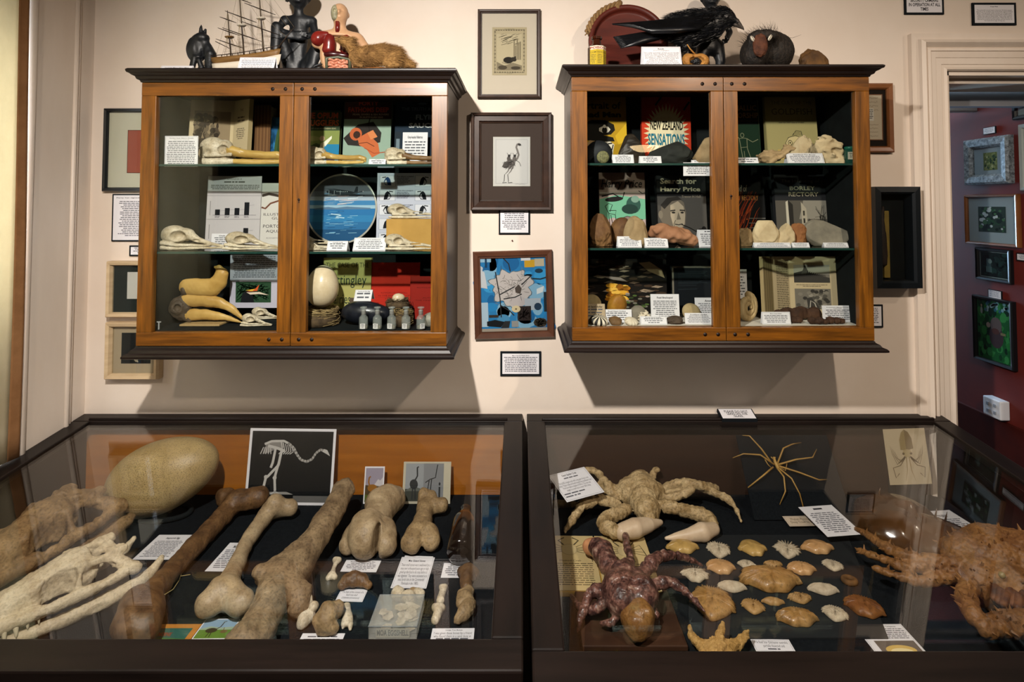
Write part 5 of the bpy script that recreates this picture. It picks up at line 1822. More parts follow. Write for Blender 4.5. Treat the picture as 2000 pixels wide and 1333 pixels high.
bt = None
where = ['first stoppered glass bottle of the row, nearest the straw nest', 'second stoppered glass bottle of the row from the straw nest', 'middle bottle of the five stoppered glass bottles',
   'fourth stoppered glass bottle, in front of the small round nest', 'fifth stoppered glass bottle, farthest from the straw nest']
for i, x in enumerate((710, 737, 765, 793, 822)):
 q = PY(x, 620, -0.235)
 o = bottle() if bt is None else copy_thing(bt)
 bt = bt or o
 o.location = (q.x, -0.235, Z3 + 0.0005)
 o.scale = (1.0, 1.0, 1.16)
 o.rotation_euler = (0, 0, (0.1, -0.15, -0.2, -0.1, 0.5)[i])
 o['label'] = where[i]
 o['group'] = 'stoppered glass bottles in the cabinet'
# =========================================================== right cabinet
R1, R2, R3 = CR['zs'][0], CR['zs'][1], CR['floor']
M_RKTAN = mat('tan_rock', '#8d7453', '#b59b74', rough=0.85, scale=14, bump=0.4, bscale=70, col3='#c4ae8b')
M_RKDK = mat('black_rock', '#14161a', '#23262a', rough=0.7, scale=20, bump=0.3, bscale=80)
M_RKCR = mat('cream_rock', '#b09a76', '#d0bd9a', rough=0.8, scale=12, bump=0.3, bscale=80)
M_RKBR = mat('brown_rock', '#5a3b22', '#84603a', rough=0.75, scale=16, bump=0.35, bscale=70)
M_RKPK = mat('pinkish_concretion', '#8d6044', '#a97a5a', rough=0.8, scale=10, bump=0.4, bscale=60)
M_RKGY = mat('grey_rock', '#6d675c', '#8d8575', rough=0.85, scale=14, bump=0.3, bscale=70)

def d_badman(a):
 a.rect(0, 0.0, 1, 1, '#b08a1e')
 a.text('Portrait of', 0.04, 0.90, 0.80, 0.90, '#2a2410', 0.02)
 a.text('a Bad Man', 0.02, 0.90, 0.68, 0.76, '#2a2410', 0.045)
 K = '#16140f'
 a.poly([(0.30, 0.36), (0.66, 0.36), (0.74, 0.30), (0.70, 0.15), (0.62, 0.06), (0.40, 0.02), (0.2, 0.08), (0.14, 0.26)], '#a98a62')
 a.poly([(0.46, 0.34), (0.66, 0.36), (0.76, 0.30), (0.72, 0.14), (0.64, 0.05), (0.52, 0.10), (0.50, 0.2)], '#cfc8b8')
 a.ell(0.16, 0.25, 0.05, 0.045, '#a98a62', 14)
 a.ell(0.16, 0.25, 0.03, 0.028, K, 12)
 a.ell(0.16, 0.25, 0.02, 0.02, '#a98a62', 12)
 a.poly([(0.0, 0.44), (0.12, 0.58), (0.34, 0.645), (0.6, 0.64), (0.76, 0.58), (0.78, 0.5), (0.70, 0.44), (0.42, 0.42), (0.2, 0.40)], K)
 a.poly([(0.04, 0.37), (0.2, 0.42), (0.5, 0.44), (0.74, 0.40), (0.77, 0.345), (0.56, 0.34), (0.3, 0.36), (0.1, 0.345)], K)
 a.ell(0.58, 0.51, 0.115, 0.05, '#c6bfae', 7)
 a.ell(0.58, 0.50, 0.05, 0.045, K, 12)
 a.ell(0.58, 0.555, 0.03, 0.025, '#c6bfae', 8)
 a.line([(0.46, 0.285), (0.52, 0.30), (0.58, 0.29)], 0.025, K)
 a.line([(0.64, 0.31), (0.72, 0.32)], 0.025, K)
 a.ell(0.53, 0.265, 0.025, 0.014, K, 10)
 a.line([(0.62, 0.29), (0.66, 0.19), (0.60, 0.18)], 0.014, K)
 a.line([(0.5, 0.13), (0.6, 0.12), (0.66, 0.135)], 0.025, K)
 a.line([(0.74, 0.30), (0.70, 0.2), (0.72, 0.1), (0.66, 0.05)], 0.02, K)
 a.poly([(0.78, 0.42), (1, 0.6), (1, 0.35), (0.84, 0.30)], '#c9a326')

book('yellow book with drawn officer in a black peaked cap, top shelf by the hinge', (1122, 1225, 184), BK, R1, '#b08a1e', d_badman)

def d_nz(a):
 a.rect(0, 0, 1, 1, '#b0301f')
 a.rect(0, 0.0, 1, 0.7, '#c2391f')
 pts = []
 for i in range(72):
  t = 2 * PI * i / 72
  r = 1.0 if i % 2 == 0 else 0.74
  pts.append((0.5 + 0.47 * r * math.cos(t), 0.46 + 0.43 * r * math.sin(t)))
 a.poly(pts, '#d8c9a2')
 a.ell(0.5, 0.47, 0.36, 0.28, '#e0d3b0', 26)
 a.text('NEW ZEALAND', 0.17, 0.84, 0.51, 0.64, '#17150f', 0.03)
 a.text('SENSATIONS', 0.12, 0.87, 0.29, 0.46, '#1c6a80', 0.035)
 for x, y in ((0.28, 0.86), (0.86, 0.80), (0.14, 0.16), (0.5, 0.06)):
  a.line([(x, y), (x + 0.12, y + 0.12)], 0.035, '#17150f')

book('red book with a jagged cream burst and blue capitals on the top shelf', (1254, 1350, 186), BK, R1, '#b0301f', d_nz, rz=0.02)
rock('black round stone with a pale mineral face, before the yellow officer book', (1140, 1197, 275), -0.19, R1, M_RKDK, seed=3, noise=(0.04, 3), depth=0.75)
q = PY(1176, 297, -0.232)
b = MB()
b.ball((0, 0, 0), (0.019, 0.006, 0.019), mat('speckled_mineral', '#4b4a30', '#7d7a52', rough=0.7, scale=160, bump=0.5, bscale=300), 16, 10)
tag(b.raw('mineral_disc', None, (q.x, -0.2495, R1 + 0.0195)), 'round speckled mineral disc propped before the black round stone', 'mineral')
rock('dark bronze rock between the yellow and red books', (1206, 1262, 262), -0.15, R1, mat('bronze_rock', '#231d17', '#3c332a', rough=0.5, scale=18, bump=0.3, bscale=60), seed=6, facets=6, noise=(0.05, 5))
rock('wide black slab of rock in front of the red burst book', (1266, 1360, 277), -0.14, R1, mat('slate_rock', '#1d1f1d', '#2c2f2b', rough=0.85, scale=14, bump=0.3, bscale=80), seed=8, facets=5, noise=(0.05, 5))
rock('rounded tan stone cut by the door stile on the top shelf', (1354, 1422, 268), -0.205, R1, M_RKTAN, facets=3, seed=9, noise=(0.06, 3))
tent('folded label before the dark bronze rock', (1197, 1239, 302), -0.235, R1, words_draw(4, 61, 'Ventifact', 0.5), 0.42)
tent('folded label before the black slab', (1250, 1293, 305), -0.235, R1, words_draw(3, 62), 0.42)
tent('folded label before the rounded tan stone', (1352, 1394, 313), -0.22, R1, words_draw(2, 63), 0.42)
sheet('text card hanging below the top shelf edge beside the door stile', (1335, 1390, 318), -0.255, PY(1360, 344, -0.255).z, words_draw(5, 64, 'Ventifact', 0.3), lean=0.0, name='text_card', cat='label')

def d_phal(a):
 a.rect(0, 0.62, 1, 1, '#15191a')
 a.text('PHALLIC', -0.0, 0.92, 0.81, 0.89, '#8a6638', 0.02)
 a.text('WORSHIP', -0.0, 0.98, 0.70, 0.78, '#8a6638', 0.02)
 a.text('BY GEORGE RYLEY SCOTT', 0.1, 0.98, 0.645, 0.67, '#6b5232')
 a.rect(0, 0, 1, 0.61, '#274637')
 a.border(0.02, 0.012, '#7d8a66')
 W_ = '#a9b496'
 a.ell(0.36, 0.45, 0.07, 0.035, W_, 14)
 a.ell(0.36, 0.45, 0.05, 0.026, '#274637', 14)
 a.line([(0.25, 0.40), (0.3, 0.24), (0.34, 0.12), (0.22, 0.03)], 0.022, W_)
 a.line([(0.52, 0.40), (0.52, 0.26), (0.62, 0.12), (0.66, 0.03), (0.76, 0.02)], 0.022, W_)
 a.line([(0.25, 0.40), (0.4, 0.41), (0.52, 0.40)], 0.02, W_)
 a.line([(0.52, 0.40), (0.72, 0.35), (0.92, 0.39)], 0.025, W_)
 a.line([(0.25, 0.40), (0.1, 0.47), (0.06, 0.55)], 0.025, W_)
 a.line([(0.28, 0.27), (0.52, 0.28)], 0.016, W_)
 a.line([(0.40, 0.22), (0.42, 0.08)], 0.018, W_)

book('black and green book with a chalk outline giant, top shelf by the middle stile', (1432, 1487, 190), BK, R1, '#15191a', d_phal)

def d_gold(a):
 a.text('THE CULT OF THE', 0.12, 0.92, 0.89, 0.94, '#6b6248', 0.0)
 a.text('GOLDFISH', 0.12, 0.92, 0.74, 0.83, '#5c543e', 0.0)
 a.words(0.25, 0.75, 0.60, 0.63, 1, '#6b6248', 3, ragged=0)
 K = '#2c2a22'
 a.ell(0.56, 0.33, 0.20, 0.095, '#c2b285', 20)
 a.line([(0.36, 0.33), (0.42, 0.41), (0.56, 0.44), (0.7, 0.40), (0.78, 0.33), (0.68, 0.25), (0.5, 0.23), (0.4, 0.27), (0.36, 0.33)], 0.010, K)
 a.ell(0.45, 0.335, 0.045, 0.04, K, 16)
 a.ell(0.45, 0.335, 0.034, 0.03, '#c2b285', 16)
 a.ell(0.45, 0.335, 0.015, 0.014, K, 10)
 for i in range(9):
  a.line([(0.72, 0.34 - 0.01 * i), (0.84, 0.30 - 0.022 * i), (0.95, 0.24 - 0.03 * i)], 0.008, K, up=0)
 a.line([(0.5, 0.44), (0.58, 0.51), (0.68, 0.50), (0.70, 0.42)], 0.010, K)
 for i in range(6):
  a.line([(0.52 + 0.03 * i, 0.44), (0.56 + 0.025 * i, 0.50)], 0.006, K, up=0)
 a.rect(0.2, 0.1, 0.34, 0.24, '#b59b5c')
 a.border(0.17, 0.006, '#b59b5c') if False else None

book('pale olive goldfish book with a line drawn fish, top shelf', (1500, 1600, 188), BK, R1, '#9b9163', d_gold)
rock('lumpy tan fossil with a flat rounded end, below the goldfish book', (1477, 1548, 283), -0.19, R1, M_RKTAN, seed=12, noise=(0.12, 8), prims=[E((-0.25, 0, -0.1), (0.26, 0.3, 0.34)), Ch([(-0.1, 0, -0.15, 0.25), (0.2, 0, 0.0, 0.22), (0.45, 0, 0.25, 0.18)], 0.15)])
rock('pale ridged fossil piece in the middle of the fossil row', (1541, 1600, 264), -0.115, R1, M_RKCR, seed=13, facets=5, noise=(0.12, 8))
rock('big whitish fossil ear bone with a dark hollow, beside the green-lidded jar', (1586, 1653, 264), -0.195, R1, M_RKCR, seed=14, noise=(0.10, 8),
  prims=[E((0, 0, 0.05), (0.46, 0.4, 0.36), 0, (0, 0.5, 0)), Ch([(-0.4, -0.1, 0.2, 0.12), (-0.1, -0.1, -0.3, 0.14), (0.4, -0.1, -0.42, 0.12)], 0.1), E((0.12, -0.42, -0.08), (0.2, 0.25, 0.16), 0.06, None, -1)])
tent('folded label before the chalk giant book', (1440, 1483, 308), -0.235, R1, words_draw(2, 66), 0.42)
tent('wide folded label before the lumpy tan fossil and ridged piece', (1540, 1612, 299), -0.235, R1, words_draw(5, 67, 'Fossilised Tim Bones', 0.6), 0.42)
Yj = -0.215
cx, W, H = span(1650, 1672, 287, Yj, R1)
j = thing('jar', 'small green-lidded jar with a paper label at the shelf corner', 'jar', (cx, Yj, R1 + 0.0005))
b = MB()
b.lathe([(0, 0), (W / 2, 0), (W / 2, H * 0.78), (W * 0.44, H * 0.8), (0, H * 0.8)], mat('green_glass', '#1f4a40', rough=0.15, spec=0.6), 20)
b.raw('body', j)
MB().lathe([(0, H * 0.8), (W * 0.46, H * 0.8), (W * 0.46, H * 0.97), (W * 0.42, H), (0, H)], mat('green_lid', '#17604d', rough=0.4), 20).raw('lid', j)
a = Art(W * 0.98, H * 0.42, '#cfc9b2', 0.0005, oz=H * 0.25, y=-W / 2 - 0.0008)
a.words(0.12, 0.88, 0.15, 0.85, 3, '#44413a', 3)
a.mb.raw('paper_label', j)

# middle shelf
def d_harry(a):
 a.rect(0, 0.66, 1, 1, '#9a8078')
 a.rect(0, 0.30, 1, 0.68, '#6fae90')
 a.poly([(0, 0.62), (0.4, 0.68), (1, 0.62), (1, 0.72), (0, 0.72)], '#b7a49c')
 a.poly([(0, 0.3), (0.3, 0.36), (0.6, 0.28), (1, 0.34), (1, 0), (0, 0)], '#b09a98')
 K = '#1d1b1c'
 a.text('Harry Price', 0.04, 0.94, 0.75, 0.90, K, 0.012, shear=0.25)
 a.line([(0.05, 0.66), (0.3, 0.70), (0.5, 0.62), (0.55, 0.72)], 0.025, K)
 a.line([(0.86, 0.74), (0.94, 0.70), (1, 0.71)], 0.018, K)
 a.ell(0.32, 0.62, 0.2, 0.035, K, rot=0.1)
 a.ell(0.74, 0.54, 0.16, 0.12, '#31524a', 14)
 a.ell(0.66, 0.48, 0.18, 0.07, '#223a35', 14)
 a.ell(0.78, 0.62, 0.09, 0.05, '#7a9a8c', 12)
 for p in ([(0.12, 0.52), (0.2, 0.42), (0.34, 0.40), (0.36, 0.46), (0.2, 0.46)], [(0.12, 0.52), (0.2, 0.56), (0.28, 0.54), (0.22, 0.44)], [(0.2, 0.42), (0.22, 0.22)], [(0.34, 0.40), (0.37, 0.2)], [(0.24, 0.4), (0.28, 0.26)]):
  a.line(p, 0.014, K)
 a.poly([(0.38, 0.33), (0.6, 0.38), (0.94, 0.33), (0.76, 0.26)], '#8a7670')
 a.line([(0.38, 0.33), (0.6, 0.38), (0.94, 0.33), (0.76, 0.26), (0.38, 0.33)], 0.012, K)
 for p in ([(0.42, 0.32), (0.38, 0.12)], [(0.76, 0.26), (0.72, 0.06)], [(0.92, 0.33), (0.84, 0.1)]):
  a.line(p, 0.014, K)

book('green and mauve ghost hunter book with a drawn chair and table', (1172, 1262, 338), BK, R2, '#9a8078', d_harry)

def d_search(a):
 a.rect(0, 0, 1, 1, '#1d1d1e')
 a.rect(0.0, 0.0, 1, 0.69, '#4b4845')
 a.text('Search for', 0.07, 0.82, 0.875, 0.96, '#b9aa92', 0.03)
 a.text('Harry Price', 0.07, 0.89, 0.745, 0.83, '#b9aa92', 0.03)
 a.text('Trevor H Hall', 0.50, 0.89, 0.67, 0.705, '#8d8272', 0.0)
 S, D = '#a89a86', '#3b3733'
 a.poly([(0.04, 0.36), (0.08, 0.55), (0.2, 0.66), (0.4, 0.68), (0.54, 0.6), (0.58, 0.45), (0.56, 0.28), (0.44, 0.16), (0.3, 0.16), (0.14, 0.24)], '#6b6257')
 a.poly([(0.26, 0.56), (0.42, 0.62), (0.53, 0.54), (0.56, 0.42), (0.54, 0.28), (0.42, 0.17), (0.32, 0.22), (0.26, 0.4)], S)
 a.poly([(0.06, 0.56), (0.2, 0.67), (0.42, 0.69), (0.5, 0.64), (0.3, 0.62), (0.14, 0.5)], '#2c2926')
 a.ell(0.06, 0.42, 0.045, 0.06, '#7c7265', 14)
 a.line([(0.26, 0.475), (0.36, 0.485)], 0.03, D)
 a.line([(0.45, 0.485), (0.56, 0.48)], 0.03, D)
 a.ell(0.32, 0.45, 0.04, 0.014, '#24211f', 10)
 a.ell(0.50, 0.45, 0.035, 0.014, '#24211f', 10)
 a.poly([(0.42, 0.46), (0.47, 0.35), (0.38, 0.345)], '#6f665a')
 a.line([(0.34, 0.28), (0.42, 0.27), (0.50, 0.285)], 0.02, D)
 a.line([(0.36, 0.34), (0.32, 0.28), (0.34, 0.22)], 0.014, '#5b5349')
 a.line([(0.48, 0.275), (0.66, 0.22), (0.80, 0.16)], 0.018, '#121110')
 a.ell(0.86, 0.16, 0.07, 0.055, '#121110', 14)
 a.ell(0.93, 0.2, 0.05, 0.05, '#121110', 14)
 a.poly([(0.0, 0.0), (0.7, 0.0), (0.62, 0.1), (0.42, 0.17), (0.2, 0.22), (0.06, 0.26), (0, 0.2)], '#1f1d1c')
 a.poly([(0.2, 0.22), (0.42, 0.16), (0.5, 0.08), (0.38, 0.0), (0.26, 0.1)], '#b7ab98')

book('black and white biography cover of a bald pipe smoker, middle shelf', (1286, 1382, 344), BK, R2, '#1d1d1e', d_search)
rock('upright ribbed brown fossil with bright worn base, first on the middle shelf', (1147, 1198, 417), -0.19, R2, M_RKBR, seed=15, facets=6, noise=(0.08, 6), depth=0.8)
rock('split brown stone half, behind the folded label below the ghost hunter book', (1190, 1240, 425), -0.125, R2, M_RKBR, seed=16, noise=(0.05, 3), planes=[((0.75, -0.3, 0.45), 0.40)], depth=0.8)
rock('tan stone half lying beside the split brown stone', (1218, 1267, 422), -0.20, R2, M_RKTAN, seed=17, noise=(0.05, 3), planes=[((-0.75, -0.3, 0.35), 0.36)], depth=0.8)
rock('long pinkish brown potato-shaped concretion with cracks', (1266, 1363, 436), -0.20, R2, M_RKPK, seed=18, noise=(0.06, 6), depth=0.5,
  prims=[Ch([(-0.35, 0, 0.14, 0.26), (0.0, 0, 0.02, 0.28), (0.38, 0, -0.18, 0.2)], 0.1)])
tent('folded label before the split stone halves', (1207, 1254, 463), -0.235, R2, words_draw(5, 71, 'Fossil Crabs', 0.4), 0.42)
tent('folded label at the foot of the pinkish concretion', (1260, 1306, 466), -0.235, R2, words_draw(4, 72, 'Dugong nose', 0.5), 0.42)
tent('taller folded label half behind the door stile next to the pipe smoker book', (1366, 1412, 450), -0.225, R2, words_draw(6, 73), 0.35)

def d_end(a):
 a.text('The End of', 0.0, 0.55, 0.76, 0.86, '#9a9080', 0.0, shear=0.15)
 a.text('BORLEY RECTORY', -0.05 + 0.05, 0.84, 0.63, 0.71, '#a5763c', 0.03)
 rg = random.Random(7)
 for i in range(26):
  x = 0.06 + 0.55 * rg.random()
  y = 0.05 + 0.42 * rg.random()
  pts = [(x, y)]
  for k in range(4):
   x += 0.05 + 0.05 * rg.random()
   y += 0.05 + 0.06 * rg.random()
   pts.append((min(x, 0.97), min(y, 0.97)))
  a.line(pts, 0.035, rg.choice(['#7a2c18', '#a3441f', '#5a2114', '#b8582a']), up=(i % 6 == 0), taper=True)
 for i in range(5):
  a.rect(0.55, 0.08 + 0.07 * i, 1.0, 0.092 + 0.07 * i, '#6d6a66', up=0)

book('black book with red flames about a burnt rectory, middle shelf by the stile', (1424, 1497, 344), BK, R2, '#141517', d_end)

def d_haunt(a):
 a.text('The Haunting of', 0.14, 0.90, 0.87, 0.93, '#6b675f', 0.0)
 a.text('BORLEY', 0.30, 0.80, 0.77, 0.83, '#9b937f', 0.02)
 a.text('RECTORY', 0.27, 0.86, 0.68, 0.74, '#b0a68e', 0.02)
 a.rect(0, 0, 1, 0.62, '#57524b')
 a.poly([(0.45, 0.35), (1, 0.35), (1, 0.62), (0.55, 0.62)], '#8c867b')
 a.poly([(0.20, 0.0), (0.20, 0.58), (0.26, 0.62), (0.34, 0.56), (0.34, 0.0)], '#2b2825')
 a.poly([(0.20, 0.12), (0.20, 0.60), (0.245, 0.62), (0.26, 0.1)], '#c1b9a8')
 a.poly([(0.5, 0.12), (0.5, 0.60), (0.60, 0.50), (0.62, 0.12)], '#a89f8e')
 for i in range(3):
  a.rect(0.53, 0.18 + 0.11 * i, 0.565, 0.25 + 0.11 * i, '#2b2825', up=0)
 a.poly([(0.62, 0.12), (0.64, 0.36), (0.72, 0.30), (0.74, 0.36), (0.8, 0.30), (0.8, 0.1)], '#37332f')
 for i in range(16):
  rg = random.Random(i)
  a.line([(0.9, 0.18), (0.84 + 0.14 * rg.random(), 0.3 + 0.1 * rg.random()), (0.75 + 0.25 * rg.random(), 0.36 + 0.2 * rg.random())], 0.008, '#2b2825', up=0)
 a.rect(0, 0, 1, 0.1, '#3a3631')

book('grey haunted rectory book with a photo of ruined gables, middle shelf', (1518, 1618, 342), BK, R2, '#26272a', d_haunt)
rock('small dark tan stone at the middle stile, left end of the fossil slabs'.replace('left end', 'first'), (1440, 1472, 445), -0.19, R2, M_RKTAN, facets=6, seed=20, noise=(0.08, 4))
rock('squarish cream stone with a leaf fossil, beside the small dark tan stone', (1468, 1521, 431), -0.19, R2, M_RKCR, facets=5, seed=21, noise=(0.07, 6), planes=[((0, -1, 0.1), 0.34), ((0, 0, 1), 0.42)], depth=0.55)
rock('cream split nodule, paired with an orange brown half', (1518, 1552, 436), -0.195, R2, M_RKCR, seed=22, facets=4, noise=(0.06, 6), planes=[((0.9, 0, 0.2), 0.33)], depth=0.8)
rock('orange brown split half of the nodule beside the cream half', (1540, 1577, 436), -0.18, R2, mat('orange_rock', '#7a4a28', '#9c6a40', rough=0.8, scale=12, bump=0.3, bscale=70), seed=23, facets=5, noise=(0.06, 6), planes=[((-0.7, -0.5, 0.3), 0.33)], depth=0.8)
o = rock('large grey brown slab with a dark fish fossil streak', (1564, 1657, 429), -0.175, R2, M_RKGY, seed=24, facets=4, noise=(0.04, 5), depth=0.4,
   prims=[E((0, 0, 0), (0.55, 0.5, 0.5), 0, (0, 0.35, 0)), E((-0.3, 0, 0.1), (0.3, 0.4, 0.4), 0.1)], planes=[((0, -1, 0.25), 0.22), ((0.55, 0, 0.83), 0.36)])
for px, lb, tx in (((1474, 1546, 475), 'long folded label under the squarish leaf fossil stone', 'Fossil leaves and feathers'), ((1549, 1583, 475), 'short folded label under the split nodule', None), ((1611, 1659, 475), 'folded label under the grey fish slab', 'Lake fish fossil')):
 tent(lb, px, -0.235, R2, words_draw(3, len(lb), tx, 0.6), 0.5)

# floor of the right cabinet
def d_fungi(a):
 rg = random.Random(12)
 for i in range(120):
  x, y = rg.random(), rg.random()
  r = 0.02 + 0.05 * rg.random()
  x, y = min(max(x, r), 1 - r), min(max(y, r), 1 - r)
  a.ell(x, y, r, r * 0.5, rg.choice(['#1b1410', '#2e221a', '#0d0c0b', '#3d2e22', '#211a14']), 8, up=0 if i % 10 else 1)
 a.up()
 for i in range(26):
  x, y = rg.random() * 0.85, 0.35 + 0.6 * rg.random()
  a.poly([(x, y), (x + 0.05, y + 0.03), (x + 0.12, y + 0.012), (x + 0.06, y - 0.015)], rg.choice(['#7d6a58', '#94806c', '#55473a', '#b09c88']), up=0)
 a.poly([(0.25, 0.70), (0.5, 0.66), (0.58, 0.58), (0.42, 0.62)], '#a08c86')
 a.poly([(0.7, 0.93), (0.82, 0.95), (0.95, 0.8), (0.98, 0.65), (0.8, 0.78)], '#8d7a5e')
 for i in range(30):
  x, y = 0.36 + 0.2 * rg.random(), 0.26 + 0.26 * rg.random()
  a.ell(x, y, 0.04 + 0.02 * rg.random(), 0.03 + 0.015 * rg.random(), rg.choice(['#c98a22', '#d9a032', '#a86a16', '#e0b04a', '#8a5412']), 9, up=0 if i % 5 else 1)
 for i in range(24):
  x, y = 0.56 + 0.3 * rg.random(), 0.1 + 0.3 * rg.random()
  a.ell(x, y, 0.025, 0.018, rg.choice(['#4a5c2e', '#6d6a5e', '#9a8a80', '#2f3c20']), 8, up=0 if i % 6 else 1)

sheet('dark woodland photo with bright orange fungi standing at the cabinet back', (1122, 1303, 507), -0.065, R3, d_fungi, base='#14100d', lean=0.05, cat='photo', name='photo_print')

def d_woman(a):
 a.border(0.0, 0.03, '#6d675c')
 rg = random.Random(2)
 for i in range(30):
  y = 0.5 + 0.4 * rg.random()
  a.line([(0.1, y), (0.4 + 0.2 * rg.random(), y + 0.01)], 0.01, '#232a2e', up=0)
 a.up()
 a.poly([(0.78, 0.93), (0.96, 0.95), (0.96, 0.2), (0.72, 0.5), (0.70, 0.75)], '#15100e')
 a.poly([(0.82, 0.80), (0.96, 0.86), (0.96, 0.34), (0.88, 0.36), (0.82, 0.44), (0.83, 0.5), (0.79, 0.56), (0.83, 0.68)], '#9c6a50')
 a.poly([(0.88, 0.80), (0.96, 0.86), (0.96, 0.40), (0.9, 0.5)], '#b37f64')
 a.line([(0.84, 0.705), (0.93, 0.72)], 0.02, '#2c1c16')
 a.line([(0.825, 0.47), (0.89, 0.48)], 0.02, '#7c3a30')

sheet('dark photo of a woman in profile, grey edged, beside the fungi photo', (1314, 1432, 521), -0.085, R3, d_woman, base='#12161a', lean=0.06, cat='photo', name='photo_print')
M_URY = mat('yellow_urchin', '#8a5a18', '#b8862e', rough=0.6, scale=18, bump=0.4, bscale=60, col3='#cfa04a')
M_URW = mat('white_urchin', '#c4b69e', '#dcd2c0', rough=0.6, scale=18, bump=0.3, bscale=90)

def urchin(label, px, Y, z, m1, m2=None, ribs=10, squash=1.0):
 cx, W, H = span(px[0], px[1], px[2], Y, z)
 b = MB()
 n, m_ = ribs * 6, 14
 vs, fs, rows = [], [], []
 for i in range(m_ + 1):
  t = PI * i / m_
  for k in range(n):
   q = 2 * PI * k / n
   r = math.sin(t) * (1 + 0.06 * math.cos(ribs * q))
   vs.append((W / 2 * r * math.cos(q), W / 2 * r * math.sin(q) * squash, H / 2 - H / 2 * math.cos(t) * (1 - 0.12 * (t < 0.5))))
 f1, f2 = [], []
 for i in range(m_):
  for k in range(n):
   f = (i * n + k, i * n + (k + 1) % n, (i + 1) * n + (k + 1) % n, (i + 1) * n + k)
   (f1 if (k // 3) % 2 or not m2 else f2).append(f)
 b.add(vs, f1, m1, True)
 if f2:
  b.add(vs, f2, m2, True)
 return tag(b.build('sea_urchin', None, (cx, Y, z + 0.0006), (0.35, 0, 0.3)), label, 'urchin')

M_DISC = mat('fossil_disc', '#8d7a58', '#ab9870', rough=0.85, scale=22, bump=0.25, bscale=90)

def disc(label, px, Y, z, tilt, mt=M_DISC, name='fossil_disc', hole=True):
 cx, W, H = span(px[0], px[1], px[2], Y, z)
 R = W / 2
 r = thing(name, label, 'fossil', (cx, Y, z + 0.001), (tilt, 0, 0))
 b = MB()
 b.T = Matrix.Translation((0, 0.008, R)) @ Matrix.Rotation(PI / 2, 4, 'X')
 b.lathe([(0, 0), (R * 0.9, 0), (R, 0.002), (R * 0.98, 0.005), (R * 0.7, 0.009), (0, 0.011)], mt, 36)
 b.T = Matrix()
 b.build('body', r)
 if hole:
  b = MB()
  b.T = Matrix.Translation((0, -0.0032, R * 0.85)) @ Matrix.Rotation(PI / 2, 4, 'X')
  b.lathe([(R * 0.12, 0), (R * 0.12, 0.0006)], M_SOCK, 10)
  b.T = Matrix()
  b.build('hole', r)
 return r

M_BEIGE = '#a8957a'
sheet('beige note leaning below the flat round fossil by the hinge', (1138, 1183, 596), -0.215, R3, words_draw(4, 80, 'Fossil Sand dollar', 0.8), base=M_BEIGE, lean=0.3, name='text_card', cat='label')
disc('flat round fossil sand dollar standing behind the beige note', (1138, 1176, 571), -0.175, R3 + 0.02, -0.25)
tag(MB().box((PY(1150, 600, -0.17).x - 0.03, -0.19, R3), (PY(1150, 600, -0.17).x + 0.035, -0.14, R3 + 0.0205), ink('#8f8470')).build('plinth', bevel=0.001), 'low sand coloured plinth under the flat sand dollar', 'plinth')
urchin('shiny yellow brown fossil urchin between the sand dollar and the fungi', (1182, 1220, 570), -0.155, R3, M_URY, None, 5, 0.8)
sheet('upright white card about heart urchins before the shiny yellow urchin', (1177, 1235, 606), -0.205, R3, words_draw(4, 81, 'Fossil Heart Urchins', 0.6), lean=0.25, name='text_card', cat='label')
urchin('black and white striped urchin in the front row', (1152, 1186, 616), -0.235, R3, M_URW, mat('dark_stripe', '#2b2826', rough=0.6), 10)
urchin('small brown fossil urchin in the front row beside the striped one', (1188, 1214, 619), -0.235, R3, mat('brown_urchin', '#5c4328', '#7d6040', rough=0.7, scale=20), None, 5)
urchin('small white ribbed urchin in the front row', (1219, 1245, 621), -0.235, R3, M_URW, None, 12)
rock('flat grey pebble behind the white ribbed urchin', (1228, 1264, 597), -0.175, R3, M_RKGY, seed=30, noise=(0.03, 3), depth=0.8)
rock('knobbly white coral lump beside the grey pebble', (1246, 1275, 606), -0.205, R3, M_URW, seed=31, noise=(0.22, 8), depth=0.8, name='coral', cat='coral')
sheet('tall white brachiopod card standing before the fungi photo', (1272, 1328, 576), -0.165, R3, words_draw(9, 82, 'Fossil Brachiopod', 0.55), lean=0.12, name='text_card', cat='label')
tent('folded label in the front row beside the white ribbed urchin', (1252, 1304, 620), -0.24, R3, words_draw(3, 83, 'Fossil Sand dollar', 0.6), 0.45)
rock('dark brown twisted lump in the front row below the brachiopod card', (1300, 1335, 617), -0.225, R3, mat('dark_lump', '#3a2e24', '#54463a', rough=0.8, scale=16, bump=0.4, bscale=60), seed=32, noise=(0.1, 5))
disc('tan round fossil disc partly behind the front card by the stile', (1336, 1372, 599), -0.19, R3 + 0.006, -0.5, hole=False)
rest(bpy.data.objects['fossil_disc.001'], R3 + 0.0004)
sheet('white card with heading in the front row by the stile', (1339, 1394, 613), -0.23, R3, words_draw(6, 84, 'Fossilised starfish', 0.6), lean=0.25, name='text_card', cat='label')
sheet('white card half hidden by the stile below the woman photo', (1359, 1424, 583), -0.155, R3, words_draw(8, 85, 'Ammonite', 0.4), lean=0.15, name='text_card', cat='label')

# open book, coprolites, coiled shell
def d_txt(a):
 a.rect(0, 0, 0.35, 1, '#7a6a4a')
 for i in range(8):
  a.rect(0.04 * i, 0, 0.04 * i + 0.018, 1, ('#8f7d5a', '#66583c')[i % 2], up=0)
 a.up()
 a.words(0.5, 0.97, 0.04, 0.93, 30, '#5c5240', 6, center=False, ragged=0.08)

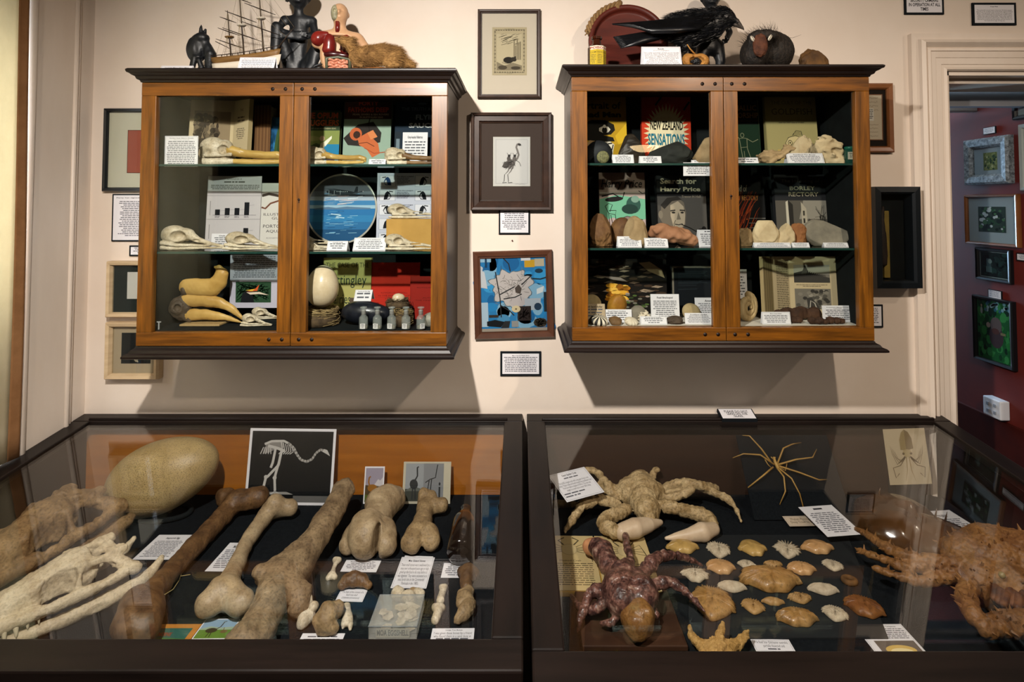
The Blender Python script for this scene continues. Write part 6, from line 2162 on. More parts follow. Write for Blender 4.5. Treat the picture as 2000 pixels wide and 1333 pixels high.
def d_pics(a):
 rg = random.Random(3)
 for y0, y1, sd in ((0.56, 0.86, 1), (0.12, 0.46, 2)):
  a.rect(0.10, y0, 0.84, y1, '#6d675d')
  if sd == 1:
   a.rect(0.10, 0.70, 0.84, y1, '#a29b8e')
   a.poly([(0.10, 0.72), (0.3, 0.76), (0.84, 0.64), (0.84, 0.56), (0.10, 0.56)], '#3a3733')
   a.poly([(0.25, 0.7), (0.34, 0.86), (0.42, 0.72)], '#4d4943')
   for i in range(10):
    a.line([(0.36 + 0.04 * i, 0.68), (0.4 + 0.04 * i, 0.76 - 0.01 * i)], 0.014, '#2a2826', up=0)
  else:
   for i in range(40):
    a.ell(0.16 + 0.62 * rg.random(), y0 + 0.04 + 0.26 * rg.random(), 0.05, 0.03, rg.choice(['#4f4b44', '#8d867a', '#35322e', '#7a7368']), 7, up=0 if i % 8 else 1)
   a.poly([(0.36, y0), (0.34, y0 + 0.18), (0.44, y0 + 0.2), (0.62, y0)], '#3a3733')
   a.line([(0.4, y0 + 0.02), (0.42, y0 + 0.14), (0.5, y0 + 0.1), (0.54, y0)], 0.02, '#a8a195')
 a.words(0.12, 0.8, 0.48, 0.53, 2, '#6a5f4f', 3)

open_book('thick old book standing open at two black and white photographs', (1481, 1632, 503), -0.115, R3, '#b8a684', d_txt, d_pics, 0.42, 0.45, -0.16, thick=0.014)
M_COP = mat('coprolite', '#2e1c12', '#4d3322', rough=0.85, scale=26, bump=0.6, bscale=70)

def copro(label, px, Y, n, seed, dp=0.5):
 cx, W, H = span(px[0], px[1], px[2], Y, R3)
 rg = random.Random(seed)
 pr = []
 for i in range(n):
  t = (i + 0.5) / n
  rr = 0.5 * H / W * rg.uniform(0.7, 1.0)
  pr.append(E(((t - 0.5) * (1 - H / W * 0.8), rg.gauss(0, 0.02), rr * 0.85), (max(rr * rg.uniform(0.9, 1.3), 0.6 / n), rr * 1.1, rr), 0.02))
 o = solid('coprolite', pr, M_COP, None, (cx, Y, R3), res=60, k=0.02, noise=(0.02, 16), seed=seed, sq=(W, W, W))
 rest(o, R3 + 0.0005)
 return tag(o, label, 'coprolite')

copro('largest dark brown knobbly coprolite lying before the open book', (1505, 1608, 600), -0.165, 7, 1)
copro('single rounded coprolite lump between the two white cards', (1541, 1570, 617), -0.215, 2, 3)
copro('long thin chain of coprolite lumps in front of the turtle card', (1576, 1658, 619), -0.232, 6, 5)
tent('white folded card about coprolites beside the single rounded lump', (1490, 1546, 611), -0.235, R3, words_draw(5, 91, 'Rare Coprolites', 0.4), 0.22)
sheet('white turtle coprolite card leaning at the cabinet end', (1608, 1669, 598), -0.20, R3, words_draw(6, 92, 'Prehistoric Marine Turtle\nCoprolite', 0.7), lean=0.12, name='text_card', cat='label')

def coil():
 Y = -0.19
 cx, W, H = span(1440, 1479, 575, Y, R3)
 pts = []
 for i in range(44):
  t = i / 43 * 4.4 * PI
  r = 0.10 + 0.36 * (i / 43)
  pts.append((r * math.cos(t) * 0.9, -0.1 + 0.12 * (i / 43), 0.5 + r * math.sin(t), 0.055 + 0.09 * i / 43))
 o = solid('coiled_shell', [Ch(pts)], mat('coil_shell', '#9a8055', '#c2aa80', rough=0.7, scale=14, stretch=(6, 1, 1), bump=0.4, bscale=40), None, (cx, Y, R3), (0, 0, 0.5), res=60, noise=(0.012, 12), sq=(H, H, H))
 rest(o, R3 + 0.0005)
 tag(o, 'tan coiled fossil shell standing by the middle stile on the cabinet floor', 'shell')

coil()
book('plain black book behind the coiled shell by the middle stile', (1424, 1475, 514), -0.10, R3, '#15191b', lambda a: None, 0.012, 0.06)
sheet('narrow sliver of a white card seen past the middle stile', (1416, 1460, 527), -0.135, R3 + 0.06, words_draw(7, 94), lean=0.05, name='text_card', cat='label')
q = PY(1440, 600, -0.135)
tag(MB().box((q.x - 0.05, -0.137, R3), (q.x + 0.03, -0.12, R3 + 0.06), M_BLACK).build('card_stand', bevel=0.001), 'black block holding up the sliver of white card', 'card stand')
# =========================================================== on top of the cabinets
TL, TR = CL['top'] + 0.0005, CR['top'] + 0.0005
M_EBONY = mat('black_carved_wood', '#0d0f12', '#191c20', rough=0.45, spec=0.4, scale=25, bump=0.25, bscale=90)

def topbox(px, Y, z):
 cx, W, H = span(px[0], px[1], px[2], Y, z)
 return cx, W, H

def d_kina(a):
 a.text('Turipids Menu (Kina Man)', 0.12, 0.88, 0.62, 0.76, '#1c1c22', 0.03)
 a.text('Carvings from the South', 0.08, 0.92, 0.36, 0.48, '#1c1c22', 0.03)
 a.words(0.2, 0.8, 0.05, 0.3, 2, '#44444c', 3)

tent('long low folded label at the cabinet corner beside the black bird-like carving', (309, 372, 127), -0.245, TL, d_kina, 0.5)
# black bird-like carving
Y = -0.19
cx, W, H = topbox((366, 420, 50), Y, TL)
u = H
o = solid('carved_figurine', [E((-0.08, 0, 0.52), (0.20, 0.14, 0.27), 0, (0, 0.15, 0)), E((0.02, -0.03, 0.72), (0.14, 0.12, 0.10), 0.05), Ch([(0.10, -0.02, 0.62, 0.07), (0.19, -0.02, 0.40, 0.11), (0.17, 0, 0.2, 0.09), (0.14, 0, 0.05, 0.05)], 0.04),
        Ch([(-0.02, 0, 0.78, 0.045), (-0.02, 0, 0.92, 0.03), (-0.01, 0, 0.985, 0.014)], 0.02), Ch([(0.03, 0.02, 0.78, 0.04), (0.06, 0.02, 0.90, 0.018)], 0.02),
        Ch([(-0.1, -0.05, 0.3, 0.06), (-0.14, -0.06, 0.12, 0.05), (-0.16, -0.1, 0.03, 0.04)], 0.03), Ch([(0.0, -0.07, 0.28, 0.05), (0.06, -0.08, 0.14, 0.045), (0.02, -0.12, 0.03, 0.04)], 0.03), Ch([(-0.2, -0.05, 0.03, 0.04), (0.16, -0.02, 0.03, 0.05)], 0.03)],
   M_EBONY, None, (cx, Y, TL), res=72, k=0.03, noise=(0.008, 22), sq=(u, u, u))
rest(o, TL)
tag(o, 'black bird-like carving with a domed back and upright crest', 'carving')

# model ship
def ship():
 Y = -0.20
 x0, x1 = PY(424, 120, Y).x, PY(561, 60, Y).x
 L = x1 - x0
 r = thing('model_ship', 'wooden model sailing ship with white lower hull, three masts and rigging', 'model ship', (x0, Y, TL), (0, -0.10, -0.12))
 MWH, MBR = mat('ship_white', '#c9bfae', rough=0.6), mat('ship_brown', '#5c4020', '#7a5a30', rough=0.5, scale=20, stretch=(0.5, 2, 6))
 MSP, MRG = mat('ship_spar', '#2a1d14', rough=0.6), mat('ship_rope', '#7a6a50', rough=0.9)
 n = 15

 def hull(b, z0f, z1f, mt, gain=1.0):
  rings = []
  for i in range(n):
   t = i / (n - 1)
   w = L * 0.115 * gain * math.sin(PI * min(1, (0.30 + 0.9 * t) if t < 0.55 else (0.795 + (t - 0.55) * 0.455))) ** 0.7 * (1 if t < 0.98 else 0.4)
   k0, k1 = z0f(t), z1f(t)
   xx = t * L
   ring = []
   for j in range(9):
    q = PI * j / 8
    ring.append((xx + (k0 - k1) * 0.35 * (t > 0.75) * math.sin(q), -w * math.cos(q) * (1 if mt is MBR else (0.92)), k1 - (k1 - k0) * math.sin(q) ** 0.8))
   rings.append(ring)
  b.sweep(rings, mt, smooth=True)
  return b
 sheer = lambda t: L * (0.235 - 0.10 * t + 0.13 * t * t + 0.02)
 wale = lambda t: sheer(t) - L * 0.085
 keel = lambda t: L * 0.012 + L * 0.10 * max(0, t - 0.93) * 6
 hull(MB(), keel, wale, MWH).build('lower_hull', r)
 hull(MB(), lambda t: wale(t) - L * 0.02, sheer, MBR, 1.03).build('upper_hull', r)
 b = MB()
 for s in (-1, 1):
  pts = [(t * L, s * L * 0.105 * math.sin(PI * min(1, 0.3 + 0.62 * t)) ** 0.7, sheer(t) + L * 0.03) for t in [i / 12 for i in range(13)]]
  b.tube(pts, L * 0.006, MSP, 6)
  for p in pts:
   b.tube([(p[0], p[1], p[2] - L * 0.035), p], L * 0.006, MSP, 5)
 b.raw('railing', r)
 for mx, mh, nm in ((0.24, 0.70, 0), (0.44, 1.05, 1), (0.74, 1.15, 2)):
  zb = sheer(mx)
  lean = 0.02
  b = MB()
  b.tube([(mx * L, 0, zb - L * 0.03), (mx * L - lean * L * 0, 0, zb + mh * L * 0.45), (mx * L, 0, zb + mh * L)], [L * 0.013, L * 0.010, L * 0.005], MSP, 8)
  mast = b.raw('mast', r)
  b = MB()
  b.lathe([(0, 0), (L * 0.05, 0.001), (L * 0.065, L * 0.018), (L * 0.05, L * 0.022), (0, L * 0.022)], MWH if nm else MBR, 14)
  b.v = [(x + mx * L, y, z + zb + mh * L * 0.42) for x, y, z in b.v]
  b.raw('top_platform', mast)
  for k, f in enumerate((0.30, 0.55, 0.80)):
   z = zb + mh * L * f
   ln = L * (0.30 - 0.06 * k) * (0.7 if nm == 0 else 1)
   MB().tube([(mx * L - ln * 0.6, -0.6 * ln, z + ln * 0.25), (mx * L, -L * 0.015, z), (mx * L + ln * 0.6, 0.6 * ln, z - ln * 0.22)], [L * 0.004, L * 0.009, L * 0.004], MSP, 6).raw('yard', r)
 MB().tube([(0.95 * L, 0, sheer(0.95)), (1.12 * L, 0, sheer(1) + L * 0.17), (1.24 * L, 0, sheer(1) + L * 0.28)], [L * 0.011, L * 0.008, L * 0.004], MSP, 8).raw('bowsprit', r)
 MB().tube([(0.24 * L, 0, sheer(0.24) + L * 0.14), (0.02 * L, 0, sheer(0) + L * 0.26)], L * 0.006, MSP, 6).raw('boom', r)
 b = MB()
 tops = [(0.24, 0.70), (0.44, 1.05), (0.74, 1.15)]
 for mx, mh in tops:
  zt, zm = sheer(mx) + mh * L * 0.98, sheer(mx) + mh * L * 0.44
  for s in (-1, 1):
   for k in range(5):
    b.tube([((mx - 0.07 + 0.035 * k) * L, s * L * 0.10, sheer(mx) + L * 0.01), (mx * L, s * L * 0.05, zm)], 0.0004, MRG, 3, smooth=False)
   for k in range(3):
    b.tube([((mx - 0.03 + 0.03 * k) * L, s * L * 0.05, zm), (mx * L, 0, zt)], 0.0004, MRG, 3, smooth=False)
   for q in range(1, 8):
    f = q / 8
    z = sheer(mx) + (zm - sheer(mx)) * f
    b.tube([((mx - 0.07 * (1 - f)) * L, s * L * (0.10 - 0.05 * f), z), ((mx + 0.07 * (1 - f)) * L, s * L * (0.10 - 0.05 * f), z)], 0.0003, MRG, 3, smooth=False)
 for a_, c in (((0.24, 0.68), (0.44, 0.5)), ((0.44, 1.0), (0.74, 0.45)), ((0.24, 0.4), (0.42, 0.05)), ((0.44, 0.6), (0.72, 0.08)), ((0.74, 1.1), (0.44, 0.85)), ((0.24, 0.65), (0.01, 0.08)), ((0.44, 1.02), (0.12, 0.02))):
  b.tube([(a_[0] * L, 0, sheer(a_[0]) + a_[1] * L), (c[0] * L, 0.004, sheer(c[0]) + c[1] * L)], 0.0004, MRG, 3, smooth=False)
 for f in (0.5, 0.8, 1.0):
  b.tube([(0.74 * L, 0, sheer(0.74) + f * 1.1 * L), ((1.0 + 0.22 * f) * L, 0, sheer(1) + L * 0.28 * f)], 0.0004, MRG, 3, smooth=False)
 b.raw('rigging', r)
 MB().box((L * 0.30, -0.022, 0), (L * 0.34, 0.022, L * 0.05), MSP).raw('cradle', r)
 MB().box((L * 0.66, -0.022, 0), (L * 0.70, 0.022, L * 0.05), MSP).raw('cradle', r)
 return r

rest(ship(), TL)

def d_bounty(a):
 a.text('Model of HMS Bounty made from a small', 0.12, 0.95, 0.84, 0.90, '#2a2a30', 0.02)
 a.words(0.05, 0.97, 0.05, 0.80, 8, '#5a5b62', 21, ragged=0.15)

tent('folded text card leaning before the model ship', (463, 534, 110), -0.288, TL, d_bounty, 0.38)

# black seated carved figure
Y = -0.115
cx, W, H = topbox((525, 622, -30), Y, TL)
u = H / 1.0
FIG = [Ch([(0.02, 0.05, 0.10, 0.10), (0.04, 0.04, 0.30, 0.085), (0.05, 0.03, 0.52, 0.095), (0.05, 0.02, 0.62, 0.08)], 0.05), Ch([(-0.09, 0.02, 0.63, 0.045), (0.18, 0.02, 0.63, 0.045)], 0.05), Ch([(0.05, 0, 0.64, 0.045), (0.05, -0.02, 0.76, 0.045)], 0.02),
  E((0.05, -0.03, 0.87), (0.105, 0.115, 0.125), 0.03), E((0.05, -0.14, 0.85), (0.02, 0.03, 0.03), 0.02), E((0.05, -0.125, 0.80), (0.045, 0.025, 0.014), 0.01), E((-0.055, -0.02, 0.86), (0.015, 0.03, 0.04), 0.01), E((0.155, -0.02, 0.86), (0.015, 0.03, 0.04), 0.01),
  E((0.01, -0.135, 0.90), (0.022, 0.02, 0.012), 0.01, None, -1), E((0.09, -0.135, 0.90), (0.022, 0.02, 0.012), 0.01, None, -1),
  # bent legs
  Ch([(-0.02, 0.02, 0.12, 0.07), (-0.13, -0.16, 0.52, 0.055), (-0.14, -0.17, 0.30, 0.05), (-0.13, -0.16, 0.06, 0.035)], 0.03), Ch([(-0.13, -0.15, 0.03, 0.03), (-0.14, -0.25, 0.025, 0.022)], 0.02),
  Ch([(0.10, 0.02, 0.10, 0.075), (0.26, -0.14, 0.32, 0.06), (0.22, -0.15, 0.16, 0.05), (0.14, -0.15, 0.05, 0.035)], 0.03), Ch([(0.14, -0.14, 0.03, 0.03), (0.13, -0.25, 0.025, 0.022)], 0.02),
  # crossed arms
  Ch([(-0.09, 0.02, 0.62, 0.04), (-0.17, -0.06, 0.50, 0.035), (0.0, -0.16, 0.46, 0.03), (0.10, -0.17, 0.46, 0.026)], 0.02), Ch([(0.19, 0.02, 0.62, 0.04), (0.22, -0.04, 0.48, 0.035), (0.10, -0.15, 0.42, 0.03), (-0.06, -0.17, 0.43, 0.026)], 0.02),
  Bx((0.06, 0.03, 0.02), (0.20, 0.16, 0.02), 0.01, 0.02)]
for s, bx_ in ((1, 0.10), (-1, -0.06)):
 for i in range(4):
  FIG.append(Ch([(bx_ + s * 0.02, -0.175, 0.455 - 0.03 * (s < 0) + 0.014 * (i - 1.5), 0.010), (bx_ + s * (0.075 - 0.006 * abs(i - 1)), -0.185, 0.45 - 0.03 * (s < 0) + 0.016 * (i - 1.5), 0.007)], 0.004))
 FIG.append(Ch([(bx_, -0.18, 0.47 - 0.03 * (s < 0), 0.009), (bx_ + s * 0.03, -0.195, 0.49 - 0.03 * (s < 0), 0.007)], 0.004))
fg = thing('seated_figure', 'tall black carved wooden figure sitting with knees up behind the model ship', 'carving', (cx, Y, TL), (0, 0, 0.1))
solid('body', FIG, M_EBONY, fg, res=96, k=0.02, noise=(0.004, 30), sq=(u, u * 0.62, u))
hb = solid('hair', [E((0.05, 0.0, 0.93), (0.13, 0.13, 0.10)), E((-0.03, 0, 0.90), (0.06, 0.10, 0.08)), E((0.13, 0, 0.90), (0.06, 0.10, 0.08))], M_EBONY, fg, res=48, k=0.05, noise=(0.02, 40), sq=(u, u * 0.62, u))
rest(fg, TL)
b = MB()  # small black thing with curved prongs, not identified
q = PY(617, 126, -0.235)
for p in ([(0, 0, 0.004), (0.008, 0, 0.012), (0.018, 0, 0.016), (0.024, 0, 0.016)], [(0, 0, 0.004), (0.014, -0.004, 0.007), (0.024, -0.004, 0.008)], [(0.004, 0, 0.003), (-0.012, -0.003, 0.003), (-0.02, -0.003, 0.004)]):
 b.tube(p, [0.003, 0.0024, 0.0016, 0.0006][:len(p)], M_EBONY, 7)
o = rest(b.raw('pronged_object', None, (q.x - 0.008, -0.255, TL)), TL)
o.scale = (1.5, 1.5, 1.5)
rest(o, TL)
tag(o, 'small black object with curved prongs by the foot of the seated figure', 'insect')

# anatomical torso
Y = -0.16
cx, W, H = topbox((622, 706, 8), Y, TL)
u = H
M_SKIN = mat('torso_skin', '#b98e68', '#c79d78', rough=0.45, scale=14)
to = thing('anatomical_model', 'anatomical torso model with half skull face and open chest showing organs', 'anatomical model', (cx, Y, TL), (0, 0, 0.2))
solid('torso', [E((0, 0.0, 0.30), (0.25, 0.14, 0.30)), E((0, 0, 0.52), (0.30, 0.13, 0.13), 0.1), Ch([(0.22, 0, 0.53, 0.085), (0.30, 0, 0.45, 0.07), (0.31, 0, 0.39, 0.05)], 0.05), Ch([(-0.22, 0, 0.53, 0.08), (-0.29, 0, 0.45, 0.065)], 0.05), Ch([(0, 0.01, 0.58, 0.085), (0, -0.01, 0.72, 0.075)], 0.05),
    E((0.0, -0.01, 0.87), (0.105, 0.13, 0.125), 0.03), E((0, -0.055, 0.80), (0.085, 0.09, 0.085), 0.05), E((0, -0.15, 0.845), (0.018, 0.028, 0.03), 0.02), E((0.04, -0.135, 0.875), (0.024, 0.014, 0.012), 0.012, None, -1), E((0, -0.137, 0.782), (0.032, 0.012, 0.009), 0.01), E((0.105, 0, 0.85), (0.014, 0.026, 0.035), 0.01),
    Bx((-0.02, -0.14, 0.28), (0.17, 0.09, 0.26), 0.05, 0.03, None, -1), E((-0.08, -0.13, 0.83), (0.07, 0.035, 0.09), 0.01, None, -1)],
  M_SKIN, to, res=88, k=0.03, sq=(u, u, u), planes=[((0, 0, -1), 0.0)])
MRD, MLG, MIN, MSK = mat('organ_red', '#5f1512', '#7d221a', rough=0.3, coat=0.3, scale=10), mat('organ_dark', '#3a0f10', rough=0.3, coat=0.3), mat('organ_pink', '#b9745a', '#cf9076', rough=0.35, coat=0.3, scale=14), mat('model_skull', '#7d7a62', '#a09a7c', rough=0.5, scale=16)
solid('lung', [E((-0.12, -0.09, 0.44), (0.08, 0.07, 0.13)), E((-0.13, -0.09, 0.35), (0.08, 0.06, 0.06), 0.04)], MRD, to, res=44, sq=(u, u, u))
solid('lung', [E((0.09, -0.09, 0.44), (0.08, 0.07, 0.13)), E((0.09, -0.09, 0.35), (0.07, 0.06, 0.06), 0.04)], MRD, to, res=44, sq=(u, u, u))
solid('shoulder_muscle', [E((-0.26, -0.03, 0.50), (0.10, 0.11, 0.10)), E((-0.17, -0.06, 0.55), (0.12, 0.06, 0.05), 0.05)], MRD, to, res=44, sq=(u, u, u))
solid('liver', [E((-0.06, -0.10, 0.29), (0.13, 0.06, 0.05)), E((0.08, -0.10, 0.28), (0.07, 0.05, 0.035), 0.04)], MLG, to, res=44, sq=(u, u, u))
pts = []
for i in range(90):
 row, t = divmod(i, 15)
 x = -0.12 + 0.016 * t if row % 2 == 0 else -0.12 + 0.016 * (14 - t)
 pts.append((x * u, (-0.125 - 0.012 * math.sin(t * 1.3)) * u, (0.215 - 0.038 * row + 0.010 * math.sin(t * 1.1)) * u))
MB().tube(pts, 0.019 * u, MIN, 8).raw('intestine', to)
MB().tube([((-0.14) * u, -0.12 * u, 0.03 * u), (-0.15 * u, -0.13 * u, 0.23 * u), (0.0, -0.14 * u, 0.25 * u), (0.14 * u, -0.13 * u, 0.23 * u), (0.14 * u, -0.12 * u, 0.05 * u)], 0.022 * u, mat('organ_green', '#4a4d3a', rough=0.35), 10).raw('colon', to)
solid('half_skull', [E((-0.055, -0.06, 0.85), (0.055, 0.09, 0.11)), E((-0.045, -0.085, 0.775), (0.045, 0.05, 0.03), 0.02), E((-0.055, -0.145, 0.865), (0.024, 0.03, 0.022), 0.008, None, -1), E((-0.012, -0.15, 0.825), (0.012, 0.02, 0.02), 0.006, None, -1)], MSK, to, res=52, sq=(u, u, u))
MB().tube([(-0.02 * u, -0.09 * u, 0.73 * u), (-0.02 * u, -0.10 * u, 0.58 * u)], 0.03 * u, MRD, 10).raw('windpipe', to)
rest(to, TL)

# stoat on a board
Y = -0.235
x0, x1 = PY(655, 110, Y).x, PY(812, 110, Y).x
L = x1 - x0
HH = PY(700, 70, Y).z - TL
M_FUR = mat('ginger_fur', '#6b4c28', '#9a7442', rough=0.9, scale=22, detail=6, col3='#b8935c')
st = thing('taxidermy_stoat', 'ginger brown mounted stoat with raised head crouching on a wooden slab', 'taxidermy', ((x0 + x1) / 2, Y, TL))
h = HH
bd = solid('body', [Ch([(-0.34 * L, 0, 0.78 * h, 0.125 * h), (-0.42 * L, -0.004, 0.82 * h, 0.10 * h), (-0.475 * L, -0.006, 0.845 * h, 0.055 * h)], 0.01), E((-0.30 * L, 0, 0.74 * h), (0.055 * L, 0.018, 0.17 * h), 0.01), E((-0.272 * L, -0.013, 0.83 * h), (0.014 * L, 0.006, 0.06 * h), 0.004), E((-0.272 * L, 0.013, 0.83 * h), (0.014 * L, 0.006, 0.06 * h), 0.004),
     Ch([(-0.31 * L, 0, 0.68 * h, 0.12 * h), (-0.24 * L, 0, 0.46 * h, 0.19 * h), (-0.10 * L, 0, 0.42 * h, 0.25 * h), (0.10 * L, 0, 0.46 * h, 0.28 * h), (0.24 * L, 0.004, 0.40 * h, 0.27 * h), (0.36 * L, 0.008, 0.26 * h, 0.14 * h), (0.46 * L, 0.014, 0.20 * h, 0.08 * h)], 0.012),
     Ch([(-0.24 * L, -0.016, 0.36 * h, 0.15 * h), (-0.22 * L, -0.022, 0.16 * h, 0.07 * h), (-0.14 * L, -0.026, 0.10 * h, 0.045 * h)], 0.008), Ch([(-0.26 * L, 0.016, 0.36 * h, 0.13 * h), (-0.27 * L, 0.022, 0.12 * h, 0.06 * h), (-0.22 * L, 0.022, 0.09 * h, 0.04 * h)], 0.008),
     Ch([(0.24 * L, -0.022, 0.32 * h, 0.20 * h), (0.16 * L, -0.03, 0.18 * h, 0.09 * h), (0.30 * L, -0.03, 0.12 * h, 0.06 * h), (0.20 * L, -0.034, 0.09 * h, 0.045 * h)], 0.008)],
   M_FUR, st, res=110, k=0.008, noise=(0.0015, 150))
blades(bd.data, 9000, 0.011, 0.00035, M_FUR, lean=(0.75, 0, -0.12), seed=3).raw('fur', bd)['kind'] = 'stuff'
b = MB()
b.ball((-0.435 * L, -0.0125, 0.875 * h), 0.0028, mat('glass_eye', '#0a0807', rough=0.1, coat=0.5))
b.raw('eye', st)
MB().ball((-0.497 * L, -0.006, 0.85 * h), (0.004, 0.004, 0.0035), mat('nose_leather', '#3a2420', rough=0.4)).raw('nose', st)
solid('wooden_slab', [E((0, 0, 0.03 * h), (0.50 * L, 0.035, 0.065 * h))], mat('slab_wood', '#5a3414', '#7d4e22', rough=0.5, scale=9, stretch=(1, 5, 5)), st, res=60, noise=(0.003, 60), planes=[((0, 0, -1), 0.0)])
rest(st, TL)

# --- right cabinet top
# amber bottle
Y = -0.262
cx, W, H = topbox((1148, 1183, 72), Y, TR)
bo = thing('poison_bottle', 'amber glass bottle with a yellow poison label at the cabinet corner', 'bottle', (cx, Y, TR), (0, 0, 0.25))
AMB = mat('amber_glass', '#2a1007', '#3a180a', rough=0.12, spec=0.6, scale=6)
R = W / 2
b = MB()
b.lathe([(R * 0.95, 0), (R, 0.002), (R, H * 0.63), (R * 0.92, H * 0.68), (R * 0.50, H * 0.75), (R * 0.46, H * 0.90), (R * 0.62, H * 0.905), (R * 0.62, H * 0.985), (R * 0.5, H), (0, H)], AMB, 8, smooth=False)
b.build('body', bo, bevel=0.0006)
for k, yaw in enumerate((0.0, -PI / 4, PI / 4)):
 ws = 2 * R * math.sin(PI / 8) * 1.02
 a = Art(ws, H * 0.62, '#b39a2c', 0, oz=0.003, y=-R * math.cos(PI / 8) - 0.0006)
 a.rect(0, 0, 1, 1, '#b39a2c')
 a.rect(0, 0.80, 1, 1, '#c9c0ae')
 a.text(('ISO', 'PO', 'ON')[k], 0.02, 0.98, 0.83, 0.95, '#8d2a1a', 0.03)
 a.text(('POUND POWD', 'COM', 'ER')[k], 0.08, 0.92, 0.62, 0.70, '#4a4320', 0.01)
 a.words(0.1, 0.9, 0.05, 0.55, 6, '#6d6230', k)
 o = a.mb.raw('paper_label', bo, (0, 0, 0), (0, 0, yaw + PI / 8 * 0))
bpy.context.view_layer.update()
for o in bo.children:
 if o.name.startswith('body'):
  o.rotation_euler.z = PI / 8

# round red brown plate with fibre handle
Y = -0.075
cx, W, H = topbox((1148, 1304, 14), Y, TR)
R = 0.5 * (PY(1304, 80, Y).x - PY(1150, 80, Y).x)
sh = thing('round_tray', 'round red brown wooden tray with a raised rim and plaited fibre, behind the black bird', 'tray', (cx, -0.112, TR), (-0.20, 0, 0))
M_TRAY = mat('red_brown_wood', '#44160e', '#5a2014', rough=0.5, scale=6, stretch=(1, 4, 4), bump=0.1, bscale=40)
b = MB()
b.T = Matrix.Translation((0, 0.02, R)) @ Matrix.Rotation(PI / 2, 4, 'X')
b.lathe([(0, 0.0), (R * 0.94, 0.0), (R, 0.006), (R, 0.028), (R * 0.975, 0.032), (R * 0.90, 0.030), (R * 0.87, 0.022), (R * 0.86, 0.012), (R * 0.80, 0.010), (0, 0.010)], M_TRAY, 72)
b.T = Matrix()
b.build('tray_body', sh)
M_FIB = mat('plaited_fibre', '#6b5030', '#94744a', rough=0.9, scale=60, stretch=(1, 1, 8))
for k in range(3):
 pts, rs = [], []
 for i in range(26):
  t = 1.75 + 1.25 * i / 25
  w_ = 0.007 * math.sin(i * 0.9 + k * 2.1)
  pts.append(((R + 0.006 + w_) * math.cos(t), -0.004 + 0.006 * math.cos(i * 0.9 + k * 2.1), R + (R + 0.006 + w_) * math.sin(t)))
  rs.append(0.0055 if i < 24 else 0.002)
 MB().tube(pts, rs, M_FIB, 7).raw('fibre_strand', sh)
MB().tube([(-R * 0.26, 0, R * 1.90), (-R * 0.2, -0.002, R * 2.05), (-R * 0.16, 0, R * 2.1)], [0.013, 0.012, 0.010], M_FIB, 9).raw('fibre_knot', sh)
rest(sh, TR)

# rook
Y = -0.20
x0, x1 = PY(1193, 80, Y).x, PY(1452, 60, Y).x
L = x1 - x0
zf = lambda y: PY(1300, y, Y).z
M_FEA = mat('black_feathers', '#07080a', '#121419', rough=0.38, spec=0.5, scale=30, stretch=(0.4, 2, 2), bump=0.35, bscale=90)
rk = thing('taxidermy_rook', 'mounted black rook with grey beak standing across the cabinet top', 'taxidermy', (x0, Y, TR))

def zz(px_y):
 return zf(px_y) - TR

def xx(px_x):
 return PY(px_x, 80, Y).x - x0

bd = solid('body', [Ch([(xx(1290), 0, zz(62), 0.020), (xx(1320), 0, zz(52), 0.040), (xx(1360), 0, zz(52), 0.052), (xx(1392), 0, zz(46), 0.045), (xx(1408), -0.004, zz(36), 0.032)], 0.03), E((xx(1412), -0.006, zz(36)), (0.032, 0.026, 0.027), 0.02), Ch([(xx(1426), -0.008, zz(40), 0.015), (xx(1436), -0.01, zz(46), 0.010)], 0.012),
     Ch([(xx(1335), -0.015, zz(72), 0.028), (xx(1337), -0.016, zz(92), 0.016)], 0.02), Ch([(xx(1350), 0.018, zz(72), 0.028), (xx(1354), 0.02, zz(92), 0.016)], 0.02)], M_FEA, rk, res=110, k=0.015, noise=(0.0018, 120))
blades(bd.data, 3200, 0.016, 0.0012, M_FEA, lean=(-1.2, 0, -0.2), seed=5, jitter=0.4).raw('feathers', bd)['kind'] = 'stuff'

def feather(pts, w, name, par):
 b = MB()
 n = len(pts)
 rings = []
 for i, p in enumerate(pts):
  t = i / (n - 1)
  ww = w * (0.35 + 1.0 * math.sin(PI * min(1, 0.12 + 0.80 * t))) * (0.35 if i == n - 1 else 1)
  rings.append([(p[0], p[1] - 0.0006, p[2] - ww), (p[0], p[1] - 0.0016, p[2]), (p[0], p[1] - 0.0006, p[2] + ww), (p[0], p[1] + 0.0006, p[2])])
 b.sweep(rings, M_FEA, smooth=True)
 return b.build(name, par)

for k in range(9):                        # folded wing: long overlapping quills
 f = k / 8
 feather([(xx(1385 - 30 * f), -0.050 - 0.001 * k, zz(44 + 22 * f)), (xx(1330 - 16 * f), -0.056 - 0.001 * k, zz(52 + 18 * f)), (xx(1270 - 5 * f), -0.045 - 0.001 * k, zz(57 + 12 * f)), (xx(1194 + 40 * f), -0.020 - 0.0015 * k, zz(51 + 8 * f))], 0.011 - 0.002 * f, 'wing_quill', rk)
for k in range(8):                        # fanned tail
 f = k / 7
 feather([(xx(1300), -0.012 - 0.002 * k, zz(66 + 8 * f)), (xx(1250), -0.016 - 0.002 * k, zz(74 + 10 * f)), (xx(1196 + 12 * f), -0.018 - 0.002 * k, zz(76 + 23 * f))], 0.010, 'tail_quill', rk)
M_BEAK = mat('rook_beak', '#2c2724', '#5a524b', rough=0.4, scale=30)
MB().tube([(xx(1424), -0.012, zz(38)), (xx(1436), -0.013, zz(44)), (xx(1447), -0.014, zz(57)), (xx(1450), -0.014, zz(61))], [0.011, 0.009, 0.004, 0.001], M_BEAK, 10).raw('upper_beak', rk)
